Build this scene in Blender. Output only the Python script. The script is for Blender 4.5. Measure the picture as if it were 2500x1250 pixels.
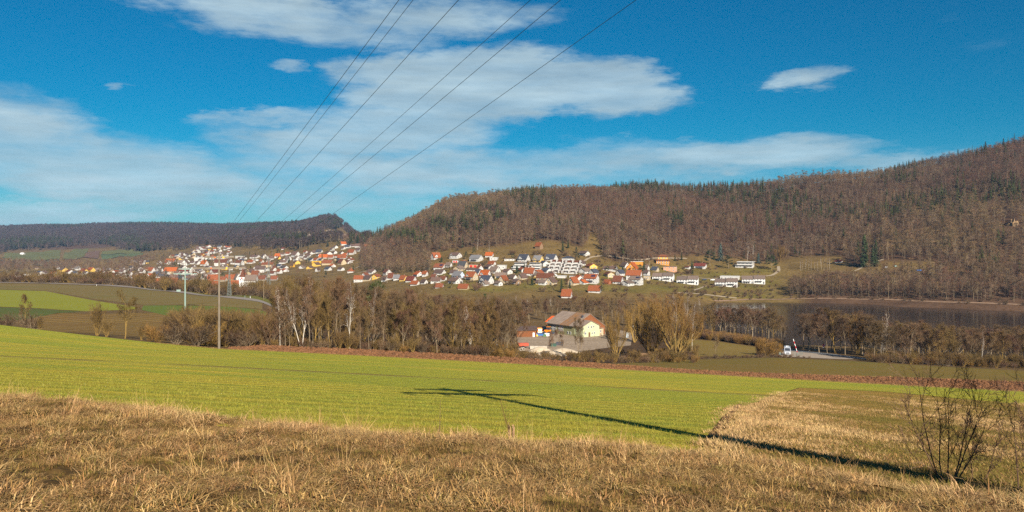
import bpy, bmesh, math, random
import numpy as np
from mathutils import Vector, Matrix
R = math.radians
random.seed(7)
for o in list(bpy.data.objects):
    bpy.data.objects.remove(o, do_unlink=True)
sc = bpy.context.scene
COL = sc.collection

# ---------------------------------------------------------------- camera, sky, sun, exposure
FPX, CXP, HYP = 1960.0, 1250.0, 600.0        # focal length and horizon of the photograph in its own pixels
cam_d = bpy.data.cameras.new('camera')
cam_d.sensor_width = 36.0
cam_d.lens = 36.0 * FPX / 2500.0
cam_d.shift_y = -(625.0 - HYP) / 2500.0
cam_d.clip_start, cam_d.clip_end = 0.1, 60000.0
cam = bpy.data.objects.new('camera', cam_d)
cam.location = (0, 0, 0)
cam.rotation_euler = (R(90), 0, 0)
COL.objects.link(cam)
sc.camera = cam

SUN_EL = R(27.5)
SUN_AZ = R(180.0 - 19.6)                     # clockwise from +Y (view direction): behind the camera, to the right
to_sun = Vector((math.sin(SUN_AZ) * math.cos(SUN_EL), math.cos(SUN_AZ) * math.cos(SUN_EL), math.sin(SUN_EL)))

world = bpy.data.worlds.new('World')
sc.world = world
world.use_nodes = True
wn, wl = world.node_tree.nodes, world.node_tree.links
wn.clear()

def N(nodes, t, **kw):
    n = nodes.new(t)
    for k, v in kw.items():
        setattr(n, k, v)
    return n

def wmath(op, a, b=None, c=None, clamp=False):
    n = wn.new('ShaderNodeMath'); n.operation = op; n.use_clamp = clamp
    for i, v in enumerate((a, b, c)):
        if v is None: continue
        if isinstance(v, (int, float)): n.inputs[i].default_value = v
        else: wl.new(v, n.inputs[i])
    return n.outputs[0]

def build_sky():
    sky = wn.new('ShaderNodeTexSky')
    sky.sky_type = 'NISHITA'
    sky.sun_disc = False
    sky.sun_elevation = SUN_EL
    sky.sun_rotation = SUN_AZ
    sky.altitude = 400
    sky.air_density = 1.0
    sky.dust_density = 0.4
    sky.ozone_density = 2.0
    hs = wn.new('ShaderNodeHueSaturation')
    hs.inputs['Saturation'].default_value = 1.25
    hs.inputs['Hue'].default_value = 0.488
    wl.new(sky.outputs[0], hs.inputs['Color'])
    tint = wn.new('ShaderNodeMix'); tint.data_type = 'RGBA'; tint.blend_type = 'MULTIPLY'
    tint.inputs[0].default_value = 1.0
    wl.new(hs.outputs[0], tint.inputs[6])
    tc = wn.new('ShaderNodeTexCoord')
    sp = wn.new('ShaderNodeSeparateXYZ'); wl.new(tc.outputs['Generated'], sp.inputs[0])
    x, y, z = sp.outputs
    hyp = wmath('SQRT', wmath('ADD', wmath('MULTIPLY', x, x), wmath('MULTIPLY', y, y)))
    hyp = wmath('MAXIMUM', hyp, 0.02)
    a = wmath('ARCTAN2', x, y)
    t = wmath('DIVIDE', z, hyp)
    hz = wn.new('ShaderNodeMapRange'); hz.interpolation_type = 'SMOOTHSTEP'; hz.inputs[1].default_value = -.02; hz.inputs[2].default_value = .16
    wl.new(t, hz.inputs[0])
    tm = wn.new('ShaderNodeMix'); tm.data_type = 'RGBA'; tm.inputs[6].default_value = SKY_LOW; tm.inputs[7].default_value = SKY_TINT
    wl.new(hz.outputs[0], tm.inputs[0]); wl.new(tm.outputs[2], tint.inputs[7])
    # stretched noise in (azimuth, height)
    def noise(sx, sy, detail, rough, seed, scale=1.0):
        cb = wn.new('ShaderNodeCombineXYZ')
        wl.new(wmath('MULTIPLY', a, sx), cb.inputs[0]); wl.new(wmath('MULTIPLY', t, sy), cb.inputs[1])
        cb.inputs[2].default_value = seed
        nz = wn.new('ShaderNodeTexNoise'); nz.inputs['Scale'].default_value = scale
        nz.inputs['Detail'].default_value = detail; nz.inputs['Roughness'].default_value = rough
        wl.new(cb.outputs[0], nz.inputs['Vector'])
        return nz.outputs[0]
    warp1 = wmath('SUBTRACT', noise(8, 24, 6, .65, 1.7), .5)
    warp2 = wmath('SUBTRACT', noise(9, 30, 6, .65, 8.3), .5)
    aw = wmath('ADD', a, wmath('MULTIPLY', warp1, .20))
    tw = wmath('ADD', t, wmath('MULTIPLY', warp2, .055))
    dens = None
    for (px, py, rx, ry, rot, st) in CLOUDS:
        az = math.atan((px - CXP) / FPX); ca = math.cos(az)
        tt = (HYP - py) / FPX * ca
        rx2, ry2 = rx / FPX * ca * ca, ry / FPX * ca
        da, dt = wmath('SUBTRACT', aw, az), wmath('SUBTRACT', tw, tt)
        c, s = math.cos(R(rot)), math.sin(R(rot))
        u = wmath('DIVIDE', wmath('ADD', wmath('MULTIPLY', da, c), wmath('MULTIPLY', dt, s)), rx2)
        v = wmath('DIVIDE', wmath('SUBTRACT', wmath('MULTIPLY', dt, c), wmath('MULTIPLY', da, s)), ry2)
        q = wmath('ADD', wmath('MULTIPLY', u, u), wmath('MULTIPLY', v, v))
        m = wmath('MULTIPLY', wmath('MAXIMUM', wmath('SUBTRACT', 1.0, q), -1.0), st)
        dens = m if dens is None else wmath('MAXIMUM', dens, m)
    n1 = noise(6.5, 24, 7, .62, 3.1)
    n2 = noise(22, 70, 4, .65, 5.9)
    nn = wmath('ADD', wmath('MULTIPLY', wmath('SUBTRACT', n1, .5), 2.0), wmath('MULTIPLY', wmath('SUBTRACT', n2, .5), 0.5))
    # the same sort of cloud goes on outside the frame
    far = wmath('SUBTRACT', noise(2.2, 6.5, 1, .5, 14.0), .56)
    out = wn.new('ShaderNodeMapRange'); out.inputs[1].default_value = .60; out.inputs[2].default_value = .9
    wl.new(wmath('ABSOLUTE', a), out.inputs[0])
    up = wn.new('ShaderNodeMapRange'); up.inputs[1].default_value = .32; up.inputs[2].default_value = .5
    wl.new(t, up.inputs[0])
    gate = wmath('MAXIMUM', out.outputs[0], up.outputs[0])
    farm = wmath('SUBTRACT', wmath('MULTIPLY', far, 4.0), wmath('MULTIPLY', wmath('SUBTRACT', 1.0, gate), 3.0))
    dens = wmath('MAXIMUM', dens, farm)
    tot = wmath('ADD', dens, wmath('MULTIPLY', nn, .8))
    mr = wn.new('ShaderNodeMapRange'); mr.interpolation_type = 'SMOOTHSTEP'
    mr.inputs[1].default_value = -.12; mr.inputs[2].default_value = 1.05
    wl.new(tot, mr.inputs[0])
    veil = wn.new('ShaderNodeMapRange'); veil.inputs[1].default_value = .3; veil.inputs[2].default_value = .7; veil.inputs[3].default_value = .62; veil.inputs[4].default_value = .92
    wl.new(noise(5, 44, 6, .6, 33.0), veil.inputs[0])
    cover = wmath('MULTIPLY', mr.outputs[0], veil.outputs[0])
    shade = wn.new('ShaderNodeMapRange'); shade.inputs[1].default_value = .25; shade.inputs[2].default_value = .75
    shade.inputs[3].default_value = .66; shade.inputs[4].default_value = 1.12
    wl.new(noise(7, 34, 6, .62, 21.0), shade.inputs[0])
    cc = wn.new('ShaderNodeMix'); cc.data_type = 'RGBA'; cc.blend_type = 'MULTIPLY'; cc.inputs[0].default_value = 1
    cc.inputs[6].default_value = CLOUD_COL
    wl.new(shade.outputs[0], cc.inputs[7])
    mx = wn.new('ShaderNodeMix'); mx.data_type = 'RGBA'
    wl.new(cover, mx.inputs[0]); wl.new(tint.outputs[2], mx.inputs[6]); wl.new(cc.outputs[2], mx.inputs[7])
    bg = wn.new('ShaderNodeBackground'); bg.inputs[1].default_value = SKY_STRENGTH
    wl.new(mx.outputs[2], bg.inputs[0])
    ow = wn.new('ShaderNodeOutputWorld'); wl.new(bg.outputs[0], ow.inputs[0])

SKY_STRENGTH = 0.05
SKY_TINT = (0.0, 0.51, 0.72, 1)
SKY_LOW = (0.24, 0.62, 0.86, 1)
CLOUD_COL = (5.3, 6.9, 7.6, 1)
#         px    py    rx   ry  rot  strength      (as seen in the photograph)
CLOUDS = [(620, 30, 460, 62, -7, 1.0), (1030, 45, 330, 62, 3, 1.0), (800, 70, 300, 45, -8, .8),
          (1180, 215, 400, 105, 2, 1.9), (1430, 215, 250, 80, -3, 1.7), (900, 320, 420, 80, 6, 1.2),
          (1000, 410, 620, 80, 0, 1.0), (640, 290, 150, 22, 6, .7),
          (260, 420, 560, 120, -6, 1.1), (60, 320, 280, 110, -12, .9), (600, 480, 700, 55, 0, .62),
          (1350, 400, 420, 60, 3, .75), (1830, 380, 380, 55, 2, 1.0), (2120, 390, 260, 40, -4, .7),
          (1960, 192, 115, 34, 2, .85), (275, 211, 36, 11, -5, .55), (715, 160, 60, 14, -8, .45),
          (1540, 335, 30, 7, 0, .3), (200, 525, 460, 34, 0, .8), (1500, 440, 500, 30, 0, .4)]
build_sky()

sun_d = bpy.data.lights.new('sun', 'SUN')
sun_d.energy = 5.0
sun_d.angle = R(0.5)
sun_d.color = (1.0, 0.90, 0.76)
sun = bpy.data.objects.new('sun', sun_d)
sun.rotation_euler = (-to_sun).to_track_quat('-Z', 'Y').to_euler()
sun.location = to_sun * 300
COL.objects.link(sun)

vs = sc.view_settings
vs.view_transform = 'Standard'
vs.look = 'None'
vs.exposure = 1.0
vs.gamma = 1.0
vs.use_curve_mapping = False
sc.render.engine = 'CYCLES'
cy = sc.cycles
cy.max_bounces = 5
cy.diffuse_bounces = 2
cy.glossy_bounces = 2
cy.transmission_bounces = 2
cy.transparent_max_bounces = 6
cy.volume_bounces = 0
cy.use_denoising = False
cy.caustics_reflective = cy.caustics_refractive = False

# ---------------------------------------------------------------- helpers
def tag(o, label=None, cat=None, group=None, kind=None):
    if label: o['label'] = label
    if cat: o['category'] = cat
    if group: o['group'] = group
    if kind: o['kind'] = kind
    return o

def empty(name, loc=(0, 0, 0), rz=0.0):
    o = bpy.data.objects.new(name, None)
    o.location = loc; o.rotation_euler = (0, 0, rz); o.empty_display_size = .5
    COL.objects.link(o)
    return o

def link(name, me, parent=None, loc=None, rz=None):
    o = bpy.data.objects.new(name, me)
    COL.objects.link(o)
    if parent is not None: o.parent = parent
    if loc is not None: o.location = loc
    if rz is not None: o.rotation_euler = (0, 0, rz)
    return o

class MB:
    """collects faces; build() makes ONE mesh object"""
    def __init__(s): s.v, s.f, s.m = [], [], []
    def poly(s, pts, m=0):
        n = len(s.v); s.v.extend([tuple(p) for p in pts]); s.f.append(tuple(range(n, n + len(pts)))); s.m.append(m)
    def box(s, c, d, m=0, rz=0.0):
        cx, cy_, cz = c; a, b, h = d[0] / 2, d[1] / 2, d[2] / 2
        co, si = math.cos(rz), math.sin(rz)
        n = len(s.v)
        for dz in (-h, h):
            for (x, y) in ((-a, -b), (a, -b), (a, b), (-a, b)):
                s.v.append((cx + x * co - y * si, cy_ + x * si + y * co, cz + dz))
        for f in ((0, 3, 2, 1), (4, 5, 6, 7), (0, 1, 5, 4), (1, 2, 6, 5), (2, 3, 7, 6), (3, 0, 4, 7)):
            s.f.append(tuple(n + i for i in f)); s.m.append(m)
    def tube(s, p0, p1, r0, r1, n=4, m=0, cap=False):
        p0, p1 = Vector(p0), Vector(p1)
        d = (p1 - p0)
        if d.length < 1e-6: return
        d.normalize()
        u = d.orthogonal().normalized(); w = d.cross(u)
        k = len(s.v)
        for (p, r) in ((p0, r0), (p1, r1)):
            for i in range(n):
                a = 2 * math.pi * i / n
                s.v.append(tuple(p + (u * math.cos(a) + w * math.sin(a)) * r))
        for i in range(n):
            j = (i + 1) % n
            s.f.append((k + i, k + j, k + n + j, k + n + i)); s.m.append(m)
        if cap:
            s.f.append(tuple(k + n + i for i in range(n))); s.m.append(m)
            s.f.append(tuple(k + n - 1 - i for i in range(n))); s.m.append(m)
    def path(s, pts, r, n=5, m=0):
        for a, b in zip(pts[:-1], pts[1:]): s.tube(a, b, r, r, n, m)
    def prism(s, prof, x0, x1, m=0):
        """profile in (y,z), extruded along x"""
        n = len(prof); k = len(s.v)
        for x in (x0, x1):
            for (y, z) in prof: s.v.append((x, y, z))
        for i in range(n):
            j = (i + 1) % n
            s.f.append((k + i, k + n + i, k + n + j, k + j)); s.m.append(m)
        s.f.append(tuple(k + i for i in range(n))); s.m.append(m)
        s.f.append(tuple(k + n + n - 1 - i for i in range(n))); s.m.append(m)
    def disc(s, c, ax, r, w, n=14, m=0):
        c, ax = Vector(c), Vector(ax).normalized()
        s.tube(c - ax * w / 2, c + ax * w / 2, r, r, n, m, cap=True)
    def mesh(s, name, mats):
        me = bpy.data.meshes.new(name)
        me.from_pydata(s.v, [], s.f)
        for mt in (mats if isinstance(mats, (list, tuple)) else [mats]): me.materials.append(mt)
        if len(me.materials) > 1: me.polygons.foreach_set('material_index', s.m)
        me.update()
        return me
    def build(s, name, mats, parent=None, loc=None, rz=None):
        return link(name, s.mesh(name, mats), parent, loc, rz)

_ONES = ['', 'first', 'second', 'third', 'fourth', 'fifth', 'sixth', 'seventh', 'eighth', 'ninth', 'tenth', 'eleventh', 'twelfth', 'thirteenth', 'fourteenth', 'fifteenth', 'sixteenth', 'seventeenth', 'eighteenth', 'nineteenth']
_TENS = {20: 'twent', 30: 'thirt', 40: 'fort', 50: 'fift', 60: 'sixt'}
def ordinal(n):
    if n < 20: return _ONES[n]
    t, u = n // 10 * 10, n % 10
    return _TENS[t] + ('ieth' if u == 0 else 'y-' + _ONES[u])

# ---------------------------------------------------------------- materials
MATS = {}
def pmat(name, c1, c2=None, scale=1.0, rough=.85, bump=0.0, bscale=None, rand=0.0, hrand=0.0, detail=5,
         stretch=None, coord='pos', metallic=0.0, spec=.25, contrast=(.35, .65)):
    if name in MATS: return MATS[name]
    m = bpy.data.materials.new(name); m.use_nodes = True
    nt = m.node_tree; n, l = nt.nodes, nt.links
    bs = n['Principled BSDF']
    bs.inputs['Roughness'].default_value = rough
    bs.inputs['Metallic'].default_value = metallic
    bs.inputs['Specular IOR Level'].default_value = spec
    if coord == 'pos': vec = n.new('ShaderNodeNewGeometry').outputs['Position']
    else: vec = n.new('ShaderNodeTexCoord').outputs['Object']
    if stretch:
        mp = n.new('ShaderNodeMapping'); mp.inputs['Scale'].default_value = stretch
        l.new(vec, mp.inputs[0]); vec = mp.outputs[0]
    out = None
    c2 = c2 or c1
    nz = n.new('ShaderNodeTexNoise'); nz.inputs['Scale'].default_value = scale; nz.inputs['Detail'].default_value = detail
    nz.inputs['Roughness'].default_value = .62
    l.new(vec, nz.inputs['Vector'])
    mr = n.new('ShaderNodeMapRange'); mr.inputs[1].default_value, mr.inputs[2].default_value = contrast
    l.new(nz.outputs[0], mr.inputs[0])
    mx = n.new('ShaderNodeMix'); mx.data_type = 'RGBA'
    mx.inputs[6].default_value = (*c1, 1); mx.inputs[7].default_value = (*c2, 1)
    l.new(mr.outputs[0], mx.inputs[0])
    out = mx.outputs[2]
    if rand or hrand:
        oi = n.new('ShaderNodeObjectInfo')
        hs = n.new('ShaderNodeHueSaturation')
        v = n.new('ShaderNodeMapRange'); v.inputs[3].default_value = 1 - rand; v.inputs[4].default_value = 1 + rand
        l.new(oi.outputs['Random'], v.inputs[0]); l.new(v.outputs[0], hs.inputs['Value'])
        if hrand:
            wnz = n.new('ShaderNodeTexWhiteNoise'); wnz.noise_dimensions = '1D'
            l.new(oi.outputs['Random'], wnz.inputs['W'])
            h = n.new('ShaderNodeMapRange'); h.inputs[3].default_value = .5 - hrand; h.inputs[4].default_value = .5 + hrand
            l.new(wnz.outputs[0], h.inputs[0]); l.new(h.outputs[0], hs.inputs['Hue'])
        l.new(out, hs.inputs['Color']); out = hs.outputs[0]
    l.new(out, bs.inputs['Base Color'])
    if bump:
        nb = n.new('ShaderNodeTexNoise'); nb.inputs['Scale'].default_value = bscale or scale * 4
        nb.inputs['Detail'].default_value = 6
        l.new(vec, nb.inputs['Vector'])
        bp = n.new('ShaderNodeBump'); bp.inputs['Strength'].default_value = bump; bp.inputs['Distance'].default_value = .2
        l.new(nb.outputs[0], bp.inputs['Height']); l.new(bp.outputs[0], bs.inputs['Normal'])
    MATS[name] = m
    return m
# ---------------------------------------------------------------- terrain: heights in metres relative to the eye
EDGE_PX = [(-900, 940), (-400, 960), (0, 985), (250, 1000), (500, 1035), (700, 1055), (900, 1075), (1250, 1095), (1600, 1110),
           (1800, 1132), (2000, 1172), (2200, 1205), (2500, 1252), (3000, 1310), (3600, 1380)]
GY = np.array([-400, 0, 20, 40, 60, 90, 120, 150, 200, 400.])
GZ = np.array([-1.94, -1.94, -4.9, -7.86, -10.75, -14.6, -18.3, -22.0, -28.5, -50.])
def smooth01(t):
    t = np.clip(t, 0, 1); return t * t * (3 - 2 * t)

_gy = np.linspace(-60, 200, 1041)
_gz = np.interp(_gy, GY, GZ)
_k = np.hanning(41); _k /= _k.sum()
_gz = np.convolve(np.pad(_gz, 20, mode='edge'), _k, mode='valid')

def near_z(x, y):
    xc = 120 * np.tanh(x / 120.0)
    z = np.interp(y, _gy, _gz) - .053 * xc * smooth01((y + 30) / 40)
    b = np.clip((-x - 54) / 41.7, 0, 2.2) ** 1.3
    return z + 3.0 * b * np.clip(y / 150.0, 0, 1) ** 2

# columns: photograph column -> (depth, height) knots beyond the field
TAB = {
 -1200: [(190, -19), (230, -23), (280, -26), (600, -27), (660, -33), (760, -41), (900, -42), (1700, -41), (2000, -33), (2400, -12), (3000, 25), (3600, 70), (4000, 90), (4600, 92), (9500, 60)],
 0:    [(190, -20), (230, -24.5), (280, -27), (600, -27), (660, -33), (760, -41), (900, -42), (1700, -41), (2000, -35), (2400, -17), (2600, -8), (3000, 20), (3600, 65), (4000, 84), (4600, 84), (9500, 40)],
 200:  [(190, -20.8), (230, -24.7), (280, -27), (600, -27), (660, -33), (760, -41), (900, -42), (1600, -41), (2000, -34), (2300, -20), (2500, -10), (3000, 25), (3600, 70), (4000, 92), (4600, 90), (9500, 40)],
 330:  [(190, -21.5), (230, -24.8), (280, -27), (560, -27), (620, -33), (740, -41), (870, -41), (1100, -40), (1500, -36), (2000, -26), (2300, -12), (2600, 5), (3000, 35), (3600, 80), (4000, 101), (4600, 96), (9500, 40)],
 450:  [(190, -22.7), (230, -25.5), (280, -27.3), (480, -27), (560, -33), (680, -40.5), (870, -40), (1100, -38), (1400, -33), (1700, -24), (2000, -11), (2300, 6), (3000, 48), (3600, 82), (4000, 97), (4600, 92), (9500, 40)],
 535:  [(190, -23.5), (230, -26), (280, -27.5), (340, -27.5), (430, -27), (500, -31), (620, -39), (800, -41), (870, -40), (1100, -38), (1400, -32.5), (1700, -23), (2000, -8), (2300, 10), (3000, 50), (3600, 80), (4000, 90), (4600, 85), (9500, 40)],
 640:  [(163, -20.2), (190, -24.5), (250, -27.5), (330, -27.8), (430, -27.3), (480, -29), (620, -38), (800, -41), (870, -39), (1000, -36), (1300, -28), (1600, -13), (1900, 7), (2500, 38), (3200, 75), (4000, 92), (4600, 85), (9500, 40)],
 740:  [(165, -20.9), (190, -25.5), (250, -31), (330, -34), (450, -37.5), (600, -40), (800, -40), (900, -38), (1000, -34), (1200, -21), (1400, -8), (1600, 4), (1900, 16), (2300, 36), (2800, 68), (3100, 78), (3600, 80), (4600, 70), (9500, 40)],
 800:  [(166, -21.2), (190, -26.3), (250, -32.5), (330, -37), (450, -39), (600, -40), (800, -39.5), (900, -36), (1000, -31), (1100, -24), (1250, -9), (1400, 2), (1700, 12), (2100, 30), (2600, 78), (2950, 106), (3300, 88), (4600, 60), (9500, 40)],
 825:  [(166, -21.3), (190, -26.5), (250, -33), (330, -37.5), (450, -39.5), (600, -40), (800, -39), (900, -35), (1000, -30), (1100, -23), (1250, -7), (1350, 3), (1700, 12), (2100, 30), (2600, 74), (2900, 99), (3300, 74), (4600, 50), (9500, 40)],
 860:  [(167, -21.5), (190, -26.7), (250, -33.3), (330, -38), (450, -39.7), (600, -40), (800, -38.5), (900, -34), (1000, -28), (1100, -20), (1250, -4), (1350, 3), (1500, 6), (2100, 15), (2600, 35), (2900, 40), (3300, 30), (4600, 20), (9500, 10)],
 900:  [(168, -21.7), (200, -27.5), (250, -33.5), (300, -38), (340, -39.5), (600, -41), (800, -37.5), (900, -31), (1000, -22), (1100, -13), (1250, -2), (1400, 6), (1600, 4), (2600, 0), (9500, 0)],
 1000: [(168, -22.2), (200, -28), (260, -35.5), (300, -38.8), (340, -40), (580, -40), (680, -35), (760, -28), (850, -15), (920, -3), (1000, 8), (1200, 27), (1450, 37), (1700, 30), (2600, 10), (9500, 0)],
 1100: [(168, -22.7), (200, -28.3), (260, -36.5), (300, -39.3), (340, -40), (560, -40), (620, -35), (650, -31), (700, -27), (800, -12), (860, -1), (1000, 28), (1200, 57), (1450, 71), (1700, 62), (2600, 20), (9500, 0)],
 1250: [(168, -23.4), (200, -28.8), (260, -36.8), (300, -39.7), (360, -40), (500, -40), (580, -38), (640, -32), (700, -25), (760, -13), (800, -6), (850, 4), (1000, 37), (1200, 70), (1450, 90), (1700, 80), (2600, 30), (9500, 0)],
 1450: [(170, -24.7), (200, -29.6), (260, -37.3), (300, -40), (500, -40.5), (560, -39), (620, -33), (680, -26), (730, -17), (760, -12), (800, -2), (950, 34), (1100, 64), (1300, 86), (1600, 80), (2600, 30), (9500, 0)],
 1700: [(200, -29.8), (250, -35.2), (290, -38), (330, -39.7), (400, -41), (430, -41.6), (570, -41.6), (590, -41), (620, -36.5), (690, -32), (740, -27), (780, -19), (810, -13), (1000, 37), (1200, 84), (1500, 80), (2600, 30), (9500, 0)],
 1760: [(200, -29.9), (250, -35.2), (290, -38), (330, -39.8), (395, -41.5), (410, -44), (590, -44), (606, -41.2), (630, -36.5), (690, -32.5), (740, -26), (780, -18.5), (815, -12), (1000, 37), (1190, 83), (1500, 80), (2600, 30), (9500, 0)],
 1900: [(200, -30), (250, -35), (275, -37.5), (300, -39.5), (340, -41.8), (360, -44), (590, -44), (606, -41.2), (650, -38), (690, -33), (720, -28), (750, -22), (800, -12), (900, 12), (1050, 52), (1150, 81), (1450, 85), (2600, 30), (9500, 0)],
 2100: [(200, -31), (250, -36), (270, -38), (300, -40), (335, -42), (350, -44), (575, -44), (590, -41.2), (620, -37), (660, -28), (700, -19), (740, -12), (800, 4), (950, 47), (1150, 99), (1450, 110), (2600, 40), (9500, 0)],
 2300: [(200, -31.8), (250, -37.3), (280, -40), (310, -42), (325, -44), (538, -44), (552, -41.2), (600, -33), (650, -21), (700, -10), (800, 17), (950, 62), (1150, 117), (1450, 125), (2600, 50), (9500, 0)],
 2500: [(200, -33), (250, -38.3), (280, -41), (305, -42), (320, -44), (508, -44), (524, -41.2), (600, -25), (660, -8), (800, 36), (950, 82), (1150, 140), (1450, 150), (2600, 60), (9500, 0)],
 3300: [(200, -34), (250, -39), (280, -41), (305, -42), (320, -44), (470, -44), (490, -41), (560, -25), (640, -5), (800, 50), (950, 110), (1150, 175), (1450, 190), (2600, 80), (9500, 0)],
}
_xs = np.arange(-1200, 3301, 10.0)
_ds = np.exp(np.linspace(math.log(150), math.log(9500), 900))
_keys = sorted(TAB)
_cols = []
for k in _keys:
    kk = np.array(TAB[k], float)
    z150 = float(near_z(np.array((k - CXP) / FPX * 150.0), np.array(150.0)))
    _cols.append(np.interp(_ds, np.r_[150.0, kk[:, 0]], np.r_[z150, kk[:, 1]]))
_cols = np.array(_cols)
# smooth across depth a little
_k = np.hanning(9); _k /= _k.sum()
_cs = np.array([np.convolve(np.pad(c, 4, mode='edge'), _k, mode='valid') for c in _cols])
_w = smooth01((_ds - 155) / 40)
_cols = _cs * _w + _cols * (1 - _w)
_TZ = np.array([np.interp(_xs, _keys, _cols[:, j]) for j in range(len(_ds))]).T     # [xs, ds]
_k = np.hanning(9); _k /= _k.sum()
_sm = np.apply_along_axis(lambda c: np.convolve(np.pad(c, 4, mode='edge'), _k, mode='valid'), 0, _TZ)
_TZ = _sm * _w + _TZ * (1 - _w)
_TZ[:, 0] = [float(near_z(np.array((x - CXP) / FPX * 150.0), np.array(150.0))) for x in _xs]

def undul(x, y):
    return (np.sin(x * .021 + 1.3) * np.cos(y * .017 + .4) + .6 * np.sin(x * .043 - y * .031) + .45 * np.sin(x * .09 + y * .07 + 2))

def far_z(x, y):
    xi = np.clip(CXP + FPX * x / np.maximum(y, 1), -1200, 3300)
    fx = (xi + 1200) / 10.0
    ix = np.clip(fx.astype(int), 0, len(_xs) - 2); tx = fx - ix
    fd = (np.log(np.clip(y, 150, 9500)) - math.log(150)) / (math.log(9500) - math.log(150)) * (len(_ds) - 1)
    id_ = np.clip(fd.astype(int), 0, len(_ds) - 2); td = fd - id_
    z = (_TZ[ix, id_] * (1 - tx) + _TZ[ix + 1, id_] * tx) * (1 - td) + (_TZ[ix, id_ + 1] * (1 - tx) + _TZ[ix + 1, id_ + 1] * tx) * td
    return z + (undul(x, y) * 2.8 + 3.0 * np.abs(np.sin(x * .017 + .0006 * y)) - 1.9) * smooth01((y - 850) / 500.0)

def terrain0(x, y):
    x = np.asarray(x, float); y = np.asarray(y, float)
    return np.where(y < 150, near_z(x, np.minimum(y, 150)), far_z(x, np.maximum(y, 150)))

def ray_hit(xi, yi, d0, d1, fn):
    d = np.exp(np.linspace(math.log(d0), math.log(d1), 900))
    dz = -(yi - HYP) / FPX * d - fn((xi - CXP) / FPX * d, d)
    i = np.where(dz <= 0)[0]
    if len(i) == 0: return None
    i = i[0]
    if i == 0: return float(d[0])
    t = dz[i - 1] / (dz[i - 1] - dz[i])
    return float(d[i - 1] + (d[i] - d[i - 1]) * t)

# dry grass bank: a low swell that ends along EDGE_PX
_e = []
for (a, b) in EDGE_PX:
    d = ray_hit(a, b, 5, 60, terrain0); _e.append(((a - CXP) / FPX * d, d))
_e = np.array(sorted(_e))
def edge_y(x): return np.interp(x, _e[:, 0], _e[:, 1])
def terrain(x, y):
    x = np.asarray(x, float); y = np.asarray(y, float)
    z = terrain0(x, y)
    w = edge_y(x) - y
    bank = .16 * smooth01((w + .6) / 1.6) * smooth01((y + 5) / 12)
    lump = (.06 * np.sin(x * 1.7 + 1) * np.cos(y * 1.3) + .05 * np.sin(x * 3.9 + y * 2.1) * np.sin(y * 4.3 - x)) * smooth01((w + .5) / 2) * smooth01((y + 5) / 8)
    return z + bank + lump
def gz(x, y): return float(terrain(np.array(x), np.array(y)))
def hit(xi, yi, d0=8, d1=4500):
    d = ray_hit(xi, yi, d0, d1, terrain)
    return d
def at(xi, d):
    """ground point under photograph column xi at depth d"""
    x = (xi - CXP) / FPX * d
    return Vector((x, d, gz(x, d)))
def spot(xi, yi, d0=8, d1=4500, fallback=None):
    d = hit(xi, yi, d0, d1)
    if d is None: d = fallback or d1
    return at(xi, d)

# forest lower border of the near hill (photograph column, row of the ground)
FB = np.array([(840, 596), (900, 600), (940, 608), (1000, 618), (1040, 620), (1070, 612), (1100, 608), (1170, 605), (1230, 602), (1300, 590), (1340, 588), (1380, 594),
               (1420, 606), (1434, 590), (1440, 570), (1456, 572), (1476, 632), (1500, 640), (1560, 643), (1620, 632), (1700, 625), (1750, 627), (1800, 632), (1850, 640), (1900, 640),
               (1935, 628), (2050, 626), (2080, 650), (2120, 652), (2160, 640), (2230, 640), (2300, 640), (2340, 655), (2400, 668), (2500, 690), (3300, 690)], float)
def proj(x, y, z): return CXP + FPX * x / y, HYP - FPX * z / y

def ground_col(x, y, z):
    """natural cover: dry grass, lawn, leaf litter"""
    n = len(x)
    yy = np.maximum(y, 1.0)
    xi, yi = CXP + FPX * x / yy, HYP - FPX * z / yy
    c = np.tile(np.array([.125, .078, .030]), (n, 1))                    # dry grass
    litter = np.array([.085, .047, .026]); lawn = np.array([.135, .112, .022]); olive = np.array([.150, .098, .032])
    def put(w, col):
        nonlocal c
        w = w[:, None]; c = c * (1 - w) + col * w
    far = smooth01((y - 560) / 40)
    put(far * .9, olive)
    # lawns of the village slope
    lw = smooth01((y - 600) / 20) * smooth01((xi - 1040) / 60) * smooth01((1930 - xi) / 60) * smooth01((yi - 640) / 20)
    put(lw * (.5 + .4 * np.sin(x * .09) * np.sin(y * .11 + x * .03)), lawn)
    fb = np.interp(xi, FB[:, 0], FB[:, 1])
    fo = smooth01((fb + 4 - yi) / 12) * smooth01((y - 560) / 60) * (xi > 835) * (y < 2200)
    put(fo, litter)
    fr = smooth01((y - 2350) / 250)
    put(fr, litter)
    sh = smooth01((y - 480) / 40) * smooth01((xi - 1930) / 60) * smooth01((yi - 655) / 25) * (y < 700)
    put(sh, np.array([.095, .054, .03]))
    md = smooth01((y - 150) / 12) * smooth01((420 - y) / 60) * smooth01((xi - 620) / 60) * smooth01((1700 - xi) / 80)
    put(md * .85, np.array([.075, .043, .022]))
    bank = smooth01((edge_y(x) - y + .3) / .8) * (y > -5) * (y < 40)
    put(bank, np.array([.085, .050, .017]))
    return c

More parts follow.
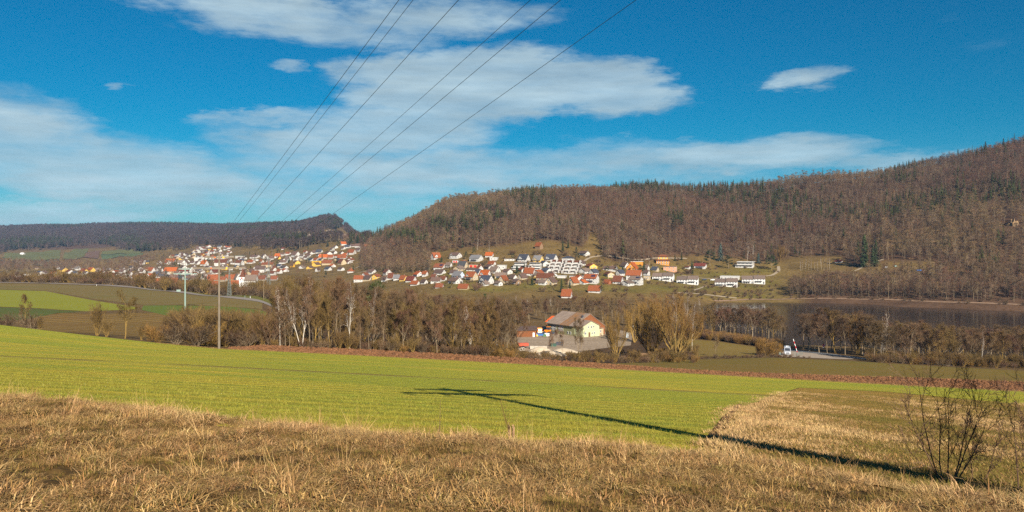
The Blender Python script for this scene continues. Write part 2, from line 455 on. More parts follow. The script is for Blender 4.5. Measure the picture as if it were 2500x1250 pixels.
def build_ground():
    th = np.r_[np.linspace(-180, -45, 46)[:-1], np.linspace(-45, -36, 40)[:-1], np.linspace(-36, 36, 560)[:-1], np.linspace(36, 45, 40)[:-1], np.linspace(45, 180, 46)[:-1]]
    th = np.radians(th); nt = len(th)
    r = np.exp(np.linspace(math.log(2.0), math.log(9300), 640)); nr = len(r)
    RR, TT = np.meshgrid(r, th, indexing='ij')
    X, Y = RR * np.sin(TT), RR * np.cos(TT)
    Z = terrain(X.ravel(), Y.ravel())
    V = np.c_[X.ravel(), Y.ravel(), Z]
    V = np.vstack([V, [[0, 0, gz(0, 0)]]])
    i, j = np.meshgrid(np.arange(nr - 1), np.arange(nt), indexing='ij')
    j2 = (j + 1) % nt
    Q = np.stack([i * nt + j, (i + 1) * nt + j, (i + 1) * nt + j2, i * nt + j2], -1).reshape(-1, 4)[:, ::-1]
    me = bpy.data.meshes.new('ground')
    T = np.stack([np.full(nt, len(V) - 1), np.arange(nt), (np.arange(nt) + 1) % nt], -1)[:, ::-1]
    me.from_pydata(V.tolist(), [], Q.tolist() + T.tolist())
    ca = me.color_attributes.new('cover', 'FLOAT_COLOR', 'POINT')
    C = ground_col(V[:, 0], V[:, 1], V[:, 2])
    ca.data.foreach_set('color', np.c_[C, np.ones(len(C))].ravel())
    me.polygons.foreach_set('use_smooth', [True] * len(me.polygons))
    m = bpy.data.materials.new('ground'); m.use_nodes = True
    n, l = m.node_tree.nodes, m.node_tree.links
    bs = n['Principled BSDF']; bs.inputs['Roughness'].default_value = .95; bs.inputs['Specular IOR Level'].default_value = .1
    at_ = n.new('ShaderNodeAttribute'); at_.attribute_name = 'cover'
    ge = n.new('ShaderNodeNewGeometry')
    prev = at_.outputs['Color']
    for (s, lo, hi, tintc) in ((.05, .75, 1.25, (1, 1, 1, 1)), (.4, .75, 1.25, (1, 1, 1, 1)), (4.0, .6, 1.35, (1, 1, 1, 1))):
        nz = n.new('ShaderNodeTexNoise'); nz.inputs['Scale'].default_value = s; nz.inputs['Detail'].default_value = 6
        l.new(ge.outputs['Position'], nz.inputs['Vector'])
        mr = n.new('ShaderNodeMapRange'); mr.inputs[1].default_value = .3; mr.inputs[2].default_value = .7
        mr.inputs[3].default_value = lo; mr.inputs[4].default_value = hi
        l.new(nz.outputs[0], mr.inputs[0])
        mx = n.new('ShaderNodeMix'); mx.data_type = 'RGBA'; mx.blend_type = 'MULTIPLY'; mx.inputs[0].default_value = 1
        l.new(prev, mx.inputs[6]); l.new(mr.outputs[0], mx.inputs[7]); prev = mx.outputs[2]
    l.new(prev, bs.inputs['Base Color'])
    nz = n.new('ShaderNodeTexNoise'); nz.inputs['Scale'].default_value = 2.5; nz.inputs['Detail'].default_value = 8
    l.new(ge.outputs['Position'], nz.inputs['Vector'])
    bp = n.new('ShaderNodeBump'); bp.inputs['Strength'].default_value = .5; bp.inputs['Distance'].default_value = .3
    l.new(nz.outputs[0], bp.inputs['Height']); l.new(bp.outputs[0], bs.inputs['Normal'])
    me.materials.append(m)
    o = link('ground', me)
    tag(o, kind='structure')
    return o
build_ground()

# sheets laid on the ground: fields, roads, yard
def sheet(name, near, far, mat, off, nu=120, nv=40, dr=(8, 4500), world=False, kind='structure'):
    """near / far borders as photograph points on the ground (or world x,y); ruled grid between them"""
    def conv(L):
        if world: P = np.array(L, float)
        else:
            P = []
            for q in L:
                if len(q) == 3: d = q[2]
                else:
                    d = hit(q[0], q[1], *dr)
                    if d is None: d = dr[1]
                P.append(((q[0] - CXP) / FPX * d, d))
            P = np.array(P)
        s = np.r_[0, np.cumsum(np.hypot(*np.diff(P, axis=0).T))]; s /= s[-1]
        u = np.linspace(0, 1, nu)
        return np.c_[np.interp(u, s, P[:, 0]), np.interp(u, s, P[:, 1])]
    A, B = conv(near), conv(far)
    v = np.linspace(0, 1, nv)[:, None, None]
    G = A[None] * (1 - v) + B[None] * v
    X, Y = G[..., 0].ravel(), G[..., 1].ravel()
    Z = terrain(X, Y) + off
    i, j = np.meshgrid(np.arange(nv - 1), np.arange(nu - 1), indexing='ij')
    Q = np.stack([i * nu + j, i * nu + j + 1, (i + 1) * nu + j + 1, (i + 1) * nu + j], -1).reshape(-1, 4)
    me = bpy.data.meshes.new(name)
    me.from_pydata(np.c_[X, Y, Z].tolist(), [], Q.tolist())
    me.polygons.foreach_set('use_smooth', [True] * len(me.polygons))
    me.materials.append(mat)
    o = link(name, me)
    tag(o, kind=kind)
    return o
# ---------------------------------------------------------------- fields, roads, water
def field_mat(name, c1, c2, c3, rows=None, tram=(), bump=.6, fine=6.0, row_dir=(0.0, 1.0), clod=False):
    """crop or soil: large blotches, drill rows along the slope, fine relief; tram = bare wheel tracks (world y)"""
    m = bpy.data.materials.new(name); m.use_nodes = True
    n, l = m.node_tree.nodes, m.node_tree.links
    bs = n['Principled BSDF']; bs.inputs['Roughness'].default_value = .9; bs.inputs['Specular IOR Level'].default_value = .12
    ge = n.new('ShaderNodeNewGeometry'); pos = ge.outputs['Position']
    def noise(scale, detail=6, stretch=None, rough=.6):
        v = pos
        if stretch:
            mp = n.new('ShaderNodeMapping'); mp.inputs['Scale'].default_value = stretch; l.new(pos, mp.inputs[0]); v = mp.outputs[0]
        nz = n.new('ShaderNodeTexNoise'); nz.inputs['Scale'].default_value = scale; nz.inputs['Detail'].default_value = detail
        nz.inputs['Roughness'].default_value = rough
        l.new(v, nz.inputs['Vector']); return nz.outputs[0]
    def rng(s, a, b, c=0., d=1.):
        mr = n.new('ShaderNodeMapRange'); mr.inputs[1].default_value = a; mr.inputs[2].default_value = b
        mr.inputs[3].default_value = c; mr.inputs[4].default_value = d; l.new(s, mr.inputs[0]); return mr.outputs[0]
    def mix(f, a, b, bt='MIX'):
        mx = n.new('ShaderNodeMix'); mx.data_type = 'RGBA'; mx.blend_type = bt
        if isinstance(f, float): mx.inputs[0].default_value = f
        else: l.new(f, mx.inputs[0])
        for k, s in ((6, a), (7, b)):
            if isinstance(s, tuple): mx.inputs[k].default_value = (*s, 1)
            else: l.new(s, mx.inputs[k])
        return mx.outputs[2]
    big = rng(noise(.05, 4, (.6, 1.6, 1)), .38, .62)
    col = mix(big, c1, c2)
    st = rng(noise(.35, 5, (.10, 1.6, 1)), .38, .66)
    col = mix(st, col, c3)
    f2 = rng(noise(fine, 7, (1, 1, 1), .7), .3, .72, .55, 1.4)
    col = mix(1.0, col, f2, 'MULTIPLY')
    if rows:
        sp = n.new('ShaderNodeSeparateXYZ'); l.new(pos, sp.inputs[0])
        ax = n.new('ShaderNodeMath'); ax.operation = 'MULTIPLY'; ax.inputs[1].default_value = row_dir[0]; l.new(sp.outputs[0], ax.inputs[0])
        ay = n.new('ShaderNodeMath'); ay.operation = 'MULTIPLY_ADD'; ay.inputs[1].default_value = row_dir[1]; l.new(sp.outputs[1], ay.inputs[0]); l.new(ax.outputs[0], ay.inputs[2])
        wob = n.new('ShaderNodeMath'); wob.operation = 'MULTIPLY_ADD'; wob.inputs[1].default_value = .8
        l.new(noise(.25, 3), wob.inputs[0]); l.new(ay.outputs[0], wob.inputs[2])
        sn = n.new('ShaderNodeMath'); sn.operation = 'MULTIPLY'; sn.inputs[1].default_value = 2 * math.pi / rows; l.new(wob.outputs[0], sn.inputs[0])
        s2 = n.new('ShaderNodeMath'); s2.operation = 'SINE'; l.new(sn.outputs[0], s2.inputs[0])
        col = mix(1.0, col, rng(s2.outputs[0], -1, 1, .80, 1.14), 'MULTIPLY')
        for (ty, tw, tc) in tram:
            d = n.new('ShaderNodeMath'); d.operation = 'SUBTRACT'; d.inputs[1].default_value = ty; l.new(wob.outputs[0], d.inputs[0])
            a = n.new('ShaderNodeMath'); a.operation = 'ABSOLUTE'; l.new(d.outputs[0], a.inputs[0])
            g = rng(a.outputs[0], tw * .5, tw, 1., 0.)
            brk = rng(noise(.12, 5), .35, .55)
            gg = n.new('ShaderNodeMath'); gg.operation = 'MULTIPLY'; l.new(g, gg.inputs[0]); l.new(brk, gg.inputs[1])
            col = mix(gg.outputs[0], col, tc)
    l.new(col, bs.inputs['Base Color'])
    bp = n.new('ShaderNodeBump'); bp.inputs['Strength'].default_value = bump; bp.inputs['Distance'].default_value = .25 if not clod else .5
    l.new(noise(fine * .6 if not clod else 2.2, 8, None, .7), bp.inputs['Height']); l.new(bp.outputs[0], bs.inputs['Normal'])
    return m

SOIL = (.17, .078, .036)
green = field_mat('young_wheat', (0.344, 0.331, 0.031), (0.519, 0.378, 0.040), (0.279, 0.304, 0.030), rows=2.6,
                  tram=((74.0, .8, SOIL), (72.0, .5, (.22, .17, .06)), (104, .6, (.26, .22, .05))), bump=.7, fine=7.0)
near = [(-330, 975), (0, 986), (250, 1001), (500, 1036), (700, 1056), (900, 1076), (1250, 1096), (1600, 1111), (1720, 1112)]
# wheat: in world metres; right part narrows to a strip beyond the dry meadow
E = lambda xi, yi: (lambda d: ((xi - CXP) / FPX * d, d))(hit(xi, yi, 8, 300) or 150)
x0 = -125.0
fn = [(-60, edge_y(-60) + 8), (-30, float(edge_y(-30)) + 3)] + [E(a, b) for a, b in ((0, 985), (250, 1000), (500, 1035), (700, 1055), (900, 1075), (1250, 1095), (1600, 1108), (1705, 1098), (1790, 1000), (1880, 968), (1950, 947), (2170, 957), (2500, 988), (2900, 1010), (3300, 1032))]
ff = [(-178.0, 172.0), (-135, 160), (-110.0, 153.5), (-83, 151)] + [((a - CXP) / FPX * b, b) for a, b in ((535, 150), (900, 149), (1250, 148), (1600, 144), (1900, 138), (2200, 129), (2500, 122), (2900, 116), (3300, 110))]
sheet('green_field', fn, ff, green, .03, nu=420, nv=140, world=True)

soil_m = field_mat('ploughed_soil', (0.150, 0.063, 0.022), (0.195, 0.090, 0.033), (0.120, 0.050, 0.018), bump=1.0, fine=3.0, clod=True)
def band(name, pts, mat, off, nu=200, nv=14):
    """strip in world metres: (column, near depth, far depth)"""
    sheet(name, [((a - CXP) / FPX * b, b) for a, b, c in pts], [((a - CXP) / FPX * c, c) for a, b, c in pts], mat, off, nu=nu, nv=nv, world=True)
band('ploughed_strip', [(380, 150.6, 153), (535, 150.3, 157), (640, 150, 164), (700, 149.7, 166), (900, 149.3, 167.5), (1250, 148.3, 168), (1500, 146, 168), (1600, 144.3, 165), (1900, 138.3, 161), (2100, 132.5, 163), (2200, 129.3, 168), (2350, 126, 172), (2500, 122.3, 172), (2900, 116.3, 169), (3300, 110.3, 168)], soil_m, .05, 300, 24)
meadow_m = field_mat('olive_meadow', (0.169, 0.122, 0.021), (0.140, 0.122, 0.020), (0.206, 0.126, 0.033), rows=4.5, row_dir=(.2, 1.0), bump=.5, fine=3.0)
band('far_meadow', [(1440, 163, 200), (1600, 165.3, 236), (1800, 163, 250), (1900, 161.3, 252), (2100, 163.3, 247), (2200, 168.3, 243), (2500, 172.3, 236), (2900, 169.3, 228), (3300, 168.3, 222)], meadow_m, .04, 200, 30)
dry_m = field_mat('dry_meadow', (0.340, 0.200, 0.041), (0.227, 0.166, 0.023), (0.385, 0.230, 0.052), bump=1.0, fine=5.0)
sheet('dry_meadow', [E(1712, 1104), E(1860, 1148), E(2000, 1174), E(2200, 1207), E(2500, 1254), E(2900, 1298), E(3300, 1344)],
      [E(1795, 1000), E(1885, 969), E(1952, 948), E(2170, 958), E(2500, 989), E(2900, 1011), E(3300, 1033)], dry_m, .05, 90, 60, world=True)
# fields of the plateau on the left
brown_m = field_mat('stubble_field', (0.180, 0.101, 0.028), (0.213, 0.129, 0.036), (0.155, 0.101, 0.023), rows=5.0, row_dir=(.5, .85), bump=.6, fine=2.0)
W2 = lambda xi, d: ((xi - CXP) / FPX * d, d)
sheet('stubble_field', [W2(60, 215), W2(230, 196), W2(420, 186), W2(600, 185)], [W2(90, 330), W2(220, 316), W2(420, 325), W2(560, 296)], brown_m, .05, 120, 40, world=True)
bright_m = field_mat('bright_green_field', (0.217, 0.220, 0.018), (0.241, 0.223, 0.023), (0.201, 0.207, 0.020), rows=6.0, row_dir=(.3, 1), bump=.4, fine=2.0)
sheet('bright_green_field', [W2(-320, 372), W2(-60, 362), W2(100, 345), W2(210, 330), W2(330, 340)], [W2(-320, 510), W2(-60, 500), W2(110, 478), W2(230, 395), W2(335, 352)], bright_m, .06, 120, 40, world=True)
dgreen_m = field_mat('dark_green_field', (0.075, 0.097, 0.018), (0.090, 0.094, 0.021), (0.090, 0.108, 0.021), rows=6.0, bump=.4, fine=2.0)
sheet('dark_green_wedge', [W2(-320, 296), W2(-60, 286), W2(60, 292), W2(140, 322)], [W2(-320, 366), W2(-60, 356), W2(70, 346), W2(205, 327)], dgreen_m, .06, 60, 20, world=True)
mg_m = field_mat('mid_green_field', (0.108, 0.143, 0.017), (0.123, 0.150, 0.019), (0.099, 0.128, 0.019), rows=6.0, bump=.4, fine=2.0)
sheet('mid_green_field', [W2(345, 338), W2(440, 300), W2(560, 292), W2(650, 305)], [W2(350, 362), W2(440, 366), W2(560, 360), W2(650, 345)], mg_m, .06, 60, 20, world=True)
stub2 = field_mat('brown_verge_field', (.150, .108, .030), (.135, .118, .028), (.20, .135, .05), rows=7.0, row_dir=(.25, 1), bump=.5, fine=2.0)
sheet('brown_upper_field', [W2(-320, 512), W2(-60, 502), W2(115, 482), W2(240, 400), W2(350, 366), W2(460, 370), W2(640, 352)], [W2(-320, 592), W2(-60, 582), W2(130, 562), W2(260, 535), W2(350, 500), W2(480, 440), W2(640, 392)], stub2, .06, 120, 30, world=True)
asph = pmat('asphalt', (.20, .17, .145), (.25, .21, .18), 1.2, .9, .15)
def road(name, pts, w, mat, off, nu=160):
    P = np.array(pts, float); s = np.r_[0, np.cumsum(np.hypot(*np.diff(P, axis=0).T))]
    u = np.linspace(0, s[-1], nu); x, y = np.interp(u, s, P[:, 0]), np.interp(u, s, P[:, 1])
    k = np.hanning(11); k /= k.sum()
    x = np.convolve(np.pad(x, 5, mode='edge'), k, 'valid'); y = np.convolve(np.pad(y, 5, mode='edge'), k, 'valid')
    dx, dy = np.gradient(x), np.gradient(y); L = np.hypot(dx, dy); nx, ny = -dy / L, dx / L
    return sheet(name, np.c_[x - nx * w / 2, y - ny * w / 2], np.c_[x + nx * w / 2, y + ny * w / 2], mat, off, nu=nu, nv=5, world=True)
ROAD_L = [W2(-320, 606), W2(-60, 597), W2(130, 577), W2(260, 550), W2(350, 516), W2(480, 455), W2(560, 424), W2(640, 400), W2(700, 385)]
road('country_road', ROAD_L, 7.5, asph, .12)
verge_m = field_mat('road_verge', (0.120, 0.122, 0.018), (0.112, 0.115, 0.021), (0.150, 0.122, 0.030), bump=.5, fine=2.0)
sheet('road_verge', [W2(350, 522), W2(480, 461), W2(560, 430), W2(640, 407), W2(690, 395)], [W2(350, 540), W2(480, 480), W2(560, 470), W2(640, 440), W2(690, 410)], verge_m, .06, 60, 12, world=True)
asph2 = pmat('blue_grey_asphalt', (.085, .095, .11), (.11, .12, .13), 1.0, .85, .1)
gravel = pmat('pale_gravel', (.30, .24, .18), (.36, .29, .22), .6, .95, .35, 3.0)
road('lake_road', [W2(1880, 318), W2(1935, 306), W2(2000, 293), W2(2060, 279), W2(2120, 266), W2(2200, 259), W2(2330, 252)], 5.5, asph2, .10)
white_line = pmat('road_paint', (.7, .7, .68))
road('road_edge_line', [W2(1880, 320.2), W2(1935, 308.2), W2(2000, 295.2), W2(2060, 281.2), W2(2120, 268.2), W2(2200, 261.2)], .18, white_line, .125)
sheet('car_park', [W2(1900, 266), W2(1960, 262), W2(2030, 260), W2(2080, 262)], [W2(1915, 306), W2(1950, 300), W2(2030, 283), W2(2085, 270)], gravel, .07, 40, 16, world=True)
yard_m = field_mat('yard_gravel', (0.304, 0.232, 0.161), (0.368, 0.285, 0.203), (0.240, 0.176, 0.119), bump=.5, fine=1.2)
sheet('gravel_yard', [W2(1265, 303), W2(1330, 301), W2(1400, 300), W2(1470, 312), W2(1540, 320)], [W2(1262, 372), W2(1330, 398), W2(1400, 400), W2(1470, 398), W2(1545, 372)], yard_m, .07, 60, 40, world=True)
gold_m = field_mat('golden_meadow', (0.191, 0.130, 0.030), (0.165, 0.122, 0.025), (0.210, 0.140, 0.037), bump=.5, fine=2.0)
sheet('golden_meadow', [W2(1640, 262), W2(1740, 260), W2(1840, 262)], [W2(1640, 345), W2(1740, 336), W2(1850, 315)], gold_m, .06, 50, 24, world=True)
# roads and tracks of the village slope
track = pmat('pale_track', (.27, .21, .14), (.34, .27, .19), .5, .95)
road('shore_path', [W2(1650, 618), W2(1700, 619), W2(1760, 617), W2(1800, 613)], 3.0, track, .12, 60)
road('lakeside_track', [W2(1740, 601), W2(1830, 610), W2(1950, 611), W2(2060, 604), W2(2160, 590), W2(2280, 565), W2(2420, 545), W2(2500, 533)], 3.4, pmat('shore_gravel', (.20, .125, .075), (.27, .175, .11), .4, .95), .14, 120)
road('lawn_path', [W2(1693, 635), W2(1712, 655), W2(1724, 672)], 2.2, track, .12, 30)
road('hill_lane', [W2(1660, 728), W2(1730, 715), W2(1790, 722), W2(1850, 722), W2(1885, 726), W2(1902, 742), W2(1900, 762)], 2.8, track, .14, 80)
road('upper_lane', [W2(1400, 715), W2(1440, 765), W2(1480, 776), W2(1560, 772), W2(1600, 790), W2(1680, 806)], 3.0, track, .14, 80)
road('hill_track', [W2(860, 985), W2(890, 1015), W2(930, 1010), W2(955, 985)], 3.2, track, .16, 50)
road('lower_track', [W2(870, 925), W2(910, 915), W2(950, 940), W2(975, 965)], 3.0, track, .16, 50)
road('clearing_path', [W2(2085, 690), W2(2110, 702), W2(2140, 716), W2(2160, 722)], 2.4, track, .16, 30)
# fields far across the valley
fg = field_mat('far_green', (0.112, 0.115, 0.035), (0.119, 0.119, 0.042), (0.105, 0.105, 0.035), bump=.2, fine=.3)
fgb = field_mat('far_blue_green', (0.084, 0.112, 0.049), (0.091, 0.112, 0.049), (0.084, 0.105, 0.042), bump=.2, fine=.3)
fs = field_mat('far_soil', (0.137, 0.075, 0.046), (0.150, 0.085, 0.052), (0.130, 0.078, 0.046), bump=.2, fine=.3)
sheet('valley_field', [W2(5, 2010), W2(60, 2000), W2(145, 1990)], [W2(12, 2290), W2(70, 2330), W2(148, 2350)], fg, 1.0, 20, 16, world=True)
sheet('valley_meadow', [W2(150, 1930), W2(180, 1930), W2(198, 1960)], [W2(158, 2280), W2(190, 2420), W2(216, 2430)], fg, 1.0, 20, 16, world=True)
sheet('valley_soil_field', [W2(200, 1965), W2(220, 1950), W2(240, 1960)], [W2(217, 2360), W2(232, 2370), W2(244, 2370)], fs, 1.0, 20, 16, world=True)
sheet('valley_green_field', [W2(250, 1900), W2(290, 1900), W2(320, 1890), W2(345, 1900)], [W2(246, 2080), W2(290, 2130), W2(330, 2090), W2(350, 2080)], fgb, 1.0, 20, 16, world=True)
sheet('valley_brown_field', [W2(247, 2090), W2(290, 2140), W2(330, 2100)], [W2(250, 2330), W2(290, 2370), W2(350, 2200)], fg, 1.0, 20, 16, world=True)
sheet('valley_pasture', [W2(-20, 1480), W2(60, 1500), W2(140, 1560)], [W2(-20, 1900), W2(60, 1940), W2(145, 1950)], field_mat('far_olive', (0.090, 0.078, 0.036), (0.102, 0.084, 0.042), (0.084, 0.072, 0.030), bump=.2, fine=.3), .8, 20, 16, world=True)

# lake
def build_lake():
    m = bpy.data.materials.new('lake_water'); m.use_nodes = True
    n, l = m.node_tree.nodes, m.node_tree.links
    bs = n['Principled BSDF']
    bs.inputs['Base Color'].default_value = (.006, .008, .010, 1); bs.inputs['Roughness'].default_value = .08; bs.inputs['Specular IOR Level'].default_value = .35
    bs.inputs['IOR'].default_value = 1.33
    ge = n.new('ShaderNodeNewGeometry')
    mp = n.new('ShaderNodeMapping'); mp.inputs['Scale'].default_value = (.5, 1.4, 1); l.new(ge.outputs['Position'], mp.inputs[0])
    nz = n.new('ShaderNodeTexNoise'); nz.inputs['Scale'].default_value = .9; nz.inputs['Detail'].default_value = 4
    l.new(mp.outputs[0], nz.inputs['Vector'])
    bp = n.new('ShaderNodeBump'); bp.inputs['Strength'].default_value = .10; bp.inputs['Distance'].default_value = .2
    l.new(nz.outputs[0], bp.inputs['Height']); l.new(bp.outputs[0], bs.inputs['Normal'])
    pts = [W2(1700, 560), W2(1700, 400), W2(1760, 380), W2(1900, 335), W2(2100, 325), W2(2500, 295), (900, 280), (900, 560), W2(2500, 530), W2(2300, 560), W2(2100, 598), W2(1900, 612), W2(1750, 612)]
    mb = MB(); mb.poly([(p[0], p[1], -42.3) for p in pts])
    tag(mb.build('lake', m), kind='structure')
build_lake()
# ---------------------------------------------------------------- vegetation
def vnorm(v):
    l = math.sqrt(v[0] * v[0] + v[1] * v[1] + v[2] * v[2]) or 1.0
    return (v[0] / l, v[1] / l, v[2] / l)

def grow(rg, wood, tips, p, d, L, r, lvl, P):
    nseg = P['segs'][lvl]
    wob = P['wob'][lvl]; up = P['up'][lvl]
    step = L / nseg
    for i in range(nseg):
        d = vnorm((d[0] + rg.gauss(0, wob), d[1] + rg.gauss(0, wob), d[2] + rg.gauss(0, wob) * .6 + up))
        q = (p[0] + d[0] * step, p[1] + d[1] * step, p[2] + d[2] * step)
        f0, f1 = i / nseg, (i + 1) / nseg
        tp = P.get('taper', .8)
        r0, r1 = r * (1 - tp * f0), r * (1 - tp * f1)
        wood.tube(p, q, max(r0, P['rmin']), max(r1, P['rmin']), 5 if lvl == 0 else 3)
        if lvl < P['levels'] and f1 >= P['start'][lvl]:
            for _ in range(P['kids'][lvl]):
                az = rg.uniform(0, 2 * math.pi); an = R(rg.uniform(*P['ang'][lvl]))
                u = vnorm((-d[1] if abs(d[2]) < .95 else 1, d[0] if abs(d[2]) < .95 else 0, 0.0001))
                w = (d[1] * u[2] - d[2] * u[1], d[2] * u[0] - d[0] * u[2], d[0] * u[1] - d[1] * u[0])
                c, s = math.cos(an), math.sin(an)
                ca, sa = math.cos(az) * s, math.sin(az) * s
                e = (d[0] * c + u[0] * ca + w[0] * sa, d[1] * c + u[1] * ca + w[1] * sa, d[2] * c + u[2] * ca + w[2] * sa)
                k = P['len'][lvl] * rg.uniform(.7, 1.2) * (1.0 - P.get('lenfall', .45) * f1)
                grow(rg, wood, tips, q, e, L * k, max(r1 * .62, P['rmin']), lvl + 1, P)
        if lvl >= P['levels'] - 1: tips.append((q, d))
        p = q
    tips.append((p, d))

def twigs(rg, mb, tips, k, ln, w, spread, up, drop=0.0):
    for (p, d) in tips:
        for _ in range(k):
            e = vnorm((d[0] + rg.gauss(0, spread), d[1] + rg.gauss(0, spread), d[2] + rg.gauss(0, spread) + up))
            l = ln * rg.uniform(.5, 1.3)
            q = (p[0] + e[0] * l, p[1] + e[1] * l, p[2] + e[2] * l - drop * l)
            a = rg.uniform(0, 6.28)
            s = vnorm((math.cos(a) + .01, math.sin(a), rg.uniform(-.4, .4)))
            h = w * rg.uniform(.7, 1.3) / 2
            n = len(mb.v)
            mb.v += [(p[0] - s[0] * h, p[1] - s[1] * h, p[2] - s[2] * h), (p[0] + s[0] * h, p[1] + s[1] * h, p[2] + s[2] * h), q]
            mb.f.append((n, n + 1, n + 2)); mb.m.append(0)

KIND = {
 'bare': dict(levels=3, segs=[6, 4, 3, 2], wob=[.07, .14, .2, .25], up=[.05, .10, .08, .05], start=[.3, .3, .3, 0], kids=[2, 2, 2, 0], ang=[(25, 55), (25, 60), (25, 60), (0, 0)], len=[.52, .55, .55, 0], rmin=.012, H=10.5, r=.16, tw=(5, .85, .030, .45, .12)),
 'slender': dict(levels=2, segs=[9, 4, 2], wob=[.035, .12, .2], up=[.05, .18, .1], start=[.35, .2, 0], kids=[3, 3, 0], ang=[(20, 42), (22, 50), (0, 0)], len=[.26, .5, 0], rmin=.010, H=13, r=.13, tw=(6, .9, .028, .38, .25)),
 'birch': dict(levels=2, segs=[9, 5, 3], wob=[.04, .11, .22], up=[.05, .16, .02], start=[.3, .25, 0], kids=[2, 3, 0], ang=[(18, 38), (22, 55), (0, 0)], len=[.38, .45, 0], rmin=.014, H=13.5, r=.15, tw=(6, .9, .022, .42, .0, .25)),
 'willow': dict(levels=2, segs=[8, 6, 3], wob=[.06, .10, .18], up=[.02, .16, .18], start=[.25, .25, 0], kids=[2, 2, 0], ang=[(15, 40), (15, 40), (0, 0)], len=[.5, .5, 0], rmin=.02, H=12, r=.2, stems=6, lean=.7, tw=(4, 1.3, .020, .26, .35)),
 'shrub': dict(levels=1, segs=[5, 3], wob=[.12, .2], up=[.05, .1], start=[.15, 0], kids=[3, 0], ang=[(20, 55), (0, 0)], len=[.5, 0], rmin=.012, H=3.6, r=.04, stems=11, lean=.75, tw=(5, .6, .028, .5, .15)),
 'hazel': dict(levels=1, segs=[6, 3], wob=[.08, .16], up=[.06, .1], start=[.2, 0], kids=[3, 0], ang=[(15, 45), (0, 0)], len=[.45, 0], rmin=.014, H=5.5, r=.05, stems=12, lean=.5, tw=(5, .8, .03, .4, .2)),
}
def bare_geo(kind, seed):
    P = KIND[kind]; rg = random.Random(seed)
    wood, crown, tips = MB(), MB(), []
    for s in range(P.get('stems', 1)):
        le = P.get('lean', 0.0)
        if P.get('stems', 1) > 1:
            a = s * 2.4 + rg.uniform(-.4, .4); k = le * rg.uniform(.35, 1.1)
            d = vnorm((math.cos(a) * k, math.sin(a) * k, 1)); p = (math.cos(a) * .12, math.sin(a) * .12, -.15)
            h = P['H'] * rg.uniform(.7, 1.0)
        else:
            d = vnorm((rg.gauss(0, .05), rg.gauss(0, .05), 1)); p = (0, 0, -.3); h = P['H']
        grow(rg, wood, tips, p, d, h * .92, P['r'], 0, P)
    tw = P['tw']
    twigs(rg, crown, tips, tw[0], tw[1], tw[2], tw[3], tw[4], tw[5] if len(tw) > 5 else 0.0)
    return wood, crown

def spruce_geo(seed, H=14.0, rad=3.0, whorls=26, per=11, droop=.28, w=.55, top=.0):
    rg = random.Random(seed); wood, crown = MB(), MB()
    wood.tube((0, 0, -.3), (0, 0, H * .97), .17, .02, 6)
    for i in range(whorls):
        f = (i + .5) / whorls
        z = H * (.07 + .92 * f); rr = rad * (1 - f) ** .85 * rg.uniform(.82, 1.12) + .15
        for j in range(per):
            a = rg.uniform(0, 6.283); l = rr * rg.uniform(.7, 1.1)
            c, s = math.cos(a), math.sin(a)
            b = (c * .05, s * .05, z); t = (c * l, s * l, z - l * droop * rg.uniform(.6, 1.5))
            m = ((b[0] * .45 + t[0] * .55), (b[1] * .45 + t[1] * .55), (b[2] * .45 + t[2] * .55) + .08)
            h = w * rg.uniform(.6, 1.1) * (.4 + .6 * (1 - f))
            n = len(crown.v)
            crown.v += [b, (m[0] - s * h, m[1] + c * h, m[2] - .15), t, (m[0] + s * h, m[1] - c * h, m[2] - .15)]
            crown.f += [(n, n + 1, n + 2), (n, n + 2, n + 3)]; crown.m += [0, 0]
            for _ in range(3):
                k = rg.uniform(.3, 1); x, y_, zz = b[0] + (t[0] - b[0]) * k, b[1] + (t[1] - b[1]) * k, b[2] + (t[2] - b[2]) * k
                n = len(crown.v); q = rg.uniform(.15, .4)
                crown.v += [(x - s * q, y_ + c * q, zz), (x + s * q, y_ - c * q, zz), (x + c * q * .4, y_ + s * q * .4, zz - rg.uniform(.25, .6))]
                crown.f.append((n, n + 1, n + 2)); crown.m.append(0)
    return wood, crown

def pine_geo(seed, H=14.0, rad=3.6):
    rg = random.Random(seed); wood, crown = MB(), MB()
    wood.tube((0, 0, -.3), (.1, .1, H * .55), .22, .15, 6); wood.tube((.1, .1, H * .55), (0, 0, H * .93), .15, .04, 5)
    for i in range(34):
        f = rg.uniform(.32, .98); z = H * f
        rr = rad * math.sin(min(1, (1.02 - f) * 1.9 + .12) * 1.57) * rg.uniform(.35, 1.0)
        a = rg.uniform(0, 6.28); c = (math.cos(a) * rr, math.sin(a) * rr, z)
        wood.tube((0, 0, z - .5), c, .06, .02, 3)
        for _ in range(46):
            d = vnorm((rg.gauss(0, 1), rg.gauss(0, 1), rg.gauss(0, .55))); l = rg.uniform(.25, 1.05)
            p = (c[0] + d[0] * l, c[1] + d[1] * l, c[2] + d[2] * l * .7)
            a2 = rg.uniform(0, 6.28); h = rg.uniform(.10, .24); n = len(crown.v)
            crown.v += [(p[0] - math.cos(a2) * h, p[1] - math.sin(a2) * h, p[2]), (p[0] + math.cos(a2) * h, p[1] + math.sin(a2) * h, p[2]), (p[0] + d[0] * .3, p[1] + d[1] * .3, p[2] + .38)]
            crown.f.append((n, n + 1, n + 2)); crown.m.append(0)
    return wood, crown

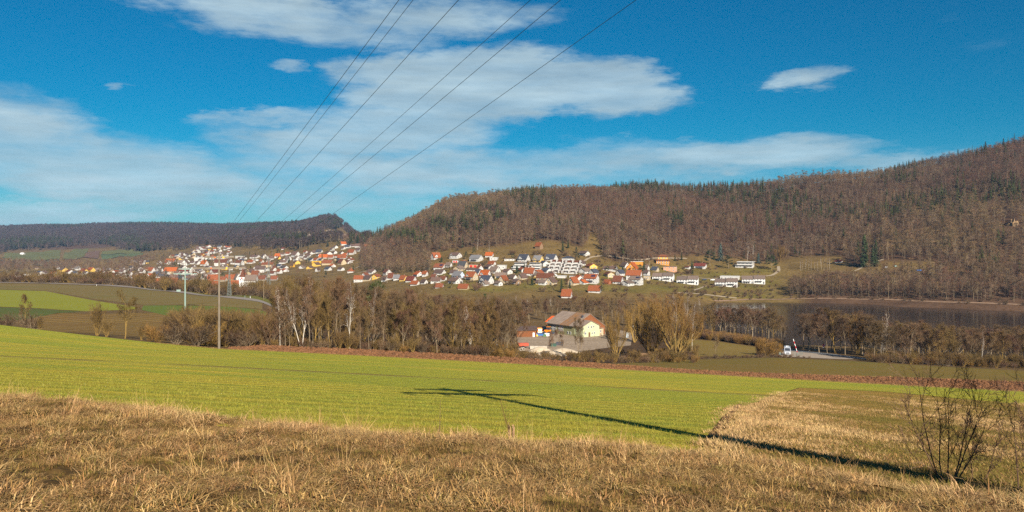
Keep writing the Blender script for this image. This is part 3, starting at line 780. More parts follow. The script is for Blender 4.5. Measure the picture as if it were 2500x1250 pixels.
def thuja_geo(seed, H=7.0, rad=1.25):
    rg = random.Random(seed); wood, crown = MB(), MB()
    wood.tube((0, 0, -.3), (0, 0, H * .9), .12, .02, 5)
    for i in range(900):
        f = rg.random() ** .8; z = H * f
        rr = rad * (1 - f ** 2.2) ** .8 * rg.uniform(.55, 1.05) + .05; a = rg.uniform(0, 6.28)
        p = (math.cos(a) * rr, math.sin(a) * rr, z); h = rg.uniform(.08, .2); n = len(crown.v)
        s, c = math.sin(a + rg.gauss(0, .5)), math.cos(a + rg.gauss(0, .5))
        crown.v += [(p[0] - s * h, p[1] + c * h, z), (p[0] + s * h, p[1] - c * h, z), (p[0] + c * .1, p[1] + s * .1, z + rg.uniform(.35, .8))]
        crown.f.append((n, n + 1, n + 2)); crown.m.append(0)
    return wood, crown

bark = pmat('grey_brown_bark', (.17, .125, .075), (.23, .175, .11), 1.5, .9, rand=.25)
bark_y = pmat('lichen_bark', (0.270, 0.169, 0.042), (0.203, 0.133, 0.042), 1.5, .9, rand=.2)
bark_birch = pmat('birch_bark', (0.496, 0.445, 0.370), (0.208, 0.172, 0.141), 1.3, .8, contrast=(.52, .70), stretch=(1, 1, 2.2))
twig_b = pmat('brown_twigs', (.122, .074, .037), (.135, .085, .045), .8, .9, rand=.35, hrand=.012)
twig_y = pmat('ochre_twigs', (.140, .088, .030), (.115, .072, .028), .8, .9, rand=.3, hrand=.01)
twig_r = pmat('red_brown_twigs', (0.130, 0.067, 0.036), (0.105, 0.055, 0.031), .8, .9, rand=.3, hrand=.012)
twig_gold = pmat('golden_willow_twigs', (.22, .118, .028), (.18, .102, .030), .8, .85, rand=.2, hrand=.008)
twig_dark = pmat('dark_twigs', (0.066, 0.041, 0.023), (0.091, 0.054, 0.027), .8, .9, rand=.3)
needle = pmat('spruce_needles', (0.021, 0.032, 0.011), (0.035, 0.049, 0.015), .6, .8, rand=.3, hrand=.02)
needle_o = pmat('pine_needles', (0.045, 0.056, 0.015), (0.035, 0.045, 0.014), .6, .8, rand=.3, hrand=.02)
needle_b = pmat('blue_spruce_needles', (0.059, 0.087, 0.075), (0.042, 0.066, 0.055), .6, .8, rand=.15)
PROTO = {}
def proto(key, geo, wood_m, crown_m):
    w, c = geo
    PROTO.setdefault(key, []).append((w.mesh('trunk', wood_m), c.mesh('crown', crown_m), max(v[2] for v in c.v), max(abs(v[0]) for v in c.v)))
for i in range(4): proto('bare', bare_geo('bare', 11 + i), bark, (twig_b, twig_y, twig_b, twig_r)[i])
for i in range(4): proto('slender', bare_geo('slender', 31 + i), bark, (twig_b, twig_r, twig_b, twig_y)[i])
for i in range(3): proto('birch', bare_geo('birch', 51 + i), bark_birch, twig_r)
for i in range(2): proto('willow', bare_geo('willow', 61 + i), bark_y, twig_gold)
for i in range(2): proto('ochre', bare_geo('bare', 71 + i), bark_y, twig_y)
for i in range(3): proto('shrub', bare_geo('shrub', 81 + i), bark, (twig_dark, twig_b, twig_r)[i])
for i in range(2): proto('gold_shrub', bare_geo('shrub', 91 + i), bark_y, twig_gold)
for i in range(2): proto('hazel', bare_geo('hazel', 95 + i), bark_y, twig_y)
for i in range(2): proto('dark_shrub', bare_geo('shrub', 101 + i), bark, twig_dark)
for i in range(3): proto('spruce', spruce_geo(111 + i), bark, needle)
for i in range(2): proto('blue_spruce', spruce_geo(121 + i, 11, 3.2, 20, 12, .2), bark, needle_b)
for i in range(2): proto('pine', pine_geo(131 + i), bark, needle_o)
for i in range(2): proto('dark_pine', pine_geo(135 + i, 12, 4.2), bark, needle)
for i in range(2): proto('thuja', thuja_geo(141 + i), bark, needle)

TREE_RG = random.Random(5)
def plant(key, name, x, y, h, label, cat='tree', group=None, wide=1.0, rz=None, sink=0.1, var=None, lean=(0, 0)):
    v = PROTO[key]; me = v[var if var is not None else TREE_RG.randrange(len(v))]
    s = h / me[2]
    o = empty(name, (x, y, gz(x, y) - sink))
    o.rotation_euler = (lean[0], lean[1], TREE_RG.uniform(0, 6.28) if rz is None else rz)
    o.scale = (s * wide, s * wide, s)
    t = link('trunk' if key not in ('shrub', 'gold_shrub', 'dark_shrub', 'hazel', 'willow') else 'stems', me[0], o)
    c = link('crown', me[1], o)
    tag(o, label, cat, group)
    return o
def plant_px(key, name, xi, yb, yt, label, cat='tree', group=None, d=None, d0=150, d1=3000, **kw):
    """by photograph column, base row and top row"""
    if d is None: d = hit(xi, yb, d0, d1) or d1
    p = at(xi, d)
    h = -(yt - HYP) / FPX * d - p.z
    return plant(key, name, p.x, p.y, max(h, .5), label, cat, group, **kw)

# ---------------------------------------------------------------- scattering of masses nobody could count
def scatter(name, P, S, protos, label, cat, rot=None, idx=None, kind='stuff', tilt=0.0, seed=1):
    P = np.asarray(P, float); n = len(P); rg = np.random.default_rng(seed)
    me = bpy.data.meshes.new(name); me.from_pydata(P.tolist(), [], [])
    a = me.attributes.new('scl', 'FLOAT_VECTOR', 'POINT')
    S = np.asarray(S, float)
    if S.ndim == 1: S = np.c_[S, S, S]
    a.data.foreach_set('vector', S.ravel())
    a = me.attributes.new('rot', 'FLOAT_VECTOR', 'POINT')
    rz = rg.uniform(0, 6.283, n) if rot is None else rot
    a.data.foreach_set('vector', np.c_[rg.normal(0, tilt, n) if tilt else np.zeros(n), rg.normal(0, tilt, n) if tilt else np.zeros(n), rz].ravel())
    a = me.attributes.new('idx', 'INT', 'POINT')
    a.data.foreach_set('value', (rg.integers(0, len(protos), n) if idx is None else np.asarray(idx)).astype(np.int32))
    col = bpy.data.collections.new(name + '_source')
    for k, pm in enumerate(protos):
        po = bpy.data.objects.new('%s_%02d' % (name, k), pm); col.objects.link(po)
    o = link(name, me)
    ng = bpy.data.node_groups.new(name, 'GeometryNodeTree')
    ng.interface.new_socket('Geometry', in_out='INPUT', socket_type='NodeSocketGeometry')
    ng.interface.new_socket('Geometry', in_out='OUTPUT', socket_type='NodeSocketGeometry')
    gn, gl = ng.nodes, ng.links
    gi, go = gn.new('NodeGroupInput'), gn.new('NodeGroupOutput')
    ci = gn.new('GeometryNodeCollectionInfo'); ci.inputs['Collection'].default_value = col
    ci.inputs['Separate Children'].default_value = True; ci.inputs['Reset Children'].default_value = True
    ip = gn.new('GeometryNodeInstanceOnPoints'); ip.inputs['Pick Instance'].default_value = True
    def attr(nm, ty):
        q = gn.new('GeometryNodeInputNamedAttribute'); q.data_type = ty; q.inputs['Name'].default_value = nm
        return q.outputs['Attribute']
    er = gn.new('FunctionNodeEulerToRotation'); gl.new(attr('rot', 'FLOAT_VECTOR'), er.inputs[0])
    gl.new(gi.outputs[0], ip.inputs['Points']); gl.new(ci.outputs[0], ip.inputs['Instance'])
    gl.new(attr('idx', 'INT'), ip.inputs['Instance Index']); gl.new(er.outputs[0], ip.inputs['Rotation']); gl.new(attr('scl', 'FLOAT_VECTOR'), ip.inputs['Scale'])
    gl.new(ip.outputs[0], go.inputs[0])
    md = o.modifiers.new('scatter', 'NODES'); md.node_group = ng
    tag(o, label, cat, kind=kind)
    return o

def joined(pairs, mats):
    """one mesh from several MBs with their own material"""
    out = MB()
    for k, (mb) in enumerate(pairs):
        n = len(out.v); out.v += mb.v; out.f += [tuple(n + i for i in f) for f in mb.f]; out.m += [k] * len(mb.f)
    return out.mesh('plant', mats)

f_twig = [pmat('forest_twigs_%d' % i, c, tuple(k * .8 for k in c), .3, .95, rand=.3, hrand=.012) for i, c in enumerate(((.150, .088, .048), (.185, .122, .074), (.155, .076, .046), (.20, .128, .058), (.105, .060, .036)))]
f_bark = pmat('forest_bark', (0.151, 0.116, 0.072), (0.105, 0.076, 0.047), .5, .95, rand=.3)
f_need = pmat('forest_needles', (.034, .040, .011), (.052, .056, .015), .4, .85, rand=.4, hrand=.02)
def forest_tree(seed, tm, H=18.0, rad=3.3, k=420, w=.13, ln=1.5, base=.36):
    rg = random.Random(seed); wood, crown = MB(), MB()
    wood.tube((0, 0, -1), (rg.gauss(0, .3), rg.gauss(0, .3), H * .8), .2, .05, 3)
    blobs = []
    for i in range(11):
        f = rg.random(); z = H * (base + (.9 - base) * f); a = rg.uniform(0, 6.28)
        rr = rad * math.sin(min(1, f * .75 + .25) * math.pi) ** .7 * rg.uniform(.25, .85)
        c = (math.cos(a) * rr, math.sin(a) * rr, z); blobs.append((c, rg.uniform(.9, 1.6) * rad / 3.2))
        wood.tube((0, 0, max(z - 4, H * .3)), c, .08, .03, 3)
    for i in range(k):
        (cx, cy_, cz), br = rg.choice(blobs)
        u = vnorm((rg.gauss(0, 1), rg.gauss(0, 1), rg.gauss(.25, .8))); q = br * rg.random() ** .4
        p = (cx + u[0] * q * .8, cy_ + u[1] * q * .8, cz + u[2] * q)
        d = vnorm((u[0] * .8 + rg.gauss(0, .4), u[1] * .8 + rg.gauss(0, .4), .75 + rg.gauss(0, .3))); l = ln * rg.uniform(.5, 1.2)
        s = rg.uniform(0, 6.28); h = w * rg.uniform(.6, 1.4) / 2; n = len(crown.v)
        crown.v += [(p[0] - math.cos(s) * h, p[1] - math.sin(s) * h, p[2]), (p[0] + math.cos(s) * h, p[1] + math.sin(s) * h, p[2]), (p[0] + d[0] * l, p[1] + d[1] * l, p[2] + d[2] * l)]
        crown.f.append((n, n + 1, n + 2)); crown.m.append(0)
    return joined((wood, crown), [f_bark, tm])
def forest_conifer(seed, H=19.0, rad=3.0):
    rg = random.Random(seed); wood, crown = MB(), MB()
    wood.tube((0, 0, -1), (0, 0, H * .6), .25, .12, 3)
    b0 = rg.uniform(.12, .4)
    for i in range(15):
        f = (i + .5) / 15; z = H * (b0 + (1 - b0) * f); rr = rad * (1 - f) ** .75 * rg.uniform(.8, 1.1) + .3
        for j in range(8):
            a = rg.uniform(0, 6.28); l = rr * rg.uniform(.7, 1.1); c, s = math.cos(a), math.sin(a); h = .75 * (1.1 - f * .7) * rg.uniform(.6, 1.2)
            n = len(crown.v)
            crown.v += [(0, 0, z + .5), (c * l * .7 - s * h, s * l * .7 + c * h, z - l * .2), (c * l, s * l, z - l * .35), (c * l * .7 + s * h, s * l * .7 - c * h, z - l * .2)]
            crown.f.append((n, n + 1, n + 2)); crown.f.append((n, n + 2, n + 3)); crown.m += [0, 0]
    return joined((wood, crown), [f_bark, f_need])
FT = [forest_tree(200 + i, f_twig[(0, 2, 4, 1, 0, 3, 1)[i]], H=17 + (i % 3) * 2.0, rad=3.2 + .6 * (i % 3)) for i in range(7)]
far_twig = [pmat('far_forest_twigs_%d' % i, c, tuple(k * .75 for k in c), .05, .95, rand=.3) for i, c in enumerate(((.082, .055, .044), (.095, .062, .050), (.072, .052, .044)))]
FFT = [forest_tree(250 + i, far_twig[i % 3], H=17 + i, rad=3.6, k=300, w=.22, ln=1.9) for i in range(4)]
FC = [forest_conifer(300 + i, 18 + i, 2.6 + .3 * i) for i in range(4)]

# conifer stands as seen in the photograph (column, row, radii)
CON = [(1560, 452, 110, 10), (1300, 466, 70, 9), (1250, 470, 40, 10), (1190, 520, 60, 28), (1110, 552, 80, 18), (1310, 495, 50, 18), (1020, 590, 40, 12), (960, 575, 60, 14), (1700, 455, 40, 10),
       (1830, 480, 110, 26), (1930, 500, 60, 34), (2010, 512, 70, 26), (2110, 520, 90, 20), (2230, 500, 70, 22), (2350, 480, 80, 20), (2460, 470, 70, 24), (1890, 540, 30, 22), (1750, 470, 60, 18),
       (2010, 415, 90, 9), (2150, 400, 90, 9), (2300, 375, 110, 8), (2450, 345, 90, 8), (2200, 430, 70, 12), (1650, 540, 30, 14), (2110, 620, 16, 26), (1400, 545, 40, 10), (2330, 530, 40, 12), (880, 580, 30, 8), (1950, 620, 12, 16), (2420, 640, 40, 16)]
rg = np.random.default_rng(42)
def make_forest():
    Pd, Sd, Pc, Sc = [], [], [], []
    n = 105000
    x = rg.uniform(-520, 1400, n); y = rg.uniform(545, 1560, n)
    xi = CXP + FPX * x / y
    ok = (xi > 840) & (xi < 3050)
    x, y, xi = x[ok], y[ok], xi[ok]
    z = terrain(x, y); yi = HYP - FPX * z / y
    fb = np.interp(xi, FB[:, 0], FB[:, 1]) + rg.normal(0, 2.5, len(x))
    ok = (yi < fb)
    # drop what lies far behind the skyline
    dsk = np.interp(xi, [840, 900, 1250, 1450, 1700, 1900, 2100, 2500, 2700], [1480, 1500, 1540, 1400, 1290, 1250, 1260, 1270, 1270])
    ok &= y < dsk
    # rock scars and clearings stay open
    for (cx, cy_, rx, ry) in ((2472, 562, 30, 22), (1188, 522, 26, 11), (1316, 600, 40, 12), (1640, 628, 60, 5), (2200, 645, 70, 10)):
        ok &= (((xi - cx) / rx) ** 2 + ((yi - cy_) / ry) ** 2) > 1
    x, y, z, xi, yi = x[ok], y[ok], z[ok], xi[ok], yi[ok]
    # thin to even spacing
    cell = 5.3; seen = set(); keep = []
    for i in range(len(x)):
        k = (int(x[i] / cell), int(y[i] / cell))
        if k in seen: continue
        seen.add(k); keep.append(i)
    x, y, z, xi, yi = x[keep], y[keep], z[keep], xi[keep], yi[keep]
    pc = np.full(len(x), .035)
    for (cx, cy_, rx, ry) in CON:
        q = ((xi - cx) / rx) ** 2 + ((yi - 12 - cy_) / ry) ** 2
        pc = np.maximum(pc, np.where(q < 1, .55, 0))
    con = rg.random(len(x)) < pc
    s = rg.uniform(.55, 1.15, len(x))
    hgt = .82 + .25 * np.sin(x * .02) * np.sin(y * .017 + 1)
    s *= hgt
    P = np.c_[x, y, z - .5]
    # species patches
    patch = np.sin(x * .013 + 2) + np.sin(y * .011) + np.sin((x + y) * .02) * .6 + .5 * np.sin(x * .05 + 1) * np.sin(y * .045) + rg.normal(0, .5, len(x))
    idx = np.clip(((patch + 2.6) / 5.2 * 7).astype(int), 0, 6)
    scatter('bare_forest', P[~con], np.c_[s * 1.22, s * 1.22, s * .93][~con], FT, 'brown leafless forest covering the long hill behind the village', 'forest', idx=idx[~con])
    scatter('conifer_stands', P[con], s[con] * 1.0, FC, 'dark green conifers standing in patches among the leafless hill forest', 'forest', seed=3)
make_forest()

def make_far_forest():
    n = 88000
    xi = rg.uniform(-480, 905, n); y = 1450 * np.exp(rg.uniform(0, 1, n) * math.log(4350 / 1450.))
    x = (xi - CXP) / FPX * y
    z = terrain(x, y); yi = HYP - FPX * z / y
    low = np.interp(xi, [-300, 0, 20, 130, 185, 260, 330, 420, 480, 560, 640, 760, 860], [618, 618, 610, 606, 600, 604, 614, 612, 602, 603, 607, 609, 597])
    ok = yi < low + rg.normal(0, 1.5, n)
    for (cx, cy_, rx, ry) in ((828, 564, 16, 4), (845, 575, 14, 5), (806, 566, 14, 3), (795, 569, 8, 4), (838, 553, 5, 5), (755, 578, 9, 5), (733, 569, 8, 3), (240, 602, 40, 4)):
        ok &= (((xi - cx) / (rx * 1.15)) ** 2 + ((yi - cy_ - 6) / (ry + 7)) ** 2) > 1
    x, y, z, xi, yi = x[ok], y[ok], z[ok], xi[ok], yi[ok]
    cell = 11.0; seen = set(); keep = []
    for i in range(len(x)):
        k = (int(x[i] / cell), int(y[i] / cell))
        if k in seen: continue
        seen.add(k); keep.append(i)
    x, y, z, xi, yi = x[keep], y[keep], z[keep], xi[keep], yi[keep]
    pc = np.full(len(x), .05)
    for (cx, cy_, rx, ry) in ((90, 592, 90, 10), (300, 590, 60, 10), (30, 600, 40, 8), (160, 553, 50, 4), (340, 547, 60, 5), (480, 548, 120, 4), (640, 548, 80, 4), (350, 605, 40, 5), (700, 590, 60, 8), (600, 560, 60, 5), (810, 548, 30, 8)):
        pc = np.maximum(pc, np.where(((xi - cx) / rx) ** 2 + ((yi - 5 - cy_) / ry) ** 2 < 1, .6, 0))
    con = rg.random(len(x)) < pc
    s = rg.uniform(.9, 1.25, len(x)); P = np.c_[x, y, z - .5]
    S = np.c_[s * 1.9, s * 1.9, s]
    patch = np.sin(x * .006 + 2) + np.sin(y * .005) + np.sin((x + y) * .009) * .6 + rg.normal(0, .8, len(x))
    idx = np.clip(((patch + 2.6) / 5.2 * 7).astype(int), 0, 6)
    scatter('far_bare_forest', P[~con], S[~con], FFT, 'hazy leafless forest on the far ridge beyond the valley', 'forest', idx=idx[~con] // 2)
    scatter('far_conifer_stands', P[con], S[con], FC, 'dark conifer patches on the far ridge beyond the valley', 'forest', seed=4)
make_far_forest()
# ---------------------------------------------------------------- power line
concrete = pmat('pole_concrete', (.15, .12, .09), (.19, .155, .12), .8, .9)
steel_green = pmat('pale_green_steel', (.22, .30, .26), (.19, .26, .23), .5, .6)
galv = pmat('galvanised_steel', (.18, .20, .18), (.15, .165, .15), .5, .6)
wire_m = pmat('wire_aluminium', (.035, .035, .045), (.05, .05, .06), .5, .6)
ceram = pmat('insulator_brown', (.10, .05, .035), (.14, .07, .045), 2, .35)
yellow_p = pmat('yellow_marker', (.75, .5, .02))
orange_p = pmat('orange_marker', (.6, .12, .03))
LINE_DIR = None
def pylon(name, base, H, label, mat, ang, r0=.27, r1=.16, low=4.65, up=2.65, markers=False, th=1.0):
    """mast with two crossarms; ang = rotation so that local X is the crossarm"""
    o = empty(name, base, ang)
    m = MB(); m.tube((0, 0, -.5), (0, 0, H), r0, r1, 12, cap=True); m.build('mast', mat, o)
    zl, zu = H - 2.9, H - .9
    for (z, a) in ((zu, up), (zl, low)):
        m = MB()
        for s in (-1, 1):
            m.prism([(-.14, -.28 * th), (.14, -.28 * th), (.14, .22 * th), (-.14, .22 * th)], 0 if s > 0 else -a * .5, a * .5 if s > 0 else 0)
            m.prism([(-.11, -.12 * th), (.11, -.12 * th), (.11, .22 * th), (-.11, .22 * th)], a * .5 if s > 0 else -a, a if s > 0 else -a * .5)
        ca = m.build('crossarm', mat, o, (0, 0, z))
        offs = (-a + .1, a - .1) if a == up else (-a + .1, -a * .5, a * .34, a - .1)
        for x in offs:
            i = MB()
            for k in range(6): i.tube((x, 0, -.16 - k * .14), (x, 0, -.28 - k * .14), .13, .08, 8, cap=True)
            i.build('insulator', ceram, ca)
        if markers:
            for x, mt in ((a * .28, yellow_p), (-a * .30, orange_p)):
                i = MB(); i.box((x, -.13, 0), (.28, .05, .22)); i.build('marker_plate', mt, ca)
    m = MB(); m.box((0, 0, H - 5.2), (1.9, .16, .18)); m.build('step_bracket', mat, o)
    tag(o, label, 'power pole', 'poles of the overhead line crossing the field')
    att = []
    for x in (-low + .1, -low * .5, low * .34, low - .1): att.append(Vector((x, 0, zl - 1.0)))
    for x in (-up + .1, up - .1): att.append(Vector((x, 0, zu - 1.0)))
    mt = Matrix.Translation(base) @ Matrix.Rotation(ang, 4, 'Z')
    return [mt @ p for p in att]

A = at(535, 150.0); A.z = gz(A.x, A.y)
B = at(452, 339.0)
tipd = hit(1080, 949, 20, 120)
tip = at(1080, tipd)
dirv = Vector((-math.sin(SUN_AZ), -math.cos(SUN_AZ), 0))            # shadows run this way
L = 40.0
for _ in range(20):
    P0 = Vector((tip.x - dirv.x * L, tip.y - dirv.y * L, 0)); P0.z = gz(P0.x, P0.y)
    L = (P0.z + 20.6 - tip.z) / math.tan(SUN_EL)
ang0 = math.atan2(A.y - P0.y, A.x - P0.x) - math.pi / 2
ang1 = math.atan2(B.y - A.y, B.x - A.x) - math.pi / 2
a0 = pylon('power_pole', P0, 20.6, 'concrete power pole beside the camera whose long shadow crosses the green field', concrete, ang0, .58, .32, th=1.5)
a1 = pylon('power_pole', A, 18.0, 'tall grey concrete power pole at the far edge of the green field', concrete, (ang0 + ang1) / 2, .25, .14, markers=True, th=.75)
a2 = pylon('power_pole', B, 18.3, 'pale green power pole standing behind the dark bushes on the left', steel_green, ang1, .40, .22, th=.9)
C3 = at(560, 470.0)
dC = (C3 - B).normalized() if (C3 - B).length else Vector((0, 1, 0))
a3 = []
def lattice(name, p, H, wb, label, arms):
    o = empty(name, p)
    m = MB()
    n = 9
    for k in range(n):
        f0, f1 = k / n, (k + 1) / n
        w0, w1 = wb * (1 - f0 * .85), wb * (1 - f1 * .85)
        c0 = [(-w0, -w0), (w0, -w0), (w0, w0), (-w0, w0)]; c1 = [(-w1, -w1), (w1, -w1), (w1, w1), (-w1, w1)]
        for i in range(4):
            j = (i + 1) % 4
            m.tube((*c0[i], H * f0), (*c1[i], H * f1), .10, .09, 4)
            m.tube((*c0[i], H * f0), (*c1[j], H * f1), .06, .06, 3)
            m.tube((*c0[j], H * f0), (*c1[i], H * f1), .06, .06, 3)
    m.build('lattice_mast', galv, o)
    for (z, a) in arms:
        m = MB()
        for s in (-1, 1):
            m.tube((0, -.2, z), (s * a, 0, z), .09, .05, 4); m.tube((0, .2, z), (s * a, 0, z), .09, .05, 4); m.tube((0, 0, z + .8), (s * a, 0, z), .07, .05, 4)
        m.build('crossarm', galv, o)
    tag(o, label, 'pylon')
    return o
lattice('lattice_pylon', at(560, 455.0), 14.5, .95, 'grey lattice pylon left of the white church tower', [(13.6, 3.0)])
lattice('lattice_pylon', at(656, 640.0), 29.0, 1.5, 'taller lattice pylon right of the church behind the bushes', [(23.0, 4.5), (16, 5.2)])
m = MB(); m.tube((0, 0, -.5), (0, 0, 10.5), .16, .11, 8, cap=True)
o = empty('wooden_pole', at(644, 420.0)); m.build('mast', bark, o)
m = MB(); m.box((0, 0, 9.8), (1.8, .14, .14)); m.build('crossarm', bark, o)
tag(o, 'slim wooden pole at the end of the country road beside the bushes', 'pole')

def wire(p, q, sag, r, label, n=28):
    m = MB(); pts = []
    for i in range(n + 1):
        t = i / n; v = p.lerp(q, t); pts.append((v.x, v.y, v.z - 4 * sag * t * (1 - t)))
    m.path(pts, r, 5)
    o = m.build('overhead_wire', wire_m)
    tag(o, label, 'wire', 'wires of the overhead line')
pos_name = ['outermost left', 'second left lower', 'second right lower', 'outermost right', 'upper left', 'upper right']
beh = Vector((P0.x - (A.x - P0.x) * .9, P0.y - (A.y - P0.y) * .9, P0.z + 4))
for i in range(6):
    wire(a0[i], a1[i], .35, .012, '%s overhead wire running from the sky to the concrete pole' % pos_name[i])
    wire(a1[i], a2[i], 3.0, .015, '%s overhead wire between the concrete and pale green poles' % pos_name[i], 20)

# ---------------------------------------------------------------- houses
WALL = {'bright white': (.62, .61, .59), 'white': (.47, .455, .43), 'cream': (.42, .33, .21), 'beige': (.42, .32, .19), 'yellow': (.58, .38, .08), 'orange': (.58, .24, .035), 'pink': (.58, .30, .18),
        'pale blue': (.46, .54, .66), 'wood': (.22, .14, .08), 'grey': (.36, .34, .31), 'olive green': (.26, .25, .12), 'pale green': (.44, .48, .29), 'ochre': (.55, .30, .03), 'dark wood': (.10, .06, .04), 'red wood': (.26, .10, .05)}
ROOF = {'orange': (0.238, 0.069, 0.024), 'bright orange': (0.360, 0.086, 0.017), 'red': (0.132, 0.033, 0.021), 'rust': (0.139, 0.050, 0.026), 'brown': (.13, .08, .062), 'dark brown': (.095, .062, .05), 'grey': (.17, .165, .17),
        'slate': (.055, .06, .08), 'grey brown': (.165, .12, .095), 'green': (.20, .30, .28), 'white': (.65, .65, .64), 'dark grey': (.07, .07, .075), 'terracotta': (0.191, 0.063, 0.028)}
def wallm(k): c = WALL[k]; return pmat('wall_' + k.replace(' ', '_'), c, tuple(v * .9 for v in c), .6, .85, rand=.05)
def roofm(k): c = ROOF[k]; return pmat('roof_' + k.replace(' ', '_'), c, tuple(v * .72 for v in c), .9, .8, rand=.15, stretch=(1, 1, 3))
glass = pmat('window_glass', (.03, .035, .045), (.05, .055, .07), .7, .15, spec=.6)
frame_m = pmat('window_frame_white', (.78, .78, .76))
dark_metal = pmat('dark_metal', (.05, .055, .07), (.07, .075, .09), 1, .5)
solar_m = pmat('solar_panel', (.012, .016, .04), (.02, .025, .06), .8, .2, spec=.7)
door_m = pmat('door_brown', (.12, .06, .03), (.15, .08, .04), 1)
redpaint = pmat('red_paint', (.55, .03, .02))
def _win():
    m = MB(); m.box((0, 0, 0), (1.15, .07, 1.35), 0)
    for sx in (-.27, .27): m.box((sx, -.022, 0), (.44, .05, 1.14), 1)
    return m.mesh('window', [frame_m, glass])
WIN = _win()
HOUSES = []
def house(xc, yb, w, g, wh, rh, roof, wall, opt='', d=None, label=None, zone=None, d0=560, d1=2600, name='house'):
    """xc,yb: base in the photograph; w: long side, g: gable (negative = gable on the left), wh: eaves, rh: roof rise, all in its pixels"""
    if d is None:
        d = hit(xc, yb, d0, d1)
        if d is None: d = d1
    s = d / FPX
    ag = abs(g)
    if ag < 3.5: th = R(11); Dp = min(max(.62 * w * s, 7.0), 11.0)
    else:
        th = min(max(math.atan(ag / (.78 * max(w, 1))), R(14)), R(74)); Dp = ag * s / math.sin(th)
    Lh = w * s / math.cos(th)
    Lh = max(Lh, 4.0); Dp = max(Dp, 4.0)
    h, rr = wh * s, rh * s
    ax = CXP
    rz = -th if g >= 0 else th
    rz += -math.atan((xc - CXP) / FPX) * 0.9
    p = at(xc, d)
    cy_ = p.y + (Lh * math.sin(th) + Dp * math.cos(th)) / 2 * .8
    x = p.x * cy_ / p.y
    o = empty(name, (x, cy_, p.z), rz)
    a, b = Lh / 2, Dp / 2
    near = d < 960
    fnd = 1.0 + Dp * .25
    if 'F' in opt:                                   # flat roof
        m = MB(); m.box((0, 0, (h - fnd) / 2), (Lh, Dp, h + fnd)); m.build('wall', wallm(wall), o)
        m = MB(); m.box((0, 0, h + .16), (Lh + .5, Dp + .5, .3)); ro = m.build('roof', roofm(roof), o)
    elif 'H' in opt:                                 # hipped roof
        m = MB(); m.box((0, 0, (h - fnd) / 2), (Lh, Dp, h + fnd)); m.build('wall', wallm(wall), o)
        m = MB(); e = .5; k = max(a - b, .4)
        q = [(-a - e, -b - e, h), (a + e, -b - e, h), (a + e, b + e, h), (-a - e, b + e, h)]; t = [(-k, 0, h + rr), (k, 0, h + rr)]
        m.poly([q[0], q[1], t[1], t[0]]); m.poly([q[1], q[2], t[1]]); m.poly([q[2], q[3], t[0], t[1]]); m.poly([q[3], q[0], t[0]]); m.poly([(x_, y_, z_ - .2) for x_, y_, z_ in q[::-1]])
        for i in range(4): m.poly([q[i], (*q[i][:2], h - .2), (*q[(i + 1) % 4][:2], h - .2), q[(i + 1) % 4]])
        ro = m.build('roof', roofm(roof), o)
    else:
        m = MB(); m.prism([(-b, -fnd), (b, -fnd), (b, h), (0, h + rr - .05), (-b, h)], -a, a); m.build('wall', wallm(wall), o)
        m = MB(); e, ex, t = .55, .45, .28; sl = rr / b
        prof = [(-b - e, h - e * sl), (0, h + rr), (b + e, h - e * sl), (b + e, h - e * sl + t), (0, h + rr + t), (-b - e, h - e * sl + t)]
        k0 = len(m.v)
        for x_ in (-a - ex, a + ex):
            for (y_, z_) in prof: m.v.append((x_, y_, z_))
        for i in range(6):
            j = (i + 1) % 6; m.f.append((k0 + i, k0 + 6 + i, k0 + 6 + j, k0 + j)); m.m.append(0)
        for base in (k0, k0 + 6):
            m.f.append((base, base + 1, base + 4, base + 5)); m.f.append((base + 1, base + 2, base + 3, base + 4)); m.m += [0, 0]
        ro = m.build('roof', roofm(roof), o)
    if near or 'C' in opt:
        if 'F' not in opt:
            c = MB(); c.box((a * .3, b * .12, h + rr + .35), (.6, .6, 1.5)); c.build('chimney', pmat('chimney_brick', (.22, .12, .08), (.28, .17, .12), 2), ro)
    if near and 'X' not in opt:
        fl = max(1, int(round(h / 2.7)))
        nx = max(2, int(Lh / 3.0))
        for f in range(fl):
            zc = h * (f + .55) / fl
            for i in range(nx):
                xx = -a + Lh * (i + .5) / nx
                wo = link('window', WIN, o, (xx, -b - .03, zc), 0)
                if h / fl < 2.3: wo.scale = (1, 1, .8)
        sg = 1 if g >= 0 else -1
        if ag >= 3.5:
            ny = 2 if Dp > 6 else 1
            for f in range(fl):
                for i in range(ny):
                    yy = -b + Dp * (i + .5) / ny
                    link('window', WIN, o, (sg * (a + .03), yy, h * (f + .55) / fl), sg * math.pi / 2)
            if 'F' not in opt and 'H' not in opt and rr > 2.4:
                link('window', WIN, o, (sg * (a + .03), 0, h + rr * .36), sg * math.pi / 2)
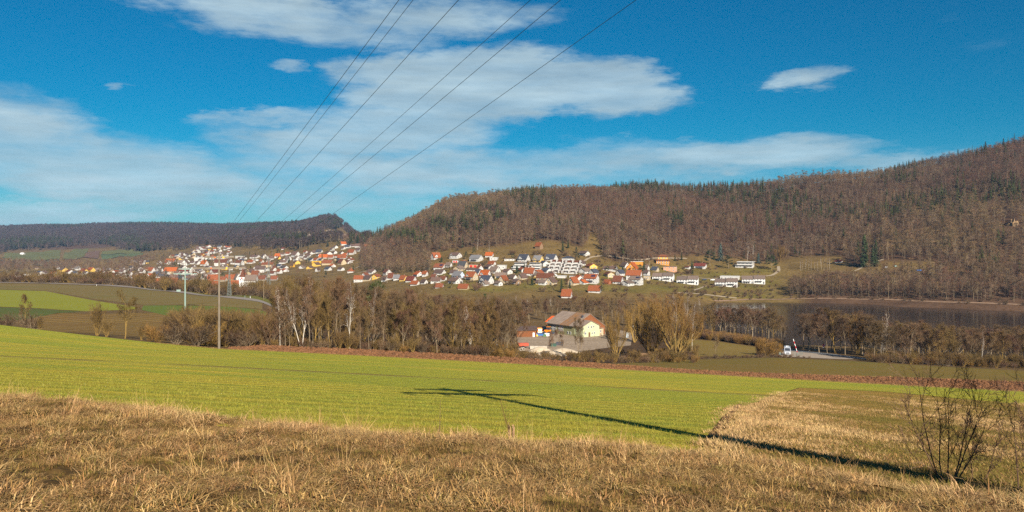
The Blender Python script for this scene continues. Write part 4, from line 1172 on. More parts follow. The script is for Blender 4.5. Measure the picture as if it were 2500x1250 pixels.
    if 'D' in opt:                                   # front gable dormer
        dm = MB(); dw = min(Lh * .34, 4.2); dz = h + rr * .62
        dm.prism([(-dw / 2, 0), (dw / 2, 0), (dw / 2, dz - h - 1.0 + .4), (0, dz - h + .6), (-dw / 2, dz - h - 1.0 + .4)], 0, b * .9)
        dm.v = [(y_ - a * .35, -b - .25 + x_, h - .6 + z_) for (x_, y_, z_) in dm.v]
        do = dm.build('dormer', wallm(wall), o)
        link('window', WIN, do, (-a * .35, -b - .29, h + .9), 0)
        rf = MB(); zt = dz + .05; ze = dz - 1.6
        for sgn in (-1, 1):
            rf.poly([(-a * .35, -b - .6, zt + .12), (-a * .35 + sgn * (dw / 2 + .4), -b - .6, ze + .1), (-a * .35 + sgn * (dw / 2 + .4), b * .1, ze + .1), (-a * .35, b * .1, zt + .12)])
            rf.poly([(-a * .35, -b - .6, zt - .06), (-a * .35 + sgn * (dw / 2 + .4), -b - .6, ze - .08), (-a * .35 + sgn * (dw / 2 + .4), b * .1, ze - .08), (-a * .35, b * .1, zt - .06)])
        rf.build('dormer_roof', roofm(roof), do)
    if 'S' in opt and 'F' not in opt:                # solar panels on the front slope
        sl = math.atan2(rr, b)
        for (u0, k) in ((a * .1, 3),):
            for i in range(k):
                pm = MB(); xx = u0 + i * 1.15; y0, y1 = -b * .75, -b * .25
                n_ = (0, -math.sin(sl) * .36, math.cos(sl) * .36)
                pm.poly([(xx, y0, h + rr * .25 + n_[2]), (xx + 1.05, y0, h + rr * .25 + n_[2]), (xx + 1.05, y1, h + rr * .75 + n_[2]), (xx, y1, h + rr * .75 + n_[2])])
                pm.poly([(xx, y0, h + rr * .25 + n_[2] - .06), (xx, y1, h + rr * .75 + n_[2] - .06), (xx + 1.05, y1, h + rr * .75 + n_[2] - .06), (xx + 1.05, y0, h + rr * .25 + n_[2] - .06)])
                pm.build('solar_panel', solar_m, ro)
    if 'B' in opt:                                   # balcony
        bm_ = MB(); zb = h * .5
        bm_.box((0, -b - .7, zb - .35), (Lh * .55, 1.4, .18)); bm_.box((0, -b - 1.38, zb + .15), (Lh * .55, .06, .9))
        bm_.build('balcony', dark_metal if wall != 'orange' else wallm('wood'), o)
    if 'R' in opt:                                   # red garage doors
        for sx in (-.22, .22):
            dm = MB(); dm.box((Lh * sx, -b - .04, h * .42), (Lh * .3, .08, h * .75)); dm.build('garage_door', redpaint, o)
    HOUSES.append([o, xc, yb, w, roof, wall, opt, d, label, zone])
    return o

near_list = [
 (1064, 633, 17, -9, 5, 11, 'orange', 'white', 'D', 'white house with steep orange roof, leftmost on the upper lane below the forest'),
 (1112, 632, 20, 12, 9, 6, 'brown', 'white', 'D', 'white house with brown gable above the garage with red doors'),
 (1163, 639, 23, 11, 9, 7, 'grey', 'white', 'B', 'long white house with grey roof on the upper row, below the dark conifers'),
 (1195, 628, 17, 4, 5, 7, 'bright orange', 'white', '', 'small white house with bright orange roof above the flat white bungalow'),
 (1206, 636, 17, 4, 7, 0, 'white', 'white', 'F', 'flat white bungalow right below the small bright orange roof'),
 (1245, 637, 24, 3, 5, 0, 'dark brown', 'white', 'F', 'low white bungalow with flat dark roof on the upper row'),
 (1113, 641, 13, 3, 5, 0, 'grey', 'white', 'FRX', 'small flat garage with two red doors on the upper lane'),
 (1075, 657, 22, 11, 5, 8, 'terracotta', 'white', 'S', 'white house with terracotta roof right of the blue spruce'),
 (1130, 655, 17, 9, 6, 11, 'dark grey', 'beige', 'S', 'beige house with dark grey solar roof below the red garage doors'),
 (1158, 653, 22, 6, 7, 0, 'dark brown', 'cream', 'FRX', 'flat cream garage with one pair of red doors on the middle slope'),
 (1074, 671, 20, 11, 5, 8, 'dark brown', 'white', '', 'white house with dark brown roof just below the terracotta roof'),
 (1060, 680, 10, 6, 4, 6, 'rust', 'white', '', 'small white house with rust roof at the left edge of the slope village'),
 (1065, 691, 22, 5, 6, 7, 'brown', 'white', '', 'low white house with brown roof nearest the wood on the left'),
 (1119, 680, 18, 13, 7, 10, 'grey', 'pale blue', 'S', 'pale blue house with grey roof in the slope village'),
 (1112, 693, 19, 18, 7, 8, 'brown', 'white', 'B', 'broad white house with brown roof and big bright gable near the wood'),
 (1153, 662, 22, 8, 4, 3, 'dark brown', 'white', '', 'low white bungalow with shallow dark roof above the orange balconied house'),
 (1151, 685, 20, 13, 10, 11, 'orange', 'cream', 'DB', 'cream house with orange roof, front gable and balconies'),
 (1185, 680, 20, 11, 9, 11, 'bright orange', 'white', 'DS', 'white house with bright orange roof directly behind the dark blue roofed house'),
 (1188, 694, 22, 14, 9, 12, 'slate', 'white', 'DB', 'tall white house with dark blue roof and big front gable near the wood'),
 (1208, 669, 17, 12, 9, 9, 'grey brown', 'white', '', 'white house with grey brown roof and lit gable on the middle slope'),
 (1223, 680, 26, 4, 7, 7, 'grey brown', 'cream', 'B', 'long cream house with grey brown roof right of the dark blue roof'),
 (1229, 692, 12, -14, 8, 11, 'orange', 'cream', '', 'cream gable fronted house with orange roof on its right'),
 (1226, 658, 19, 4, 10, 0, 'white', 'white', 'F', 'white flat roofed modern house left of the dark terraced flats'),
 (1132, 707, 22, 6, 4, 9, 'orange', 'cream', 'X', 'orange roof half hidden behind the wood below the broad white house'),
 (1073, 703, 17, 4, 3, 7, 'terracotta', 'white', 'X', 'terracotta roof half hidden by the wood at the left of the slope village'),
 (1316, 609, 12, 8, 9, 8, 'orange', 'wood', 'X', 'lone tall hut with orange roof standing high on the slope under the forest'),
 (1279, 640, 21, 10, 8, 11, 'slate', 'white', 'DS', 'white house with slate roof left of the yellow house'),
 (1314, 641, 18, 9, 7, 10, 'grey', 'yellow', 'DS', 'yellow house with blue grey roof on the upper row'),
 (1346, 638, 22, 11, 6, 11, 'slate', 'white', 'DS', 'white house with slate roof right of the yellow house'),
 (1387, 640, 26, 5, 10, 5, 'slate', 'white', 'H', 'white cube villa with hipped slate roof above the stepped terraces'),
 (1427, 625, 16, 11, 7, 5, 'dark brown', 'white', 'B', 'white chalet with dark brown roof alone on the meadow at the forest edge'),
 (1293, 674, 22, 6, 8, 12, 'orange', 'white', '', 'white house with orange roof below the dark terraced flats'),
 (1275, 683, 14, -12, 6, 9, 'brown', 'cream', '', 'cream gable fronted house with brown roof beside the dark wooden house'),
 (1332, 687, 40, 6, 9, 10, 'rust', 'cream', '', 'long cream farmhouse with rust roof below the stepped terraces'),
 (1346, 696, 13, -17, 8, 10, 'brown', 'cream', '', 'cream half hipped house with front gable before the long farmhouse'),
 (1258, 695, 16, 12, 7, 6, 'dark brown', 'wood', 'B', 'dark wooden house with balcony near the wood'),
 (1400, 697, 14, -14, 8, 12, 'orange', 'cream', '', 'cream gable fronted house with orange roof right of the dark conical tree'),
 (1444, 693, 29, 9, 14, 9, 'orange', 'white', 'BS', 'big white apartment house with orange roof and balconies'),
 (1384, 728, 22, 5, 7, 14, 'orange', 'white', 'S', 'house with steep orange roof and solar panels standing lowest, behind the hall'),
 (1408, 678, 33, 3, 4, 0, 'grey', 'grey', 'FX', 'long low grey carport below the stepped terraces'),
 (1372, 679, 20, 3, 5, 0, 'white', 'white', 'FX', 'low white garage block at the foot of the stepped terraces'),
 (1490, 662, 30, 7, 6, 6, 'brown', 'white', '', 'wide white bungalow with brown roof behind dark bushes'),
 (1544, 660, 9, -21, 5, 14, 'bright orange', 'orange', '', 'pointed orange gable house behind the big orange roof'),
 (1548, 686, 34, 5, 15, 11, 'orange', 'white', 'B', 'large house with wide orange roof and wooden balconies'),
 (1553, 696, 26, 9, 14, 7, 'grey brown', 'white', 'BS', 'white two storey house with grey roof before the large orange roof'),
 (1509, 694, 20, 7, 8, 12, 'rust', 'white', '', 'white house with steep rust roof left of the two storey grey roofed house'),
 (1483, 694, 12, 6, 5, 6, 'orange', 'red wood', 'X', 'small wooden summer house with orange roof between two white houses'),
 (1452, 715, 27, 5, 6, 11, 'orange', 'white', '', 'white house with orange roof in the trees below the big apartment house'),
 (1636, 663, 29, 4, 12, 0, 'dark grey', 'pink', 'F', 'pink flat roofed house under the orange villa'),
 (1556, 646, 28, 3, 7, 0, 'white', 'orange', 'FX', 'long low orange shed behind the pointed gable'),
 (1580, 684, 14, 3, 10, 0, 'grey', 'cream', 'F', 'small cream cube house left of the first white row house'),
 (1710, 656, 26, 5, 7, 6, 'red', 'white', 'B', 'white house with red brown roof between dark conifers'),
 (1679, 657, 10, 4, 5, 2, 'rust', 'white', 'X', 'small white garage with rust roof by the drive'),
 (1782, 684, 42, 3, 9, 0, 'white', 'white', 'F', 'flat white row house partly behind the third row house'),
 (2048, 642, 14, 4, 4, 3, 'red', 'white', 'X', 'tiny white hut with dark red roof right of the birch row'),
 (857, 666, 13, 4, 4, 7, 'orange', 'white', 'HX', 'small house with orange hipped roof beside the pale track above the wood'),
 (876, 689, 21, 3, 8, 8, 'orange', 'white', '', 'long white house with orange roof above the birch tops'),
 (899, 686, 16, 11, 5, 8, 'dark brown', 'cream', '', 'cream house with dark solar roof next to the long orange roof'),
 (955, 682, 12, 6, 5, 10, 'rust', 'white', '', 'white house with brick red roof, left end of the small row over the wood'),
 (969, 684, 13, 4, 6, 7, 'grey', 'white', '', 'white house with grey roof second in the small row over the wood'),
 (985, 686, 12, 9, 5, 8, 'orange', 'yellow', '', 'yellow gabled house with orange roof in the small row over the wood'),
 (1004, 688, 18, 10, 4, 9, 'red', 'white', '', 'house with dark red roof at the right of the small row over the wood'),
 (1014, 697, 16, 9, 4, 7, 'orange', 'white', 'X', 'orange roof and white gable peeping over the wood below the dark red roof'),
]
for r_ in near_list:
    house(*r_[:9], label=r_[9], d0=520, d1=1300)

# two tier orange villa
def villa():
    d = hit(1621, 647, 560, 900); p = at(1621, d); s = d / FPX
    o = empty('villa', (p.x, p.y + 5, p.z), R(-14))
    L0, h0, L1, h1 = 31 * s, 11 * s, 23 * s, 6 * s
    m = MB(); m.box((0, 0, h0 / 2 - 1), (L0, 10, h0 + 2)); w0 = m.build('wall', wallm('orange'), o)
    def hip(L, D, z, rise, top):
        m = MB(); e = .7; a, b = L / 2 + e, D / 2 + e; k, j = top
        q = [(-a, -b, z), (a, -b, z), (a, b, z), (-a, b, z)]; t = [(-k, -j, z + rise), (k, -j, z + rise), (k, j, z + rise), (-k, j, z + rise)]
        for i in range(4): m.poly([q[i], q[(i + 1) % 4], t[(i + 1) % 4], t[i]])
        m.poly(t); m.poly([(x, y, zz - .2) for x, y, zz in q[::-1]])
        return m
    hip(L0, 10, h0, 1.3, (L1 / 2, 3.6)).build('roof', roofm('terracotta'), o)
    m = MB(); m.box((0, 0, h0 + 1.3 + h1 / 2 - .4), (L1, 7.2, h1 + .8)); m.build('upper_storey', wallm('yellow'), o)
    hip(L1, 7.2, h0 + 1.3 + h1, 2.0, (2.2, .3)).build('roof', roofm('terracotta'), o)
    for i in range(5):
        for z in (h0 * .3, h0 * .75): link('window', WIN, o, (-L0 / 2 + L0 * (i + .5) / 5, -5.04, z), 0)
    for i in range(3): link('window', WIN, o, (-L1 / 2 + L1 * (i + .5) / 3, -3.64, h0 + 1.3 + h1 * .45), 0)
    tag(o, 'two tier orange villa with hipped terracotta roofs at the forest edge', 'house', 'houses of the slope village')
villa()

def row_house(xc, yb, w, label, rot=-6):
    d = hit(xc, yb, 560, 900); s = d / FPX
    p = at(xc, d); L, Dp, h, rr = w * s, 9.5, 12.0 * s, 7.5 * s
    o = empty('row_house', (p.x, p.y + Dp / 2, p.z), R(rot) - math.atan((xc - CXP) / FPX))
    a, b = L / 2, Dp / 2
    for k, (x0, x1, dy, dz) in enumerate(((-a, -.02, .5, -.3), (0, a, 0, .15))):    # two halves slightly staggered
        m = MB(); m.prism([(-b + dy, -4), (b + dy, -4), (b + dy, h + dz), (dy, h + rr + dz - .05), (-b + dy, h + dz)], x0, x1); m.build('wall', wallm('bright white'), o)
        m = MB(); sl = rr / b; e, t = .45, .25
        for sg in (-1, 1):
            q = [(x0 - (.3 if k == 0 else 0), dy, h + rr + dz), (x1 + (.3 if k else 0), dy, h + rr + dz), (x1 + (.3 if k else 0), dy + sg * (b + e), h + dz - e * sl), (x0 - (.3 if k == 0 else 0), dy + sg * (b + e), h + dz - e * sl)]
            m.poly([(x, y, z + t) for x, y, z in q]); m.poly(q[::-1])
            m.poly([q[3], q[2], (q[2][0], q[2][1], q[2][2] + t), (q[3][0], q[3][1], q[3][2] + t)])
            for (i0, i1) in ((0, 3), (1, 2)): m.poly([q[i0], q[i1], (*q[i1][:2], q[i1][2] + t), (*q[i0][:2], q[i0][2] + t)])
        m.build('roof', roofm('grey brown'), o)
        cx = (x0 + x1) / 2
        for i in range(4):
            link('window', WIN, o, (x0 + (x1 - x0) * (i + .5) / 4, -b + dy - .03, h * .80 + dz), 0).scale = (.75, 1, .8)
        for i in range(3):
            link('window', WIN, o, (cx - 2 + i * 1.7 - .8, -b + dy - .03, h * .30 + dz), 0).scale = (1.1, 1, 1.1)
        m = MB(); bw = (x1 - x0) * .62
        m.box((cx - .6, -b + dy - .8, h * .52 + dz), (bw, 1.6, .2)); m.box((cx - .6, -b + dy - 1.56, h * .52 + .45 + dz), (bw, .05, .12))
        for i in range(10): m.box((cx - .6 - bw / 2 + bw * (i + .5) / 10, -b + dy - 1.56, h * .52 + .25 + dz), (.09, .05, .5))
        m.box((cx - .6 - bw / 2, -b + dy - 1.5, h * .26), (.12, .12, h * .52)); m.box((cx - .6 + bw / 2, -b + dy - 1.5, h * .26), (.12, .12, h * .52))
        m.build('balcony', dark_metal, o)
        m = MB(); m.box((x1 - 1.1, -b + dy - .04, 1.05), (1.0, .08, 2.1)); m.build('door', dark_metal, o)
    m = MB(); m.box((a * .4, 0, h + rr + .6), (.5, .5, 1.2)); m.build('chimney', dark_metal, o)
    tag(o, label, 'house', 'white row houses above the lake')
row_house(1622, 686, 50, 'white row house with grey brown roof, leftmost of the four above the lake', -9)
row_house(1682, 694, 51, 'white row house with grey brown roof, second from the left above the lake', -5)
row_house(1777, 700, 53, 'white row house standing lowest on the lawn, third from the left', -3)
row_house(1843, 693, 54, 'white row house with grey brown roof, rightmost of the four above the lake', 3)

def terrace_block(xc, yb, wpx, label, lev=4):
    """flats stepping back up the slope: white balcony fronts between brown roofed party walls"""
    d = hit(xc, yb, 560, 900); s = d / FPX; p = at(xc, d)
    o = empty('terraced_flats', (p.x, p.y, p.z), R(-20))
    W = wpx * s; hs, run = 2.8, 4.2
    for k in range(lev):
        z = k * hs; y = k * run + 2.5
        m = MB(); m.box((0, y + 3.2, z - .9), (W - .4, 6.4, hs + 1.6)); m.build('storey', wallm('grey'), o)
        m = MB(); m.box((0, y - 1.55, z + .35), (W * .72, .14, .85)); m.box((0, y - .8, z - .1), (W * .72, 1.5, .18)); m.build('balcony', wallm('white'), o)
        for i in range(3):
            wo = link('window', WIN, o, (W * (-.22 + .22 * i), y - .03, z + .15), 0); wo.scale = (1.25, 1, 1.1)
    for sx in (-.5, -.02, .5):                           # stepped party walls with roof slabs
        m = MB()
        for k in range(lev):
            y = k * run + 2.5; m.box((sx * W, y + 2.0, k * hs + .1), (.9, run + 2.2, hs + 3.2))
        m.build('party_wall', wallm('white'), o)
        for k in range(lev):
            y = k * run + 2.5; m = MB(); m.box((sx * W, y + 2.0, k * hs + 1.8), (2.6, run + 2.0, .26)); m.build('roof_step', roofm('rust'), o)
    m = MB(); m.box((0, lev * run + 3.2, lev * hs + .0), (W + 1.5, 7, .4)); m.box((0, lev * run + 3.2, lev * hs - 1.5), (W, 6, 3.0)); m.build('roof', roofm('rust'), o)
    tag(o, label, 'flats', 'stepped terrace flats')
terrace_block(1348, 667, 30, 'left one of the two white stepped terrace blocks with rust roofs')
terrace_block(1388, 669, 36, 'right one of the two white stepped terrace blocks with rust roofs')

def modern(xc, yb, w, h_px, lev, label, roofc='dark brown', wallc='white'):
    d = hit(xc, yb, 560, 900); s = d / FPX; p = at(xc, d); W = w * s; H = h_px * s / lev
    o = empty('balcony_house', (p.x, p.y + 5, p.z), R(-10) - math.atan((xc - CXP) / FPX))
    for k in range(lev):
        m = MB(); m.box((W * .04 * k, 1.2 * k, k * H + H / 2 - (1 if k == 0 else 0)), (W * (1 - .1 * k), 8, H + (2 if k == 0 else 0))); m.build('storey', wallm(wallc if k % 2 == 0 else 'grey'), o)
        m = MB(); m.box((W * .04 * k, -5.0 + 1.2 * k, k * H + .5), (W * (1 - .1 * k), .15, .9)); m.box((W * .04 * k, -4.5 + 1.2 * k, k * H + H), (W * (1.02 - .1 * k), 2.4, .25)); m.build('balcony', wallm('white'), o)
        n = int(W * (1 - .1 * k) / 3)
        for i in range(n): link('window', WIN, o, (W * .04 * k + W * (1 - .1 * k) * ((i + .5) / n - .5), -4.03 + 1.2 * k, k * H + H * .52), 0).scale = (1.7, 1, 1.2)
    m = MB(); m.box((W * .05, 1.2 * lev - .6, lev * H + .25), (W * .95, 9.5, .3)); m.build('roof', roofm(roofc), o)
    tag(o, label, 'house', 'houses of the slope village')
modern(1268, 659, 34, 17, 3, 'dark balconied terrace house below the slate roofed house, left one')
modern(1305, 660, 34, 18, 3, 'white and dark balconied terrace house below the yellow house')
modern(1822, 654, 42, 14, 2, 'long white modern house with balcony bands beside the blue spruce', 'white')

# far village -------------------------------------------------
far_list = [
 (370,668,10,10,7,8,'orange','white'),(341,661,5,11,5,5,'brown','white'),(418,669,28,6,7,9,'bright orange','cream'),(448,666,24,4,4,6,'red','white'),(474,668,8,-14,8,9,'grey brown','white'),
 (384,671,16,4,2,6,'slate','white'),(404,672,12,10,3,6,'grey brown','white'),(375,683,14,14,6,5,'orange','white'),(400,681,24,4,3,7,'slate','white'),(425,681,18,4,3,7,'brown','white'),
 (386,695,26,4,3,12,'orange','cream'),(420,693,26,4,3,11,'terracotta','white'),(417,641,20,4,3,6,'bright orange','white'),(409,646,6,9,5,6,'orange','white'),(453,648,5,-13,6,7,'brown','white'),(441,645,12,3,4,6,'grey brown','white'),
 (471,645,8,6,4,4,'brown','white'),(483,646,6,9,4,5,'brown','white'),(499,650,11,9,6,8,'bright orange','white'),(448,657,6,12,4,5,'brown','white'),(541,649,28,6,8,8,'rust','white'),(525,670,16,-10,5,8,'red','white'),
 (521,682,24,3,2,9,'orange','white'),(522,697,22,3,2,13,'orange','cream'),(543,687,18,7,3,8,'terracotta','cream'),(562,684,20,4,3,10,'orange','yellow'),(573,696,22,3,3,8,'orange','white'),(580,686,5,12,7,10,'grey brown','white'),
 (611,697,18,4,3,11,'rust','white'),(624,679,16,6,6,12,'terracotta','white'),(636,666,22,5,9,8,'dark brown','white'),(654,653,26,4,7,5,'terracotta','cream'),(585,648,13,9,7,6,'rust','white'),
 (623,631,16,10,4,5,'brown','white'),(645,631,5,10,6,5,'brown','white'),(659,635,10,-9,5,6,'brown','white'),(680,628,15,4,3,6,'bright orange','white'),(703,637,9,9,5,7,'grey brown','white'),(722,628,11,12,6,8,'brown','white'),
 (724,637,7,10,6,6,'grey brown','white'),(692,644,16,6,4,5,'brown','white'),(692,609,8,3,2,3,'red','white'),(757,623,7,9,4,5,'brown','white'),(613,644,13,8,4,5,'orange','white'),(714,653,6,5,6,4,'brown','ochre'),
 (790,631,20,4,3,7,'bright orange','white'),(808,631,12,4,3,6,'orange','white'),(836,632,20,4,3,7,'orange','white'),(835,647,9,13,6,9,'rust','cream'),(800,647,22,6,5,7,'terracotta','cream'),(801,624,8,13,5,5,'brown','white'),
 (859,622,14,8,6,7,'orange','white'),(838,599,12,-4,4,5,'bright orange','white'),(849,606,12,5,4,4,'slate','white'),(862,603,10,4,3,4,'brown','white'),(873,604,10,4,4,5,'brown','white'),(884,604,10,4,3,4,'brown','white'),(895,605,10,4,3,5,'orange','white'),(906,606,9,4,3,5,'orange','white'),
 (876,614,8,8,4,5,'brown','white'),(819,607,5,8,4,4,'brown','white'),(811,613,5,6,5,4,'brown','white'),(780,618,12,6,3,6,'slate','white'),(767,620,8,4,4,5,'brown','white'),(748,633,8,6,5,4,'brown','white'),(738,629,8,7,5,4,'grey brown','white'),
 (665,672,12,7,5,5,'rust','white'),(682,668,8,7,6,5,'terracotta','white'),(640,684,16,4,3,8,'rust','white'),(670,684,14,4,3,7,'terracotta','white'),(466,683,18,4,3,7,'brown','white'),(462,697,22,4,2,9,'rust','white'),
 (98,673,6,16,6,5,'slate','white'),(131,676,9,13,5,8,'orange','white'),(155,663,9,13,4,6,'dark brown','yellow'),(170,669,8,14,5,5,'rust','white'),(205,666,10,9,4,6,'orange','yellow'),(223,664,9,10,5,6,'orange','yellow'),
 (190,660,8,5,5,5,'grey','white'),(183,672,10,8,3,6,'slate','white'),(196,675,10,7,4,3,'grey brown','white'),(218,677,10,6,3,5,'brown','cream'),(275,676,10,4,3,6,'red','white'),(266,675,8,6,5,5,'brown','white'),(240,661,10,4,3,3,'grey brown','white'),
 (252,667,9,6,4,5,'brown','white'),(286,680,8,6,4,4,'grey brown','white'),(300,668,8,8,5,5,'brown','white'),(316,673,9,8,5,5,'brown','white'),(345,684,8,7,5,6,'orange','cream'),(331,676,9,7,4,5,'grey brown','white'),(320,657,8,6,4,4,'slate','white'),
 (774,644,22,0,7,0,'grey','ochre','F'),(624,637,15,0,4,0,'slate','white','F'),(588,629,24,0,4,0,'green','grey','F'),(552,631,38,0,5,0,'white','white','F'),(500,634,46,0,5,0,'white','white','F'),(68,674,16,0,4,0,'white','white','F'),(47,677,18,0,3,0,'white','white','F'),(25,680,16,0,3,0,'grey','white','F'),
 (55,623,7,4,3,3,'white','white'),
]
for t in far_list:
    house(*t[:8], opt=(t[8] if len(t) > 8 else ''), d0=640, d1=2600)
fr_ = random.Random(99)
taken = [(h_[1], h_[2]) for h_ in HOUSES]
def fill(n, x0, x1, y0, y1, wr, shape=None):
    k = 0; tries = 0
    while k < n and tries < n * 40:
        tries += 1
        xi, yi = fr_.uniform(x0, x1), fr_.uniform(y0, y1)
        if shape and not shape(xi, yi): continue
        if any(abs(xi - a) < wr * 1.05 and abs(yi - b) < wr * .42 for a, b in taken): continue
        d = hit(xi, yi, 640, 2600)
        if d is None: continue
        w = wr * fr_.uniform(.55, 1.0); g = w * fr_.choice([.5, .9, 1.3, -1.0]); hh = wr * fr_.uniform(.28, .5)
        rf = fr_.choices(['brown', 'grey brown', 'orange', 'bright orange', 'slate', 'rust', 'terracotta', 'dark brown'], [6, 5, 3, 1, 3, 2, 2, 2])[0]
        wa = fr_.choices(['white', 'cream', 'yellow', 'beige'], [13, 2, 1, 1])[0]
        if abs(g) > w: w, g = w * .7, g * .9
        house(xi, yi, w, g, hh, wr * fr_.uniform(.28, .45), rf, wa, d=d)
        taken.append((xi, yi)); k += 1
fill(46, 408, 562, 604, 633, 8, lambda x, y: y > 634 - (x - 400) * .32 and y < 634)
fill(26, 320, 560, 636, 664, 10)
fill(26, 300, 520, 664, 692, 11, lambda x, y: x > 330 or y < 684)
fill(24, 560, 860, 604, 640, 9, lambda x, y: y > 636 - (x - 560) * .10)
fill(18, 235, 330, 655, 686, 8)
fill(14, 560, 700, 640, 682, 11)

fill(30, 1050, 1430, 646, 706, 16)
fill(14, 60, 300, 655, 684, 9)
fill(16, 560, 860, 636, 664, 11)
fill(10, 1440, 1600, 650, 700, 17)
fill(8, 868, 1040, 668, 694, 15)

def church():
    d = 765.0; s = d / FPX; p = at(593, d)
    zt = -(676 - HYP) * s; zs = -(651 - HYP) * s
    o = empty('church', (p.x, p.y, p.z), R(-4) + math.atan((CXP - 593) / FPX) * .0)
    w = 5.3; hb = zt - p.z
    m = MB(); m.box((0, 0, hb / 2 - 1), (w, w, hb + 2)); m.build('tower', wallm('bright white'), o)
    m = MB(); b = w / 2 + .25
    q = [(-b, -b, hb), (b, -b, hb), (b, b, hb), (-b, b, hb)]; k = .55; mz = hb + 2.6
    r1 = [(-b * k, -b * k, mz), (b * k, -b * k, mz), (b * k, b * k, mz), (-b * k, b * k, mz)]; top = (0, 0, zs - p.z)
    for i in range(4):
        j = (i + 1) % 4; m.poly([q[i], q[j], r1[j], r1[i]]); m.poly([r1[i], r1[j], top])
    m.poly(q[::-1]); m.build('spire', roofm('rust'), o)
    for (x, z) in ((-1.2, hb - 2.6), (1.2, hb - 2.6), (0, hb - 6.0)):
        wm = MB(); wm.box((x, -w / 2 - .04, z), (.8, .1, 1.5)); wm.build('window', glass, o)
    cm = MB(); cm.disc((0, -w / 2 - .06, hb - 1.2), (0, 1, 0), .75, .08, 16); cm.build('clock_face', redpaint, o)
    m = MB(); m.prism([(-4, -2), (4, -2), (4, 8), (0, 12.6), (-4, 8)], w / 2, w / 2 + 11); m.build('nave', wallm('white'), o)
    m = MB()
    for sg in (-1, 1):
        m.poly([(w / 2 + .05, 0, 13.0), (w / 2 + 11.4, 0, 13.0), (w / 2 + 11.4, sg * 4.5, 7.7), (w / 2 + .05, sg * 4.5, 7.7)]); m.poly([(w / 2 + .05, 0, 12.75), (w / 2 + 11.4, 0, 12.75), (w / 2 + 11.4, sg * 4.5, 7.45), (w / 2 + .05, sg * 4.5, 7.45)])
    m.build('nave_roof', roofm('grey brown'), o)
    tag(o, 'white church with square tower and pointed rust spire in the far village', 'church')
church()

# every house gets a label that singles it out
def zone_of(xi, yi):
    if xi > 1430: return 'on the right of the slope village'
    if xi > 1045: return 'in the slope village'
    if xi > 866: return 'just over the wood'
    if xi < 300: return 'at far village left end'
    if yi < 634 and xi < 575: return 'in far village top cluster'
    if yi < 634: return 'in far village upper right'
    if xi < 400: return 'in far village left part'
    if xi < 520: return 'behind the pale green pole'
    if yi > 662: return 'around the church tower'
    return 'above the church'
by = {}
for h_ in HOUSES:
    o, xi, yi, w, roof, wall, opt, d, label, zone = h_
    if label:
        tag(o, label, 'house', 'houses of the slope village' if xi > 840 else 'houses of the far village'); continue
    kind = ('flat roofed %s building' % wall) if 'F' in opt else ('%s house with %s roof' % (wall, roof))
    by.setdefault((kind, zone_of(xi, yi)), []).append((xi, o))
for (kind, zn), L_ in by.items():
    L_.sort(key=lambda t: t[0])
    for i, (xi, o) in enumerate(L_):
        if len(L_) == 1: lab = '%s %s' % (kind, zn)
        elif i == 0: lab = 'leftmost %s %s' % (kind, zn)
        elif i == len(L_) - 1: lab = 'rightmost %s %s' % (kind, zn)
        else: lab = '%s %s, %s from left' % (kind, zn, ordinal(i + 1))
        tag(o, lab, 'house', 'houses of the far village' if xi < 866 else 'houses of the slope village')
